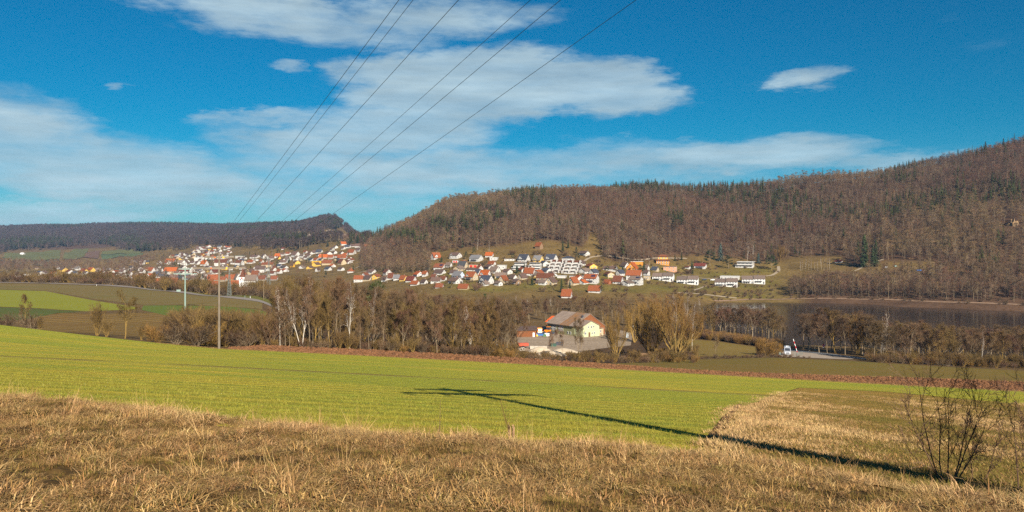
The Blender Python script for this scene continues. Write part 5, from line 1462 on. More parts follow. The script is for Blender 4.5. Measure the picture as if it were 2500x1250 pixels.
# ---------------------------------------------------------------- builders' yard behind the field
def yard():
    rust_wood = pmat('weathered_planks', (.23, .085, .03), (.14, .05, .02), 2.0, .9, stretch=(6, 6, .4))
    tin = pmat('fibre_cement_roof', (.21, .155, .12), (.28, .215, .17), .5, .9, bump=.2)
    moss = pmat('rusty_roof_sheet', (.26, .125, .045), (.19, .13, .09), .5, .9)
    pg = wallm('pale green')
    # hall: big roof, green side and lower green gable block in front
    d = hit(1443, 822, 250, 420); s = d / FPX
    g = at(1443, d); phi = R(35)
    o = empty('workshop_hall', g, phi)                  # local -Y = gable normal, +Y runs back along the building
    D, h, rr, F0 = 9.6, 4.7, 2.2, 5.5
    XL, XR, XM, Y1, zr = -D / 2, 13.0, 4.2, 25.0, 9.4
    m = MB(); m.prism([(-D / 2, -1.2), (D / 2, -1.2), (D / 2, h), (0, h + rr), (-D / 2, h)], 0, F0 + 2.5); m.v = [(y, x, z) for (x, y, z) in m.v]; m.build('gable_block', pg, o)
    m = MB(); m.prism([(XL + .02, -1.2), (XR, -1.2), (XR, 3.6), (XM, zr - .1), (XL + .02, h)], F0, Y1); m.v = [(y, x, z) for (x, y, z) in m.v]; m.build('barn_wall', rust_wood, o)
    m = MB(); m.box((XL - .04, (F0 + Y1) / 2 + .1, 1.7), (.12, Y1 - F0 - .1, 5.9)); m.build('side_wall', wallm('olive green'), o)  # same pale green as the gable, with the side's shade painted into the colour
    def slab(x0, z0, x1, z1, y0, y1, n, mats_at, nm, t=.18):
        m = MB()
        for i in range(n):                              # roof sheets laid side by side
            a, b = y0 + (y1 - y0) * i / n, y0 + (y1 - y0) * (i + 1) / n - .05; dz = .03 * (i % 2)
            q = [(x0, a, z0 + dz), (x0, b, z0 + dz), (x1, b, z1 + dz), (x1, a, z1 + dz)]
            k = mats_at(i / n)
            m.poly([(x, y, z + t) for x, y, z in q], k); m.poly(q[::-1], k)
            for (u, v) in ((0, 1), (1, 2), (2, 3), (3, 0)): m.poly([q[u], q[v], (*q[v][:2], q[v][2] + t), (*q[u][:2], q[u][2] + t)], k)
        m.build(nm, [tin, moss], o)
    sl = (zr - h) / (XM - XL)
    slab(XM, zr, XL - .8, h - .8 * sl, F0 - .2, Y1 + .6, 18, lambda f: 1 if .12 < f < .5 else 0, 'roof')
    slab(XM, zr, XR + .6, 3.6 - .6 * (zr - 3.6) / (XR - XM), F0 - .2, Y1 + .6, 18, lambda f: 0, 'roof')
    s2 = rr / (D / 2)
    for sg in (-1, 1): slab(0, h + rr + .02, sg * (D / 2 + .5), h - .5 * s2 + .02, -.4, F0 + 1.0, 5, lambda f: 0, 'block_roof')
    def win(x, z, sx=1, sz=1):
        w = link('window', WIN, o, (x, -.03, z), 0); w.scale = (sx, 1, sz); return w
    win(-1.5, h - .4, .7, .75); win(0.1, h - .5, .62, 1.0); win(1.5, h - .3, .62, .8); win(-3.2, 1.6, .9, .9); win(1.9, 1.6, .6, .8); win(.6, 1.5, .6, .8)
    m = MB(); m.box((-1.0, -.05, .95), (.95, .1, 2.1)); m.build('door', door_m, o)
    for y0 in (14.0, 19.0):                             # tall window bands on the long left side
        for i in range(4):
            for z in (2.0, 3.4):
                w = link('window', WIN, o, (XL - .13, y0 + i * .95, z), -math.pi / 2); w.scale = (.66, 1, .92)
    for y0 in (8.4, 10.2):
        w = link('window', WIN, o, (XL - .13, y0, 1.2), -math.pi / 2); w.scale = (.8, 1, .9)
    m = MB(); m.box((1.0, F0 + 1.5, 8.0), (.7, .7, 1.8)); m.build('chimney', dark_metal, o)
    m = MB(); m.box((D / 2 + 1.55, 2.9, 1.1), (3.0, 4.4, 4.0)); an = m.build('annex', wallm('cream'), o)
    m = MB(); m.poly([(D / 2 + .05, .4, 4.0), (D / 2 + 3.4, .4, 3.3), (D / 2 + 3.4, 5.2, 3.3), (D / 2 + .05, 5.2, 4.0)]); m.poly([(D / 2 + .05, .4, 3.8), (D / 2 + .05, 5.2, 3.8), (D / 2 + 3.4, 5.2, 3.12), (D / 2 + 3.4, .4, 3.12)]); m.poly([(D / 2 + .05, .4, 4.0), (D / 2 + .05, .4, 3.8), (D / 2 + 3.4, .4, 3.12), (D / 2 + 3.4, .4, 3.3)]); m.build('annex_roof', tin, an)
    w = link('window', WIN, an, (D / 2 + 1.4, .67, 2.0), 0); w.scale = (.7, 1, .9)
    tag(o, 'pale green gabled workshop hall with broad rusty brown roof in the gravel yard', 'hall')
    # open shed with orange roof
    p = at(1366, d + 30); o = empty('open_shed', (p.x, p.y, p.z), R(-16))
    m = MB(); m.poly([(-6, -4.6, 4.2), (6, -4.6, 4.2), (5.4, 3.5, 6.2), (-4.6, 3.5, 6.2)]); m.poly([(-6, -4.6, 4.0), (-4.6, 3.5, 6.0), (5.4, 3.5, 6.0), (6, -4.6, 4.0)]); m.poly([(-6, -4.6, 4.2), (-6, -4.6, 4.0), (6, -4.6, 4.0), (6, -4.6, 4.2)]); m.build('roof', pmat('orange_sheet_roof', (.62, .115, .02), (.55, .10, .02), .6, .6), o)
    m = MB(); m.box((.3, 3.3, 2.4), (9.8, .2, 6.8)); m.box((-4.5, -.4, 2.0), (.2, 7.2, 5.6)); m.build('wall', pmat('shed_boards_dark', (.05, .032, .02), (.07, .045, .03), 2), o)
    for x in (-5.4, -1.8, 1.8, 5.4):
        m = MB(); m.box((x, -4.2, 1.6), (.25, .25, 5.0)); m.build('post', rust_wood, o)
    tag(o, 'open shed with bright orange sheet roof behind the hall', 'shed')
    # brown plank shed
    d2 = hit(1284, 823, 250, 420); p = at(1284, d2); o = empty('plank_shed', (p.x, p.y + 3, p.z), R(7))
    m = MB(); W = 48 * d2 / FPX
    for i in range(24):
        x = -W / 2 + W * (i + .5) / 24; m.box((x, -2.6 + .02 * (i % 2), 1.2), (W / 24 - .03, .08, 3.6))
    m.box((0, .1, 1.2), (W - .1, 5.0, 3.5)); m.build('wall', rust_wood, o)
    m = MB(); m.poly([(-W / 2 - .6, -3.2, 2.95), (W / 2 + .8, -3.2, 3.2), (W / 2 + .8, 3.2, 4.3), (-W / 2 - .2, 3.2, 4.1)]); m.poly([(-W / 2 - .6, -3.2, 2.75), (-W / 2 - .2, 3.2, 3.9), (W / 2 + .8, 3.2, 4.1), (W / 2 + .8, -3.2, 3.0)]); m.poly([(-W / 2 - .6, -3.2, 2.95), (-W / 2 - .6, -3.2, 2.75), (W / 2 + .8, -3.2, 3.0), (W / 2 + .8, -3.2, 3.2)]); m.build('roof', roofm('dark brown'), o)
    m = MB(); m.box((W / 2 - 1.2, -2.68, .9), (.8, .06, 1.9)); m.build('door', frame_m, o)
    tag(o, 'long rust brown plank shed with dark lean-to roof left of the orange truck', 'shed')
    orange = pmat('orange_paint', (.75, .22, .01), rough=.45); whitep = pmat('white_paint', (.78, .78, .76), rough=.45)
    rubber = pmat('rubber', (.02, .02, .02)); bluep = pmat('blue_paint', (.03, .12, .34), rough=.5); redp = pmat('faded_red_paint', (.50, .10, .06), (.42, .09, .05), 2)
    # truck
    dT = hit(1318, 814, 250, 420); p = at(1318, dT); o = empty('orange_truck', (p.x, p.y, p.z), R(8))
    m = MB(); m.prism([(0, .55), (0, 1.6), (.25, 2.45), (1.7, 2.5), (1.7, .55)], -1.05, 1.05); c = m.build('cab', orange, o)
    m = MB(); m.poly([(-.92, .10, 1.62), (.92, .10, 1.62), (.88, .255, 2.3), (-.88, .255, 2.3)]); m.poly([(-.92, .02, 1.5), (.92, .02, 1.5), (.92, .06, 1.62), (-.92, .06, 1.62)]); m.v = [(x, y - .05, z) for x, y, z in m.v]; m.build('windscreen', glass, c)
    m = MB(); m.box((0, -.1, .62), (2.1, .25, .4)); m.build('bumper', whitep, o)
    for sx in (-.75, .75):
        m = MB(); m.box((sx, -.24, .68), (.34, .06, .2)); m.build('headlight', frame_m, o)
    m = MB(); m.box((0, 4.0, 1.3), (2.2, 4.4, .9)); m.box((0, 1.75, 1.7), (2.2, .12, 1.4)); m.build('tipper_bed', orange, o)
    for (x, y) in ((-.9, .8), (.9, .8), (-.9, 4.4), (.9, 4.4)):
        m = MB(); m.disc((x, y, .48), (1, 0, 0), .48, .32); m.build('wheel', rubber, o)
    tag(o, 'orange truck with white bumper parked beside the plank shed', 'truck')
    # loader
    p = at(1338, d + 10); o = empty('wheel_loader', (p.x, p.y, p.z), R(60))
    m = MB(); m.prism([(-1, .8), (-1, 1.9), (.2, 2.1), (1.4, 1.9), (1.4, .8)], -1.1, 1.1); m.build('body', orange, o)
    m = MB(); m.box((0, -.2, 2.5), (1.7, 1.3, 1.5)); m.build('cab', glass, o)
    m = MB(); m.box((0, -.2, 3.32), (1.9, 1.5, .14)); m.build('cab_roof', orange, o)
    m = MB(); m.box((0, -2.6, .7), (2.4, .9, .8)); m.tube((-.7, -1, 1.4), (-.7, -2.5, .8), .12, .12, 5); m.tube((.7, -1, 1.4), (.7, -2.5, .8), .12, .12, 5); m.build('bucket', dark_metal, o)
    for (x, y) in ((-1.1, -.8), (1.1, -.8), (-1.1, 1.1), (1.1, 1.1)):
        m = MB(); m.disc((x, y, .65), (1, 0, 0), .65, .45); m.build('wheel', rubber, o)
    tag(o, 'orange wheel loader under the edge of the open shed', 'loader')
    def crate(name, xi, dd, size, mat, label, cat, rz=0.0, rim=True):
        p = at(xi, dd); o = empty(name, p, R(rz)); w, l_, h_ = size
        m = MB(); m.box((0, 0, h_ / 2), size); m.build('body', mat, o)
        m = MB()
        for (x, y, a, b) in ((0, -l_ / 2, w + .1, .1), (0, l_ / 2, w + .1, .1), (-w / 2, 0, .1, l_ + .1), (w / 2, 0, .1, l_ + .1)): m.box((x, y, h_ + .03), (a, b, .12))
        if rim: m.build('rim', mat, o)
        tag(o, label, cat)
    crate('white_container', 1335.5, d + 2, (2.2, 2.0, 1.1), whitep, 'white box container in front of the orange loader', 'container', 5)
    crate('blue_skip', 1320, dT - 9, (4.2, 1.8, .7), bluep, 'long blue skip in front of the orange truck', 'skip', 4)
    crate('yellow_crate', 1310, dT - 12, (1.0, .9, .6), pmat('yellow_paint', (.75, .5, .03)), 'small yellow crate beside the blue skip', 'crate', 10)
    crate('green_crate', 1330, dT - 13, (1.4, 1.0, .9), pmat('green_paint', (.08, .16, .07)), 'dark green crate at the right end of the blue skip', 'crate', -6)
    crate('rubble_skip', 1350, 318.0, (2.4, 1.6, 1.1), pmat('dark_green_paint', (.04, .08, .06)), 'dark green skip among scrap in front of the hall', 'skip', 12)
    crate('scrap_skip', 1366, 322.0, (2.6, 1.6, 1.2), dark_metal, 'dark metal skip in front of the long side of the hall', 'skip', -8)
    crate('grey_cabinet', 1531, d - 4, (1.1, .8, 2.2), pmat('grey_blue_paint', (.35, .42, .48)), 'grey blue cabinet at the right end of the yard', 'cabinet', 0)
    # concrete bunker wall
    p = at(1315, 309.0); o = empty('concrete_bay', p, R(-3)); conc = pmat('bay_concrete', (.36, .32, .26), (.42, .37, .31), .7, .9)
    for i in range(4):
        m = MB(); m.box((-2.5 + 1.65 * i, 0, .5), (1.6, .5, 1.5)); m.build('block', conc, o)
    m = MB(); m.box((0, 1.6, .4), (6.4, 2.4, 1.3)); m.build('fill', pmat('gravel_fill', (.26, .20, .14), (.32, .25, .18), 1.5), o)
    tag(o, 'pale concrete block bay in front of the gravel yard', 'storage bay')
    # manure spreader
    p = at(1277, 312.0); o = empty('red_trailer', p, R(12))
    m = MB(); m.prism([(-1, .9), (-1.25, 2.0), (1.25, 2.0), (1, .9)], -2.0, 2.0); m.build('hopper', redp, o)
    m = MB(); m.box((2.9, 0, .75), (2.0, .15, .15)); m.box((0, 0, .8), (3.8, .9, .2)); m.build('drawbar', dark_metal, o)
    for y in (-1, 1):
        m = MB(); m.disc((-.3, y * 1.05, .55), (0, 1, 0), .55, .35); w = m.build('wheel', rubber, o)
    tag(o, 'faded red trailer hopper beside the plank shed', 'trailer')
    for k, (xi, dd) in enumerate(((1277.5, 305.0), (1272.5, 304.0))):
        p = at(xi, dd); m = MB(); N_ = 18
        for i in range(N_):
            a0, a1 = 2 * math.pi * i / N_, 2 * math.pi * (i + 1) / N_
            for (ra, rb, y) in ((.62, .46, -.4), (.46, .62, .4)):
                m.poly([(ra * math.cos(a0), y, ra * math.sin(a0)), (ra * math.cos(a1), y, ra * math.sin(a1)), (rb * math.cos(a1), y, rb * math.sin(a1)), (rb * math.cos(a0), y, rb * math.sin(a0))])
            for r_ in (.62, .46): m.poly([(r_ * math.cos(a0), -.4, r_ * math.sin(a0)), (r_ * math.cos(a0), .4, r_ * math.sin(a0)), (r_ * math.cos(a1), .4, r_ * math.sin(a1)), (r_ * math.cos(a1), -.4, r_ * math.sin(a1))])
        o = m.build('concrete_ring', conc, None, (p.x, p.y, p.z + .6), R(15 - 30 * k)); tag(o, ('larger', 'left hand')[k] + ' concrete ring lying below the red trailer', 'concrete ring', 'concrete rings')
    # gravel heaps
    def heap(xi, dd, r_, h_, label, seed, mat):
        p = at(xi, dd); m = MB(); rg_ = random.Random(seed); n, k = 22, 8
        rows = []
        for j in range(k + 1):
            f = j / k; rows.append([])
            for i in range(n):
                a = 2 * math.pi * i / n; rr = r_ * (1 - f) * (1 + .12 * math.sin(3 * a + seed) + rg_.uniform(-.05, .05))
                rows[-1].append((rr * math.cos(a), rr * math.sin(a) * .8, h_ * math.sin(f * 1.45) + rg_.uniform(-.05, .05) - .3))
        for j in range(k):
            for i in range(n): m.poly([rows[j][i], rows[j][(i + 1) % n], rows[j + 1][(i + 1) % n], rows[j + 1][i]])
        o = m.build('gravel_heap', mat, None, p); tag(o, label, 'heap', 'heaps in the yard')
    gm = pmat('heap_gravel', (.50, .41, .30), (.40, .32, .22), 1.2, .95, .6, 3); em = pmat('heap_earth', (.22, .125, .065), (.28, .17, .09), 1.0, .95, .6, 3)
    heap(1318, 299, 6.0, 2.4, 'broad pale gravel heap in front of the concrete bay', 2, gm)
    heap(1375, 300, 7.0, 1.9, 'low pale gravel heap in front of the scrap skips', 3, gm)
    heap(1345, 284, 7.5, 2.0, 'pale sand heap nearest the field edge', 4, gm)
    heap(1585, 262, 8.0, 2.2, 'reddish earth mound between the willows', 5, em)
    heap(1290, 280, 5.0, 1.4, 'small ochre earth heap at the left of the yard', 6, em)
    # excavator
    p = at(1216, 292.0); o = empty('excavator', p, R(20))
    m = MB(); m.box((-.9, 0, .45), (.5, 3.2, .8)); m.box((.9, 0, .45), (.5, 3.2, .8)); m.build('tracks', rubber, o)
    m = MB(); m.prism([(-1.2, .95), (-1.2, 1.8), (1.6, 1.9), (1.6, .95)], -1.2, 1.2); m.build('body', orange, o)
    m = MB()
    for (x, y) in ((-1.0, -1.1), (.2, -1.1), (-1.0, .3), (.2, .3)): m.box((x, y, 2.45), (.13, .13, 1.4))
    m.box((-.4, -.4, 3.2), (1.5, 1.7, .12)); m.build('cab_frame', whitep, o)
    m = MB(); m.box((-.4, -.4, 2.45), (1.15, 1.35, 1.3)); m.build('cab_glass', glass, o)
    m = MB(); m.tube((.7, -1.2, 1.4), (.8, -3.0, 3.4), .2, .16, 6); m.tube((.8, -3.0, 3.4), (.8, -4.6, 1.6), .16, .12, 6); m.box((.8, -4.7, 1.2), (.8, .6, .8)); m.build('boom', orange, o)
    tag(o, 'excavator with white framed cab half hidden by the bushes', 'excavator')
    def lamp(xi, dd, H, label, globe=False):
        p = at(xi, dd); o = empty('street_lamp', p)
        m = MB(); m.tube((0, 0, -.3), (0, 0, H), .08, .05, 8); m.build('post', galv, o)
        m = MB()
        if globe:
            for k in range(6):
                a0, a1 = math.pi * k / 6, math.pi * (k + 1) / 6
                m.tube((0, 0, H + .3 - .35 * math.cos(a0)), (0, 0, H + .3 - .35 * math.cos(a1)), max(.35 * math.sin(a0), .01), max(.35 * math.sin(a1), .01), 10)
        else:
            m.tube((0, 0, H), (1.1, 0, H + .25), .04, .04, 6); m.box((1.35, 0, H + .27), (.8, .3, .14))
        m.build('lamp_head', frame_m, o); tag(o, label, 'lamp', 'lamp posts')
    lamp(1066, 300.0, 7.4, 'street lamp with bent arm seen through the wood'); lamp(1546, 350.0, 4.6, 'globe lamp at the right end of the yard', True)
    # green net heap in the wood
    heap(1062, 262, 6.5, 3.2, 'grey green covered heap among the trees of the wood', 8, pmat('grey_green_net', (.20, .235, .195), (.27, .30, .25), .7, .9))
yard()

# ---------------------------------------------------------------- van, barrier, signs by the lake road
def car_park():
    silver = pmat('silver_paint', (.52, .54, .58), (.48, .50, .55), .8, .3, metallic=.3, spec=.6)
    rubber = MATS['rubber']; redp = pmat('sign_red', (.55, .03, .04)); whitep = MATS['white_paint']
    d = hit(1925, 867.5, 200, 330); p = at(1923, d)
    o = empty('camper_van', p, R(-17))
    prof = [(0, .45), (-.02, .95), (.25, 1.15), (.95, 1.28), (1.75, 2.35), (2.3, 2.6), (5.6, 2.6), (5.75, 2.3), (5.8, .45)]
    m = MB(); m.prism(prof, -1.02, 1.02); b = m.build('body', silver, o)
    m = MB(); m.poly([(-.86, 1.02, 1.38), (.86, 1.02, 1.38), (.80, 1.68, 2.26), (-.80, 1.68, 2.26)]); m.v = [(x, y - .05, z + .03) for x, y, z in m.v]; m.build('windscreen', glass, b)
    for sx in (-1, 1):
        m = MB(); X = sx * 1.035
        m.poly([(X, 1.55, 1.5), (X, 2.7, 1.5), (X, 2.7, 2.15), (X, 1.95, 2.15)]); m.poly([(X, 2.9, 1.5), (X, 4.0, 1.5), (X, 4.0, 2.15), (X, 2.9, 2.15)]); m.poly([(X, 4.2, 1.5), (X, 5.4, 1.5), (X, 5.4, 2.15), (X, 4.2, 2.15)])
        m.build('side_window', glass, b)
        m = MB(); m.box((sx * .72, -.03, .86), (.42, .08, .22)); m.build('headlight', frame_m, b)
        m = MB(); m.box((sx * 1.18, 1.5, 1.6), (.22, .15, .34)); m.build('mirror', dark_metal, b)
        for y in (1.0, 4.6):
            m = MB(); m.disc((sx * .93, y, .34), (1, 0, 0), .35, .24, 18); w = m.build('wheel', rubber, o)
            m = MB(); m.disc((sx * 1.06, y, .34), (1, 0, 0), .2, .02, 14); m.build('hub', silver, w)
    m = MB(); m.box((0, -.05, .72), (1.1, .06, .3)); m.build('grille', dark_metal, b)
    m = MB(); m.box((0, -.04, .45), (2.0, .16, .25)); m.build('bumper', silver, b)
    m = MB(); m.box((0, 3.2, 2.68), (.7, .7, .14)); m.box((0, 4.6, 2.66), (.9, .9, .1)); m.build('roof_hatch', frame_m, b)
    tag(o, 'silver camper van parked facing the field beside the round golden bush', 'van')
    # raised striped barrier
    dB = hit(1946, 868, 200, 330); q = at(1947, dB - 1); o = empty('raised_barrier', q, 0)
    m = MB(); m.box((0, 0, .55), (.35, .35, 1.1)); m.build('post', galv, o)
    Lb = 5.2; tip_ = Vector((-1.35, .3, 4.8))
    for i in range(6):
        m = MB(); a, b_ = Vector((0, 0, .9)) + tip_ * (i / 6), Vector((0, 0, .9)) + tip_ * ((i + 1) / 6 - .003)
        m.tube(a, b_, .10, .10, 6, cap=True); m.build('pole_stripe', whitep if i % 2 else redp, o)
    tag(o, 'red and white striped barrier pole raised next to the van', 'barrier')
    # low fence panels
    def panel(xi, dd, w, rz, label):
        p = at(xi, dd); o = empty('mesh_fence_panel', p, R(rz))
        n = max(4, int(w / .22))
        for x in (-w / 2, w / 2):
            m = MB(); m.box((x, 0, .6), (.08, .08, 1.3)); m.build('post', galv, o)
        for z in (.2, 1.15):
            m = MB(); m.box((0, 0, z), (w, .05, .05)); m.build('rail', galv, o)
        for i in range(n):
            m = MB(); m.box((-w / 2 + w * (i + .5) / n, 0, .68), (.03, .03, .95)); m.build('bar', galv, o)
        tag(o, label, 'fence', 'fence panels by the van')
    panel(1943, dB - 2, 1.2, 0, 'low grey fence panel left of the barrier foot')
    panel(1955, dB + 2, 2.2, 40, 'low grey fence panel right of the barrier foot')
    p = at(1903, d - 2); o = empty('waste_bin', p, R(5)); m = MB(); m.box((0, 0, .6), (.7, .6, 1.2)); m.build('body', pmat('bin_green', (.10, .16, .15)), o); m = MB(); m.box((0, 0, 1.25), (.76, .66, .12)); m.build('lid', dark_metal, o); tag(o, 'dark green bin left of the camper van', 'bin')
    # round sign
    p = at(2011, hit(2011, 858, 220, 340)); o = empty('road_sign', p)
    m = MB(); m.tube((0, 0, -.3), (0, 0, 2.5), .04, .04, 6); m.build('post', galv, o)
    m = MB(); m.disc((0, -.06, 2.25), (0, 1, 0), .42, .04, 24); s_ = m.build('sign_plate', redp, o)
    m = MB(); m.disc((0, -.09, 2.25), (0, 1, 0), .27, .03, 24); m.build('sign_face', pmat('sign_blue', (.05, .08, .30)), s_)
    m = MB(); m.box((0, -.06, 1.62), (.7, .04, .4)); m.build('lower_plate', whitep, o)
    tag(o, 'round red bordered road sign on a post with a white plate below', 'road sign')
    def delin(xi, yi, label, d0, d1, mat=None):
        dd = hit(xi, yi, d0, d1) or d1; p = at(xi, dd); o = empty('marker_post', p)
        m = MB(); m.prism([(-.07, -.2), (.07, -.2), (.07, 1.0), (-.07, 1.12)], -.09, .09); m.build('post', mat or whitep, o)
        m = MB(); m.box((0, 0, .82), (.20, .16, .2)); m.build('black_band', dark_metal, o)
        tag(o, label, 'marker post', 'roadside marker posts')
    delin(1990, 857, 'white marker post on the lake road left of the round sign', 220, 340)
    for k, (xi, yi) in enumerate(((377, 703), (488, 713), (611, 727), (236, 697), (598, 726))):
        delin(xi, yi + 1, ['white marker post on the country road left of the pale pole', 'white marker post on the country road between the two poles', 'white marker post right of the teal box on the country road', 'white marker post far left on the country road', 'pale teal marker post on the country road verge'][k], 330, 640, None if k != 4 else steel_green)
    p = at(2110, 272.0); o = empty('info_board', p); m = MB(); m.box((-.3, 0, .8), (.06, .06, 1.6)); m.box((.3, 0, .8), (.06, .06, 1.6)); m.build('posts', galv, o); m = MB(); m.box((0, -.05, 1.5), (.8, .05, .7)); m.build('board', pmat('grey_board', (.3, .36, .4)), o); tag(o, 'small grey board on posts at the right end of the lake road', 'sign')
    p = at(436, 472.0); o = empty('switch_box', p, R(20)); m = MB(); m.box((0, 0, .6), (2.2, 1.2, 1.3)); m.build('body', steel_green, o); m = MB(); m.box((0, 0, 1.3), (2.4, 1.4, .12)); m.build('lid', galv, o); tag(o, 'pale green switch box on the verge left of the country road pole', 'box')
    # cars by the row houses
    def car(xi, yi, mat, rz, label):
        dd = hit(xi, yi, 560, 800); p = at(xi, dd); o = empty('parked_car', p, R(rz))
        m = MB(); m.prism([(-2.1, .35), (-2.1, .8), (-1.2, .95), (-.6, 1.42), (.9, 1.45), (1.7, .98), (2.1, .9), (2.1, .35)], -.85, .85); m.v = [(y, x, z) for x, y, z in m.v]; b = m.build('body', mat, o)
        for sy in (-1, 1):
            m = MB(); m.poly([(-1.0, sy * .86, 1.0), (1.4, sy * .86, 1.0), (.8, sy * .86, 1.36), (-.55, sy * .86, 1.36)]); m.build('side_window', glass, b)
            for x in (-1.3, 1.3):
                m = MB(); m.disc((x, sy * .78, .32), (0, 1, 0), .32, .2); m.build('wheel', rubber, o)
        tag(o, label, 'car', 'cars parked by the row houses')
    car(1719.5, 684.5, pmat('dark_car_paint', (.04, .05, .08), rough=.3), 8, 'dark car parked right of the second row house')
    car(1740, 685, whitep, -4, 'white car parked left of the third row house')
    # blue tarpaulin and hives of the clearing
    for (xi, yi, c, lab, nm, sz) in ((2243, 661, (.02, .10, .32), 'blue tarpaulin covered stack in the hillside clearing', 'tarpaulin_stack', (4.5, 2.2, 1.0)), (2163, 654, (.5, .55, .6), 'pale trailer in the hillside clearing at the path end', 'garden_trailer', (2.6, 1.6, 1.2)), (2186, 651, (.3, .5, .45), 'pale green hut box in the hillside clearing', 'garden_box', (2.0, 1.4, 1.1))):
        dd = hit(xi, yi, 600, 900); p = at(xi, dd); o = empty(nm, p, .2)
        m = MB(); m.prism([(-sz[1] / 2, -.5), (sz[1] / 2, -.5), (sz[1] / 2, sz[2] * .7), (0, sz[2]), (-sz[1] / 2, sz[2] * .7)], -sz[0] / 2, sz[0] / 2); m.build('cover', pmat(nm, c), o); m = MB(); m.box((0, 0, -.3), (sz[0] * 1.05, sz[1] * 1.1, .5)); m.build('base', rust_dark, o); tag(o, lab, 'garden stack')
rust_dark = pmat('dark_timber', (.12, .07, .04))
car_park()
# ---------------------------------------------------------------- single trees
pr = random.Random(21)
def wood_top(xi):
    return np.interp(xi, [640, 670, 700, 760, 800, 850, 900, 950, 1000, 1050, 1100, 1150, 1200, 1250], [705, 690, 670, 655, 655, 672, 690, 688, 690, 700, 702, 712, 715, 715])
# the wood behind the field, back rows first
def belt(n, x0, x1, d0, d1, tops, kinds, label, group, hs=(.75, 1.0), wide=(.75, 1.1), row='row'):
    cnt = {}
    for i in range(n):
        xi = x0 + (x1 - x0) * (i + pr.random()) / n
        d = pr.uniform(d0, d1); p = at(xi, d)
        yt = tops(xi) if callable(tops) else tops
        h = (-(yt - HYP) / FPX * d - p.z) * pr.uniform(*hs)
        h = min(max(h, 3), 24)
        k = pr.choices([a for a, b in kinds], [b for a, b in kinds])[0]
        nm = {'birch': 'birch_tree', 'willow': 'willow_tree', 'slender': 'slender_tree', 'ochre': 'ochre_tree'}.get(k, 'bare_tree')
        cnt[k] = cnt.get(k, 0) + 1
        lab = '%s, %s, %s such from left' % (label[k], row, ordinal(cnt[k]))
        plant(k, nm, p.x, p.y, h, lab, 'tree', group, wide=pr.uniform(*wide))
WL = {'bare': 'spreading brown tree of the field wood', 'slender': 'slender brown tree of the field wood',
      'ochre': 'yellowish tree of the field wood', 'birch': 'thin white birch of the field wood'}
belt(34, 700, 1260, 215, 290, lambda x: wood_top(x) + 2, [('bare', 5), ('slender', 5), ('ochre', 2)], WL, 'trees of the wood beyond the field', (.82, 1.0), (.75, 1.0), row='back row')
belt(46, 690, 1250, 186, 218, lambda x: wood_top(x), [('bare', 4), ('slender', 6), ('ochre', 2)], WL, 'trees of the wood beyond the field', (.8, 1.0), (.75, 1.0), row='third row')
belt(56, 662, 1240, 170, 186, lambda x: wood_top(x) + 4, [('bare', 4), ('slender', 6), ('ochre', 3), ('birch', 1)], WL, 'trees of the wood beyond the field', (.7, 1.0), (.7, .95), row='second row')
belt(36, 655, 1225, 167.5, 174, lambda x: wood_top(x) + 30, [('bare', 3), ('slender', 4), ('ochre', 3)], WL, 'trees of the wood beyond the field', (.5, .95), (.6, .95), row='front row')
# individual, recognisable ones
def one(key, nm, xi, yb, yt, label, d, **kw): return plant_px(key, nm, xi, yb, yt, label, kw.pop('cat', 'tree'), kw.pop('group', None), d=d, **kw)
one('birch', 'birch_tree', 738, 850, 662, 'tall white birch with forked trunk at the left of the wood', 168, var=0, wide=.8)
one('birch', 'birch_tree', 735, 850, 690, 'white birch leaning left out of the wood beside the forked birch', 168.5, var=1, wide=.8, lean=(0, R(-16)), rz=0)
one('birch', 'birch_tree', 853, 850, 676, 'straight white birch in the middle of the wood edge', 168.5, var=2, wide=.75)
one('birch', 'birch_tree', 905, 852, 695, 'thin birch right of the straight white birch', 176, var=0, wide=.6)
one('birch', 'birch_tree', 684, 846, 690, 'pale poplar like tree at the left tip of the wood', 168, var=1, wide=.6)
one('slender', 'slender_tree', 757, 848, 690, 'tree with thick grey trunk right of the forked birch', 168, var=0)
one('slender', 'slender_tree', 818, 850, 664, 'tall twin trunk tree left of the straight white birch', 168.5, var=1)
one('birch', 'birch_tree', 1198, 862, 712, 'pale birch top behind the dark spruce of the wood', 230, var=2, wide=.6)
one('pine', 'pine_tree', 921, 850, 681, 'green pine rising above the brown wood', 215, wide=.65)
one('spruce', 'spruce_tree', 1184, 860, 716, 'dark narrow spruce in the right part of the wood', 235, wide=.75)
# around the yard
one('willow', 'willow_tree', 1652, 868, 700, 'big golden willow with spreading yellow limbs right of the yard', 252, var=0, wide=1.15)
one('willow', 'willow_tree', 1592, 862, 722, 'golden willow left of the biggest willow, leaning over the mound', 262, var=1, wide=1.0)
one('willow', 'willow_tree', 1505, 868, 750, 'multi stemmed ochre willow in front of the barn', 262, var=1, wide=.7)
one('bare', 'bare_tree', 1412, 868, 768, 'bare ochre tree standing before the hall roof', 266, var=1, wide=.6)
one('bare', 'bare_tree', 1420, 868, 770, 'grey bare tree beside the ochre tree before the hall', 268, var=0, wide=.5)
one('bare', 'bare_tree', 1373, 868, 800, 'thin young tree before the gravel yard, left of the hall corner', 270, var=2, wide=.5)
one('bare', 'bare_tree', 1347, 868, 795, 'small pale stemmed tree before the sand heap', 266, var=3, wide=.6)
one('bare', 'bare_tree', 1243, 872, 770, 'bare tree at the left end of the yard', 262, var=1, wide=.6)
one('bare', 'bare_tree', 1746, 866, 815, 'small lone bare tree on the golden meadow', 262, var=0, wide=.8)
one('birch', 'birch_tree', 1690, 862, 730, 'birch with white stem inside the biggest willow', 285, var=0, wide=.6)
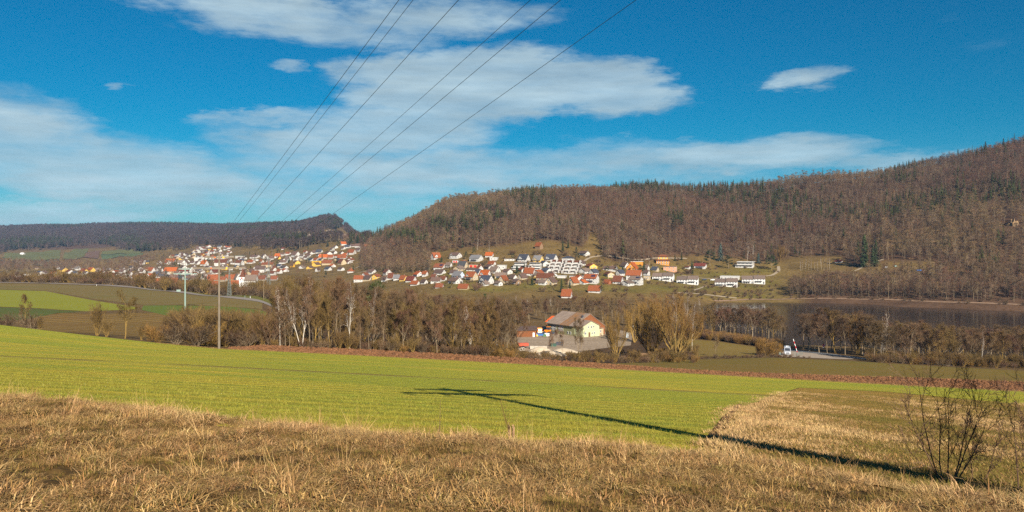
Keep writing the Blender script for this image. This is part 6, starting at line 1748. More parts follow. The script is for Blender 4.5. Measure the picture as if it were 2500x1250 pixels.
YL = {'bare': 'grey brown leafless tree behind the yard', 'slender': 'upright leafless tree behind the yard', 'ochre': 'ochre leafless tree behind the yard', 'birch': 'pale birch behind the yard', 'willow': 'golden willow behind the yard'}
belt(30, 1255, 1520, 405, 470, lambda x: 722, [('bare', 6), ('slender', 3)], YL, 'trees behind the yard', (.75, 1.0), (.8, 1.2), row='near row')
belt(20, 1250, 1740, 480, 540, lambda x: np.interp(x, [1250, 1500, 1600, 1740], [712, 700, 705, 720]), [('bare', 5), ('ochre', 3), ('birch', 2)], YL, 'trees behind the yard', (.6, 1.0), (.8, 1.2), row='far row')
belt(12, 1520, 1740, 330, 420, lambda x: np.interp(x, [1500, 1640, 1740], [735, 700, 735]), [('willow', 4), ('ochre', 3), ('birch', 2)], YL, 'trees behind the yard', (.75, 1.0), (.7, 1.0), row='right of the barn')
# row along the lake
LL = {'bare': 'brown rounded tree on the near lake shore', 'ochre': 'yellowish rounded tree on the near lake shore'}
belt(34, 1728, 1912, 366, 396, lambda x: np.interp(x, [1720, 1760, 1880, 1915], [760, 742, 742, 765]), [('bare', 3), ('ochre', 2)], LL, 'trees along the near lake shore', (.85, 1.0), (1.0, 1.3), row='lake row')
one('bare', 'bare_tree', 1917, 852, 765, 'slim pale tree at the right end of the lakeside row', 330, var=2, wide=.5)
# right wood
RL = {'bare': 'dark brown tree of the right wood', 'slender': 'upright leafless tree of the right wood', 'ochre': 'ochre tree of the right wood'}
rt = lambda x: np.interp(x, [1955, 2000, 2100, 2150, 2250, 2400, 2500, 2600], [750, 742, 746, 775, 775, 790, 785, 780])
belt(75, 2125, 2760, 258, 290, lambda x: rt(x) + 6, [('bare', 7), ('slender', 2), ('ochre', 2)], RL, 'trees of the wood on the right', (.8, 1.0), (1.0, 1.3), row='front row')
belt(84, 1955, 2760, 285, 322, lambda x: rt(x), [('bare', 7), ('slender', 2), ('ochre', 2)], RL, 'trees of the wood on the right', (.8, 1.0), (1.0, 1.3), row='back row')
one('ochre', 'ochre_tree', 2040, 860, 745, 'broad ochre tree leaning left at the lake gap', 292, var=1, wide=1.3)
one('willow', 'willow_tree', 2095, 865, 752, 'golden tipped tree right of the broad ochre tree', 290, var=0, wide=.9)
one('birch', 'birch_tree', 2155, 865, 750, 'twin white birch in the wood on the right', 275, var=0, wide=.7)
one('birch', 'birch_tree', 2151, 865, 765, 'leaning white birch stem beside the twin birch', 275.5, var=1, wide=.6, lean=(0, R(5)))
one('birch', 'birch_tree', 2396, 870, 800, 'pale lone birch stem in the dark wood at far right', 262, var=2, wide=.5)
# left side
one('ochre', 'ochre_tree', 305, 823, 700, 'lone bare tree with pale trunk at the left field edge', 160, var=0, wide=1.0)
one('hazel', 'hazel_shrub', 236, 815, 722, 'bushy shrub left of the lone bare tree', 165, cat='shrub', wide=.75)
one('ochre', 'ochre_tree', 62, 778, 712, 'small rounded tree behind the dark bush at far left', 236, var=1, wide=.8)
one('dark_shrub', 'dark_bush', 76, 797, 754, 'dark round bush at far left by the field edge', 182, cat='shrub', wide=1.1)
one('hazel', 'hazel_shrub', 98, 797, 762, 'thin ochre shrub right of the dark round bush', 181, cat='shrub', wide=.5)
one('shrub', 'brown_bush', 12, 782, 757, 'low reddish bush at the left picture edge', 200, cat='shrub', wide=1.3)
for k, (xi, yb, yt, d, key, wd, lab) in enumerate((
 (385, 828, 782, 158, 'gold_shrub', 1.2, 'low golden bush left of the dark bushes'), (430, 832, 778, 158, 'dark_shrub', 1.2, 'dark dome shaped bush, left of the pair by the pole'), (482, 835, 776, 158, 'dark_shrub', 1.3, 'dark dome shaped bush, right of the pair by the pole'),
 (505, 825, 770, 166, 'gold_shrub', 1.2, 'golden bush rising behind the dark pair'), (450, 800, 758, 182, 'shrub', 1.5, 'brown bush behind the dark pair at the pale pole'), (520, 800, 750, 182, 'dark_shrub', 1.6, 'big dark hawthorn left of the concrete pole'),
 (565, 810, 752, 180, 'shrub', 1.5, 'brown hawthorn right behind the concrete pole'), (590, 815, 745, 176, 'hazel', 1.0, 'tall hazel bush right of the concrete pole'), (618, 838, 752, 170, 'hazel', .9, 'ochre hazel with arching stems left of the wood'),
 (640, 845, 748, 167, 'hazel', .8, 'upright hazel touching the left tip of the wood'), (660, 846, 740, 167.5, 'shrub', 1.0, 'brown bush at the foot of the pale poplar like tree'), (605, 835, 800, 164, 'shrub', 1.2, 'low brown scrub between the pole and the wood'))):
    one(key, {'gold_shrub': 'golden_bush', 'dark_shrub': 'dark_bush', 'hazel': 'hazel_shrub', 'shrub': 'brown_bush'}[key], xi, yb, yt, lab, d, cat='shrub', wide=wd)
for xi, lab in ((260, 'first shrub'), (345, 'second shrub'), (365, 'third shrub')):
    one('hazel', 'hazel_shrub', xi, 826, 782 if xi > 300 else 770, 'low ochre %s around the lone bare tree' % {'first shrub': 'left hand shrub', 'second shrub': 'right hand shrub', 'third shrub': 'outer right shrub'}[lab], 161, cat='shrub', wide=.9)
for k, (dx, dd, wd) in enumerate(((0, 0, 1.15), (-18, 1, .9), (20, -1, .95))):
    one('gold_shrub', 'golden_bush', 1872 + dx, 866, 822 + (0, 9, 6)[k], ['large round golden bush left of the camper van, middle dome', 'left dome of the golden bush near the camper van', 'right dome of the golden bush next to the camper van'][k], 272 + dd, cat='shrub', wide=wd)
# conifers and garden trees of the slope village and hill
con = [(1733,649,607,'dark_pine','big dark pine right of the red brown house'),(1778,656,621,'dark_pine','dark pine with bare stem left of the long modern house'),(1759,637,594,'blue_spruce','tall blue grey spruce between the two dark pines'),
 (1689,669,636,'spruce','dark spruce beside the drive under the red brown house'),(1648,637,619,'spruce','left of two small spruces right of the orange villa'),(1664,635,615,'spruce','right of two small spruces right of the orange villa'),
 (1852,643,617,'blue_spruce','round blue spruce at the right end of the long modern house'),(1884,660,620,'dark_pine','dark conifer at the bend of the hill lane'),(1299,697,676,'thuja','dark columnar thuja below the cream houses'),
 (1371,714,679,'spruce','dark conical tree beside the steep orange solar roof'),(1391,703,683,'spruce','small green conifer before the cream gable fronted house'),(1374,615,587,'spruce','left dark spruce on the slope right of the lone hut'),(1387,606,583,'spruce','right dark spruce on the slope right of the lone hut'),
 (1407,618,601,'thuja','dark thuja left of the chalet'),(1410,635,616,'dark_pine','broad dark yew below the chalet'),(1136,633,613,'dark_pine','dark yew left of the long grey roofed house'),(1157,625,602,'pine','green pine above the long grey roofed house'),
 (1045,658,631,'blue_spruce','blue spruce at the left edge of the slope village'),(1078,640,625,'thuja','small thuja by the leftmost steep orange roof'),(2110,652,572,'spruce','tallest dark spruce in the clearing on the right hill'),(2138,650,584,'spruce','second dark spruce right of the tallest one on the hill'),(2131,652,600,'spruce','short dark spruce between the two tall hill spruces'),
 (1483,662,647,'dark_pine','dark bush tree before the wide bungalow'),(1503,664,650,'dark_pine','second dark bush tree before the wide bungalow'),(1520,668,650,'thuja','slim thuja left of the large orange roof'),(1572,662,634,'spruce','narrow spruce right of the pointed orange gable'),
 (1262,668,646,'thuja','thuja beside the flat roofed white modern house'),(1280,665,640,'spruce','spruce between the two balconied terrace houses'),(1252,634,618,'dark_pine','dark shrub tree behind the low dark roofed bungalow'),
 (1470,716,695,'dark_pine','dark green tree in the gardens below the apartment house'),(1345,703,690,'dark_pine','dark round tree below the half hipped house')]
for (xi, yb, yt, key, lab) in con:
    plant_px(key, {'dark_pine': 'pine_tree', 'pine': 'pine_tree', 'thuja': 'thuja_tree', 'spruce': 'spruce_tree', 'blue_spruce': 'blue_spruce'}[key], xi, yb, yt, lab, 'conifer', 'conifers of the slope village', d0=560, d1=900, wide=1.0 if key != 'spruce' else .9)
fcon = [(397,650,637),(425,652,639),(358,674,662),(509,642,629),(502,697,675),(481,696,680),(679,618,606),(679,646,633),(751,642,628),(720,616,603),(826,602,588),(855,601,578),(874,593,570),(887,591,572),(800,602,585),(781,606,596),(651,638,628),(120,655,645),(183,655,645),(545,676,664)]
fcon.sort()
for i, (xi, yb, yt) in enumerate(fcon):
    plant_px('dark_pine' if i % 3 else 'spruce', 'pine_tree' if i % 3 else 'spruce_tree', xi, yb, yt, 'dark conifer among the far village roofs, %s from the left' % ordinal(i + 1), 'conifer', 'conifers of the far village', d0=640, d1=2200, wide=1.25)
plant_px('blue_spruce', 'blue_spruce', 440, 696, 667, 'large blue spruce directly behind the pale green pole', 'conifer', None, d0=640, d1=1500, wide=1.1)
plant_px('willow', 'willow_tree', 1905, 640, 592, 'golden leaved tree at the forest edge above the hill lane', 'tree', None, d0=600, d1=900, wide=1.0)
# birch rows of the clearing
for i in range(11):
    xi = 1953 + i * 7.2 + pr.uniform(-2, 2)
    plant_px('birch', 'birch_tree', xi, 660 + pr.uniform(-4, 4), 624 + pr.uniform(-4, 6), 'white stemmed birch of the hillside clearing row, %s from the left' % ordinal(i + 1), 'tree', 'birches of the hillside clearing', d0=600, d1=900, wide=.5)
for i in range(6):
    xi = 2272 + i * 5 + pr.uniform(-2, 2)
    plant_px('birch', 'birch_tree', xi, 684 + pr.uniform(-3, 3), 645 + pr.uniform(-4, 6), 'white stemmed birch of the clump above the lake, %s from the left' % ordinal(i + 1), 'tree', 'birch clump above the lake', d0=560, d1=900, wide=.5)
for (xi, yb, yt, lab) in ((1585, 655, 620, 'pale birch right of the pointed orange gable'), (1824, 638, 585, 'white birch behind the long modern house, left one'), (1839, 636, 590, 'white birch behind the long modern house, right one'), (945, 690, 650, 'pale birch by the track above the wood'), (1165, 610, 570, 'pale birch at the forest edge above the long grey roof'), (1193, 622, 585, 'pale birch rising behind the small bright orange roof')):
    plant_px('birch', 'birch_tree', xi, yb, yt, lab, 'tree', None, d0=560, d1=1100, wide=.6)
# garden trees, leafless
GL = 'small leafless garden tree between the houses of the slope village'
gt = random.Random(77)
nplaced = 0
used_gl = set()
while nplaced < 55:
    xi, yi = gt.uniform(1040, 1900), gt.uniform(612, 716)
    if yi < np.interp(xi, FB[:, 0], FB[:, 1]): continue
    if any(abs(xi - h_[1]) < h_[3] * .55 + 3 and -14 < yi - h_[2] < 9 for h_ in HOUSES): continue
    if any(abs(xi - c) < 34 and -22 < yi - r_ < 14 for c, r_ in ((1622, 686), (1682, 694), (1777, 700), (1843, 693), (1370, 665), (1621, 646), (1286, 660), (1822, 654), (1730, 685))): continue
    d = hit(xi, yi, 560, 900)
    if d is None: continue
    p = at(xi, d)
    hn = min((h_ for h_ in HOUSES if h_[8]), key=lambda h_: (h_[1] - xi) ** 2 + 4 * (h_[2] - yi) ** 2)
    short = hn[8].split(',')[0].split(' above ')[0].split(' below ')[0].split(' right ')[0].split(' left ')[0]
    side = ('left of' if xi < hn[1] - 8 else 'right of' if xi > hn[1] + 8 else 'behind' if yi < hn[2] else 'in front of')
    GL = 'small bare tree %s the %s' % (side, ' '.join(short.split()[:9]))
    if GL in used_gl: continue
    used_gl.add(GL)
    plant(gt.choice(['bare', 'ochre', 'shrub', 'bare']), 'garden_tree', p.x, p.y, gt.uniform(3.0, 7.5), GL, 'tree', 'garden trees of the slope village', wide=1.25)
    nplaced += 1

# the lakeside belt on the far shore, undergrowth, village greenery: masses
def mass(name, n, x0, x1, dlo, dhi, protos, label, cat, s=(.7, 1.1), cell=4.0, test=None, seed=5, wide=1.0):
    rg_ = np.random.default_rng(seed)
    xi = rg_.uniform(x0, x1, n * 3)
    lo, hi = (np.interp(xi, *zip(*dlo)) if isinstance(dlo, list) else dlo), (np.interp(xi, *zip(*dhi)) if isinstance(dhi, list) else dhi)
    d = lo + (hi - lo) * rg_.random(len(xi)); x = (xi - CXP) / FPX * d; z = terrain(x, d)
    ok = np.ones(len(xi), bool)
    if test is not None: ok = test(xi, HYP - FPX * z / d)
    seen = set(); keep = []
    for i in np.where(ok)[0]:
        k = (int(x[i] / cell), int(d[i] / cell))
        if k in seen: continue
        seen.add(k); keep.append(i)
        if len(keep) >= n: break
    k = np.array(keep); sc_ = rg_.uniform(*s, len(k))
    return scatter(name, np.c_[x[k], d[k], z[k] - .1], np.c_[sc_ * wide, sc_ * wide, sc_], protos, label, cat, seed=seed)
def pm(key): return [joined_mesh(a, b) for (a, b, h, w) in PROTO[key]]
def joined_mesh(a, b):
    bm = bmesh.new(); bm.from_mesh(a); n0 = len(bm.faces); bm.from_mesh(b); bm.faces.ensure_lookup_table()
    for i, f in enumerate(bm.faces): f.material_index = 0 if i < n0 else 1
    me = bpy.data.meshes.new('plant'); bm.to_mesh(me); bm.free()
    me.materials.append(a.materials[0]); me.materials.append(b.materials[0]); return me
SH = pm('shrub') + pm('hazel') + pm('gold_shrub')[:1]
mass('undergrowth', 460, 655, 1255, 166.5, 205, SH, 'tangled brown undergrowth along the foot of the wood', 'undergrowth', (.35, .75), 1.3, seed=11)
mass('hawthorn_scrub', 170, 430, 668, [(430, 176), (668, 172)], [(430, 235), (668, 215)], SH, 'dense brown hawthorn scrub between the poles and the wood', 'scrub', (.75, 1.5), 2.2, seed=25, wide=1.2)
mass('yard_scrub', 260, 1180, 1700, 215, 285, SH, 'brown scrub and brambles between the field and the yard', 'scrub', (.3, .62), 2.0, lambda x, y: ~((x > 1260) & (x < 1420) & (y < 872)), seed=12)
mass('hedge', 150, 1700, 1905, [(1700, 345), (1905, 312)], [(1700, 362), (1905, 326)], pm('shrub')[1:] + pm('gold_shrub'), 'long reddish clipped hedge in front of the lakeside trees', 'hedge', (.75, 1.0), 1.6, seed=13)
mass('right_undergrowth', 360, 2120, 2800, 248, 275, SH, 'dark undergrowth along the foot of the wood on the right', 'undergrowth', (.4, .8), 2.0, seed=14)
mass('verge_scrub', 320, -60, 690, [(-60, 606), (260, 556), (480, 470), (690, 420)], [(-60, 690), (260, 650), (480, 560), (690, 500)], pm('shrub') + pm('hazel'), 'reddish scrub row behind the country road', 'scrub', (.9, 1.7), 4.0, seed=15, wide=1.3)
mass('verge_trees', 60, -60, 420, [(-60, 640), (420, 600)], [(-60, 740), (420, 690)], [joined_mesh(a, b) for a, b, _, _ in PROTO['bare'] + PROTO['ochre']], 'loose row of leafless trees behind the country road', 'tree row', (.7, 1.1), 7.0, seed=16)
mass('valley_trees', 620, -60, 420, 900, 1750, FT, 'brown tree belts on the valley floor left of the far village', 'tree belt', (.5, .85), 9.0, lambda x, y: (y < 668) & (y > 634) & (np.sin(x * .045) + np.sin(y * .9 + x * .02) > -.5), seed=17, wide=1.5)
mass('village_greenery', 520, 300, 905, 900, 2250, FT + FC[:1], 'leafless garden trees among the houses of the far village', 'garden trees', (.32, .6), 12.0, lambda x, y: (y > np.interp(x, [300, 420, 560, 900], [640, 606, 600, 596])), seed=18, wide=1.4)
mass('orchard_slope', 800, 880, 1050, [(880, 950), (960, 800), (1050, 740)], [(880, 1250), (960, 1010), (1050, 860)], FT, 'brown leafless orchard trees on the slope left of the village', 'orchard', (.38, .7), 4.5, seed=19, wide=1.3)
mass('far_shore_trees', 950, 1925, 3000, [(1925, 622), (2100, 603), (2300, 566), (2640, 520), (3000, 505)], [(1925, 660), (2100, 660), (2300, 655), (2640, 640), (3000, 600)], FT, 'leafless tree belt above the far lake shore', 'tree belt', (.5, .85), 4.2, lambda x, y: y > 660, seed=20, wide=1.25)
mass('shore_scrub', 260, 1640, 2600, [(1640, 596), (1900, 612), (2100, 598), (2300, 560), (2600, 516)], [(1640, 640), (1900, 640), (2100, 622), (2300, 590), (2600, 560)], pm('shrub'), 'low brown scrub along the far lake shore', 'scrub', (.4, .8), 4.0, lambda x, y: (x > 1900) | (y > 712), seed=22)
mass('slope_hedges', 420, 1040, 1900, 640, 780, pm('shrub'), 'low garden shrubs and hedges of the slope village', 'shrubs', (.35, .8), 2.5, lambda x, y: (np.sin(y * .55 + x * .01) > .35) & (y > 625), seed=23)
mass('field_foot_scrub', 70, 1500, 1990, [(1500, 236), (1700, 246), (1990, 257)], [(1500, 262), (1700, 256), (1990, 262)], pm('shrub'), 'dry fringe of low scrub between the far meadow and the lake road', 'scrub', (.2, .4), 1.5, seed=24)

# ---------------------------------------------------------------- rocks
def cliff(name, xi, yi, w, h, label, d0, d1, mat, seed):
    d = hit(xi, yi, d0, d1)
    if d is None: return
    s = d / FPX; rg_ = random.Random(seed); W, H = w * s * 1.15, h * s * 1.5
    p = at(xi, d); m = MB(); nx, nz = 9, 5; G = []
    for j in range(nz + 1):
        row = []
        for i in range(nx + 1):
            u, v = i / nx - .5, j / nz
            row.append((u * W * (1 - .3 * v) + rg_.gauss(0, W * .03), -H * .25 + v * H * .55 + rg_.gauss(0, H * .09) + abs(u) * H * .8, -H * .35 + v * H * (1.15 - abs(u) * .7) + rg_.gauss(0, H * .05)))
        G.append(row)
    for j in range(nz):
        for i in range(nx): m.poly([G[j][i], G[j][i + 1], G[j + 1][i + 1], G[j + 1][i]])
    back = [(x, y + H * .9, z) for (x, y, z) in G[-1]]
    for i in range(nx): m.poly([G[-1][i], G[-1][i + 1], back[i + 1], back[i]])
    o = m.build(name, mat, None, p, -math.atan((xi - CXP) / FPX)); tag(o, label, 'cliff', 'pale limestone outcrops')
lime = pmat('limestone', (.30, .245, .18), (.17, .13, .10), .08, .95, .4, .3); lime2 = pmat('ochre_limestone', (.26, .165, .075), (.16, .11, .07), .2, .95, .4, .5)
for k, (xi, yi, w, h, lab) in enumerate(((838, 578, 24, 8, 'widest pale cliff low on the rocky far peak'), (826, 555, 9, 9, 'left pale rock tower high on the far peak'), (842, 560, 9, 6, 'right pale rock tower high on the far peak'), (806, 566, 20, 5, 'pale rock band in the middle of the far peak'), (790, 571, 10, 5, 'small pale outcrop left of the rock band'), (755, 580, 14, 9, 'pale scree scar left of the far peak'), (731, 570, 12, 4, 'thin pale outcrop at the left foot of the far peak'))):
    cliff('rock_outcrop', xi, yi, w, h, lab, 1900, 3600, lime, 40 + k)
cliff('rock_outcrop', 2474, 552, 26, 16, 'ochre limestone outcrop in the forest at the right picture edge', 600, 1200, lime2, 50)
cliff('rock_outcrop', 1188, 516, 26, 3, 'thin pale quarry band high in the hill forest', 900, 1500, lime2, 51)

# ---------------------------------------------------------------- foreground grass
straw = [pmat('dry_grass_%d' % i, c, tuple(v * .75 for v in c), 2.0, .85, rand=.30, hrand=.012) for i, c in enumerate(((.38, .23, .088), (.29, .16, .053), (.49, .32, .14), (.145, .078, .025)))]
olive_g = pmat('olive_grass', (.105, .085, .014), (.14, .10, .02), 2.0, .8, rand=.25, hrand=.015)
wheat_g = pmat('wheat_blades', (.17, .165, .018), (.24, .205, .026), 1.5, .7, rand=.2, hrand=.012)
def tuft(seed, n, rad, ln, w, lean, mats, weights, flat=.0, segs=3):
    rg_ = random.Random(seed); m = MB()
    for i in range(n):
        a = rg_.uniform(0, 6.28); r_ = rad * math.sqrt(rg_.random()); p = Vector((r_ * math.cos(a), r_ * math.sin(a), -.03))
        b = a + rg_.gauss(0, 1.0); l = ln * rg_.uniform(.45, 1.25); le = lean * rg_.uniform(.3, 1.5)
        side = Vector((-math.sin(b), math.cos(b), 0)).normalized()
        h = w * rg_.uniform(.6, 1.4) / 2; k = rg_.choices(range(len(mats)), weights)[0]
        tilt = le * .5; prev = (p - side * h, p + side * h); q = p
        for s_ in range(segs):
            q = q + Vector((math.cos(b) * math.sin(min(tilt, 2.0)), math.sin(b) * math.sin(min(tilt, 2.0)), math.cos(min(tilt, 2.0)))) * (l / segs)
            if q.z < .01 and s_ > 0: q.z = .01 + rg_.random() * .03
            hh = h * (1 - (s_ + 1) / segs * .85)
            cur = (q - side * hh, q + side * hh)
            m.poly([prev[0], prev[1], cur[1], cur[0]], k); prev = cur; tilt += le * .8
    return m.mesh('tuft', mats)
DG = [tuft(400 + i, 75, .32, .34, .013, 2.3, straw + [olive_g], (4, 4, 3, 3, 1.2), segs=4) for i in range(6)]
DG += [tuft(410 + i, 50, .22, .22, .014, .9, [olive_g, straw[3], straw[1]], (5, 3, 2), segs=2) for i in range(2)]
DG += [tuft(415 + i, 70, .30, .40, .012, 1.6, [straw[2], straw[0], straw[1]], (4, 3, 1), segs=4) for i in range(2)]
TALL = [tuft(420 + i, 36, .16, .62, .007, .42, [straw[0], straw[2], straw[1]], (3, 3, 1), segs=4) for i in range(3)]
def grass_bank():
    rg_ = np.random.default_rng(31); n = 19000
    y = np.sqrt(rg_.uniform(6.5 ** 2, 27 ** 2, n)); x = rg_.uniform(-.95, 1.15, n) * y
    e = edge_y(x)
    ok = y < e - .1 + rg_.normal(0, .35, n) + .5 * np.sin(x * 1.1)
    x, y, e = x[ok], y[ok], e[ok]
    z = terrain(x, y)
    clump = np.sin(x * 1.9 + .5) * np.sin(y * 1.6 + 1) + .7 * np.sin(x * .7 - y * .9) + .6 * np.sin(x * 3.1 + y * 2.3) + rg_.normal(0, .5, len(x))
    rim = np.clip((3.0 - (e - y)) / 3.0, 0, 1)
    s = np.clip(.72 + .22 * clump + .35 * rim, .35, 1.5)
    idx = rg_.integers(0, 6, len(x))
    low = (clump < -.45) & (rim < .7) & (rg_.random(len(x)) < .85)
    idx = np.where(low, 6 + rg_.integers(0, 2, len(x)), idx)
    idx = np.where((rim > .35) & (rg_.random(len(x)) < .5), 8 + rg_.integers(0, 2, len(x)), idx)
    scatter('dry_grass_bank', np.c_[x, y, z], np.c_[s, s, s * rg_.uniform(.7, 1.3, len(x))], DG, 'matted dry straw coloured grass on the bank in the foreground', 'grass', idx=idx, tilt=.12, seed=6)
    k = rg_.random(len(x)) < (.003 + .26 * np.clip(rim - .5, 0, 1) + .01 * (clump > 1.3))
    scatter('tall_dry_stems', np.c_[x[k], y[k], z[k]], rg_.uniform(.6, 1.15, k.sum()), TALL, 'taller dry stems standing up along the crest of the bank', 'grass', tilt=.2, seed=7)
grass_bank()
MG = [tuft(430 + i, 40, .30, .14, .016, 1.3, [straw[0], straw[1], olive_g, straw[3]], (2, 3, 4, 2), segs=2) for i in range(4)]
MG += [tuft(450 + i, 44, .30, .17, .016, 1.2, [straw[2], straw[0]], (3, 2), segs=2) for i in range(2)] + [tuft(455, 40, .30, .13, .016, 1.2, [olive_g], (1,), segs=2)]
def meadow_grass():
    rg_ = np.random.default_rng(32); n = 31000
    y = np.sqrt(rg_.uniform(14 ** 2, 84 ** 2, n)); x = rg_.uniform(.20, .98, n) * y
    xi = CXP + FPX * x / y; yi = HYP - FPX * terrain(x, y) / y
    left = np.interp(yi, [947, 968, 1000, 1050, 1096, 1300], [1955, 1885, 1795, 1775, 1730, 1700]); top = np.interp(xi, [1700, 1952, 2170, 2500, 2800], [940, 948, 958, 989, 1010])
    ok = (xi > left + rg_.normal(-6, 20, n)) & (yi > top + rg_.normal(0, 4, n)) & (y > edge_y(x) - .2)
    ok &= rg_.random(n) < np.clip(1.0 - (y - 16) / 60, .22, 1)
    x, y = x[ok], y[ok]; z = terrain(x, y) + .05
    q_ = rg_.uniform(.8, 1.6, len(x)); xi = CXP + FPX * x / y; yi = HYP - FPX * z / y
    pat = np.sin(x * .35 + y * .11) + np.sin(y * .19 - x * .52 + 1) + .8 * np.sin(x * .9 + y * .31) + rg_.normal(0, .8, len(x))
    fr = (xi < np.interp(yi, [947, 968, 1000, 1050, 1096, 1300], [1955, 1885, 1795, 1775, 1730, 1700]) + 60) & (rg_.random(len(x)) < .7)
    ix = np.where(fr | (pat > .9), 4 + rg_.integers(0, 2, len(x)), np.where(pat < -.9, 6, rg_.integers(0, 4, len(x))))
    q_ = np.where(fr, q_ * 1.25, q_)
    scatter('dry_meadow_grass', np.c_[x, y, z], np.c_[q_, q_, q_ * .55], MG, 'short dry tufts covering the pale meadow on the right', 'grass', idx=ix, seed=8)
meadow_grass()
WG = [tuft(440 + i, 26, .26, .12, .011, .8, [wheat_g, olive_g], (6, 1), segs=2) for i in range(4)]
def wheat_blades():
    rg_ = np.random.default_rng(33); n = 26000
    y = np.sqrt(rg_.uniform(14 ** 2, 62 ** 2, n)); x = rg_.uniform(-.70, .42, n) * y
    xi = CXP + FPX * x / y; yi = HYP - FPX * terrain(x, y) / y
    left = np.interp(yi, [947, 968, 1000, 1050, 1096, 1300], [1955, 1885, 1795, 1775, 1730, 1700])
    ok = (y > edge_y(x) - .3) & (xi < left - 4 + rg_.normal(0, 8, n)) & (rg_.random(n) < np.clip(1.0 - (y - 16) / 44, 0, 1) ** 1.3)
    # bare earth scar at the meadow corner
    ok &= ~((np.abs(xi - np.interp(yi, [1000, 1090], [1785, 1740])) < 22) & (yi > 990) & (rg_.random(n) < .8))
    x, y = x[ok], y[ok]; z = terrain(x, y) + .03
    scatter('wheat_shoots', np.c_[x, y, z], rg_.uniform(.6, 1.2, len(x)), WG, 'young green wheat shoots in the near part of the field', 'crop', seed=9)
wheat_blades()
# bare earth along the meadow corner
sheet('earth_scar', [E(1712, 1090), E(1738, 1058), E(1764, 1022), E(1802, 988)], [E(1748, 1092), E(1766, 1060), E(1784, 1024), E(1812, 989)], soil_m, .07, 40, 10, world=True)
# clods and stones of the ploughed strip
clod_m = pmat('earth_clods', (.115, .05, .02), (.17, .08, .036), 3, .95, rand=.35)
def clod(seed):
    rg_ = random.Random(seed); m = MB()
    v = [(rg_.gauss(0, .06) + x, rg_.gauss(0, .06) + y, max(z, -.1) + rg_.gauss(0, .04)) for x, y, z in ((-.2, -.15, 0), (.2, -.18, 0), (.22, .16, 0), (-.18, .2, 0), (0, 0, .2))]
    for a, b in ((0, 1), (1, 2), (2, 3), (3, 0)): m.poly([v[a], v[b], v[4]])
    return m.mesh('clod', clod_m)
def clods():
    rg_ = np.random.default_rng(34); n = 9000
    xi = rg_.uniform(560, 2600, n); lo = np.interp(xi, [535, 900, 1250, 1600, 1900, 2200, 2500], [150.3, 149.3, 148.3, 144.3, 138.3, 129.3, 122.3]); hi = np.interp(xi, [535, 700, 900, 1250, 1600, 1900, 2200, 2500], [157, 166, 167, 168, 165, 161, 168, 172])
    d = lo + (hi - lo) * rg_.random(n); x = (xi - CXP) / FPX * d
    scatter('earth_clods', np.c_[x, d, terrain(x, d) + .05], rg_.uniform(.5, 1.6, n), [clod(i) for i in range(4)], 'red brown clods covering the ploughed strip', 'soil', seed=10)
clods()
def edge_grass():
    rg_ = np.random.default_rng(36); n = 4200
    xi = np.r_[rg_.uniform(380, 2600, n), rg_.uniform(1440, 2600, n // 2)]
    lo = np.interp(xi[:n], [380, 535, 900, 1250, 1600, 1900, 2200, 2500], [150.6, 150.3, 149.3, 148.3, 144.3, 138.3, 129.3, 122.3])
    hi = np.interp(xi[n:], [1440, 1600, 1900, 2200, 2500], [163, 165, 161, 168, 172])
    d = np.r_[lo, hi] + rg_.normal(0, .9, len(xi)) + 1.2 * np.sin(xi * .03) * rg_.random(len(xi)); x = (xi - CXP) / FPX * d
    scatter('field_edge_grass', np.c_[x, d, terrain(x, d)], rg_.uniform(.7, 1.6, len(xi)), DG[:3] + WG[:3], 'ragged grass fringe along the borders of the ploughed strip', 'grass', seed=37)
edge_grass()
# bare shrub at the right
def big_shrub(xi, d, h, label, seed, wide=1.0, stems=7):
    P = dict(levels=2, segs=[8, 5, 3], wob=[.06, .13, .2], up=[.04, .08, .06], start=[.2, .2, 0], kids=[1, 2, 0], ang=[(25, 55), (25, 60), (0, 0)], len=[.46, .5, 0], rmin=.0035, taper=.85)
    rg_ = random.Random(seed); wood, crown, tips = MB(), MB(), []
    for s_ in range(stems):
        a = s_ * 2.4 + rg_.uniform(-.3, .3); k = rg_.uniform(.12, .55)
        grow(rg_, wood, tips, (math.cos(a) * .08, math.sin(a) * .08, -.1), vnorm((math.cos(a) * k * wide, math.sin(a) * k * .6, 1)), h * rg_.uniform(.62, .95), .017, 0, P)
    twigs(rg_, crown, tips, 1, .15, .006, .5, .1)
    p = at(xi, d); o = empty('bare_shrub', p)
    wood.build('stems', pmat('shrub_bark', (.075, .04, .028), (.16, .10, .06), 4, .8), o); crown.build('twigs', pmat('shrub_twigs', (.085, .045, .03), (.13, .07, .045), 4, .8), o)
    tag(o, label, 'shrub')
big_shrub(2310, 16.2, 2.75, 'tall bare shrub with dark forked stems on the bank at the right', 3, 1.35, 7)
big_shrub(2388, 16.6, 1.75, 'thin bare sapling just right of the tall shrub', 8, .5, 2)
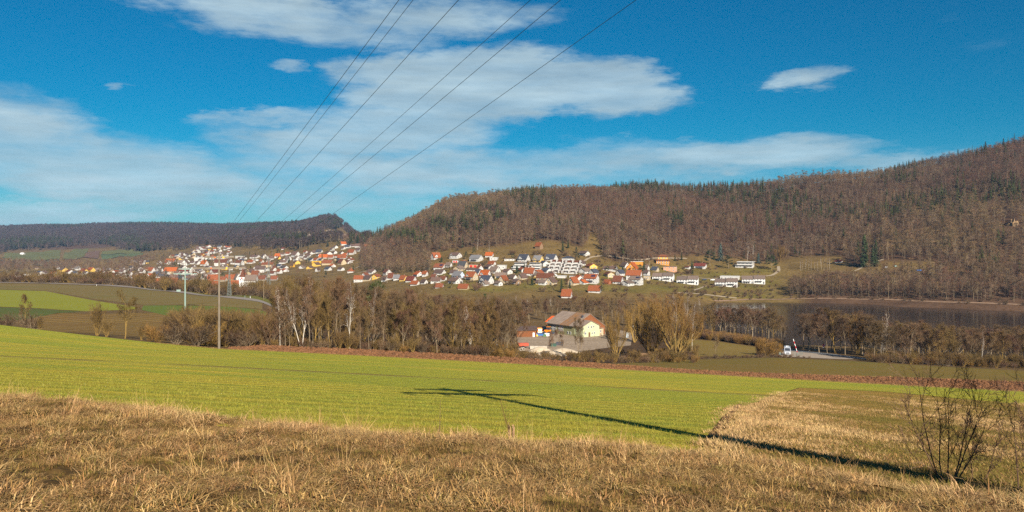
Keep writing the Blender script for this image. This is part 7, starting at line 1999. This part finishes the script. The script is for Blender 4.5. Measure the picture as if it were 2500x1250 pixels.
for (xi, d, h, lab, sd) in ((2498, 15.5, 2.2, 'bare twigs reaching in at the right picture edge', 9),):
    big_shrub(xi, d, h, lab, sd, .3 if xi < 2000 else .9, 2 if xi < 2000 else 4)
p = at(1072, 18.6); o = empty('dry_weed', p); m = MB()
m.tube((0, 0, -.05), (.02, 0, .5), .009, .007, 5); m.tube((.02, 0, .5), (.03, 0, 1.0), .007, .003, 5); m.build('stalk', pmat('shrub_bark', (.075, .04, .028)), o)
m = MB()
for i in range(14):
    z = .1 + i * .02; a = i * 2.4; m.tube((0, 0, z * .6), (math.cos(a) * .09, math.sin(a) * .09, z + .08), .004, .002, 3)
m.build('leaves', pmat('shrub_twigs', (.085, .045, .03)), o); tag(o, 'thin dark weed stalk on the crest of the bank, left of the stump', 'weed')
# dry stump with stalks
p = at(1247, 18.6); o = empty('dry_stump', p)
m = MB(); rg_ = random.Random(2)
for i in range(16):
    a = rg_.uniform(0, 6.28); r_ = rg_.uniform(0, .07); m.tube((math.cos(a) * r_, math.sin(a) * r_, -.05), (math.cos(a) * r_ * 1.3, math.sin(a) * r_ * 1.3, rg_.uniform(.35, .55)), .018, .012, 4, cap=True)
m.build('stump', pmat('stump_fibre', (.24, .14, .07), (.33, .21, .11), 6), o)
m = MB()
for i in range(9):
    a = rg_.uniform(0, 6.28); m.tube((0, 0, .2), (math.cos(a) * .25, math.sin(a) * .1, rg_.uniform(.6, 1.15)), .006, .003, 3)
m.build('stalks', straw[0], o); tag(o, 'dry tufted stump with pale stalks on the crest of the bank', 'stump')

# ---------------------------------------------------------------- air
def haze():
    m = bpy.data.materials.new('haze'); m.use_nodes = True
    n, l = m.node_tree.nodes, m.node_tree.links; n.clear()
    v = n.new('ShaderNodeVolumePrincipled'); v.inputs['Color'].default_value = (.36, .60, 1.0, 1); v.inputs['Density'].default_value = HAZE_DENSITY; v.inputs['Anisotropy'].default_value = .0
    out = n.new('ShaderNodeOutputMaterial'); l.new(v.outputs[0], out.inputs['Volume'])
    mb = MB(); mb.box((0, 0, (212 - 50) / 2), (18900, 18900, 262)); o = mb.build('haze', m); tag(o, kind='stuff')
HAZE_DENSITY = 5e-5
haze()
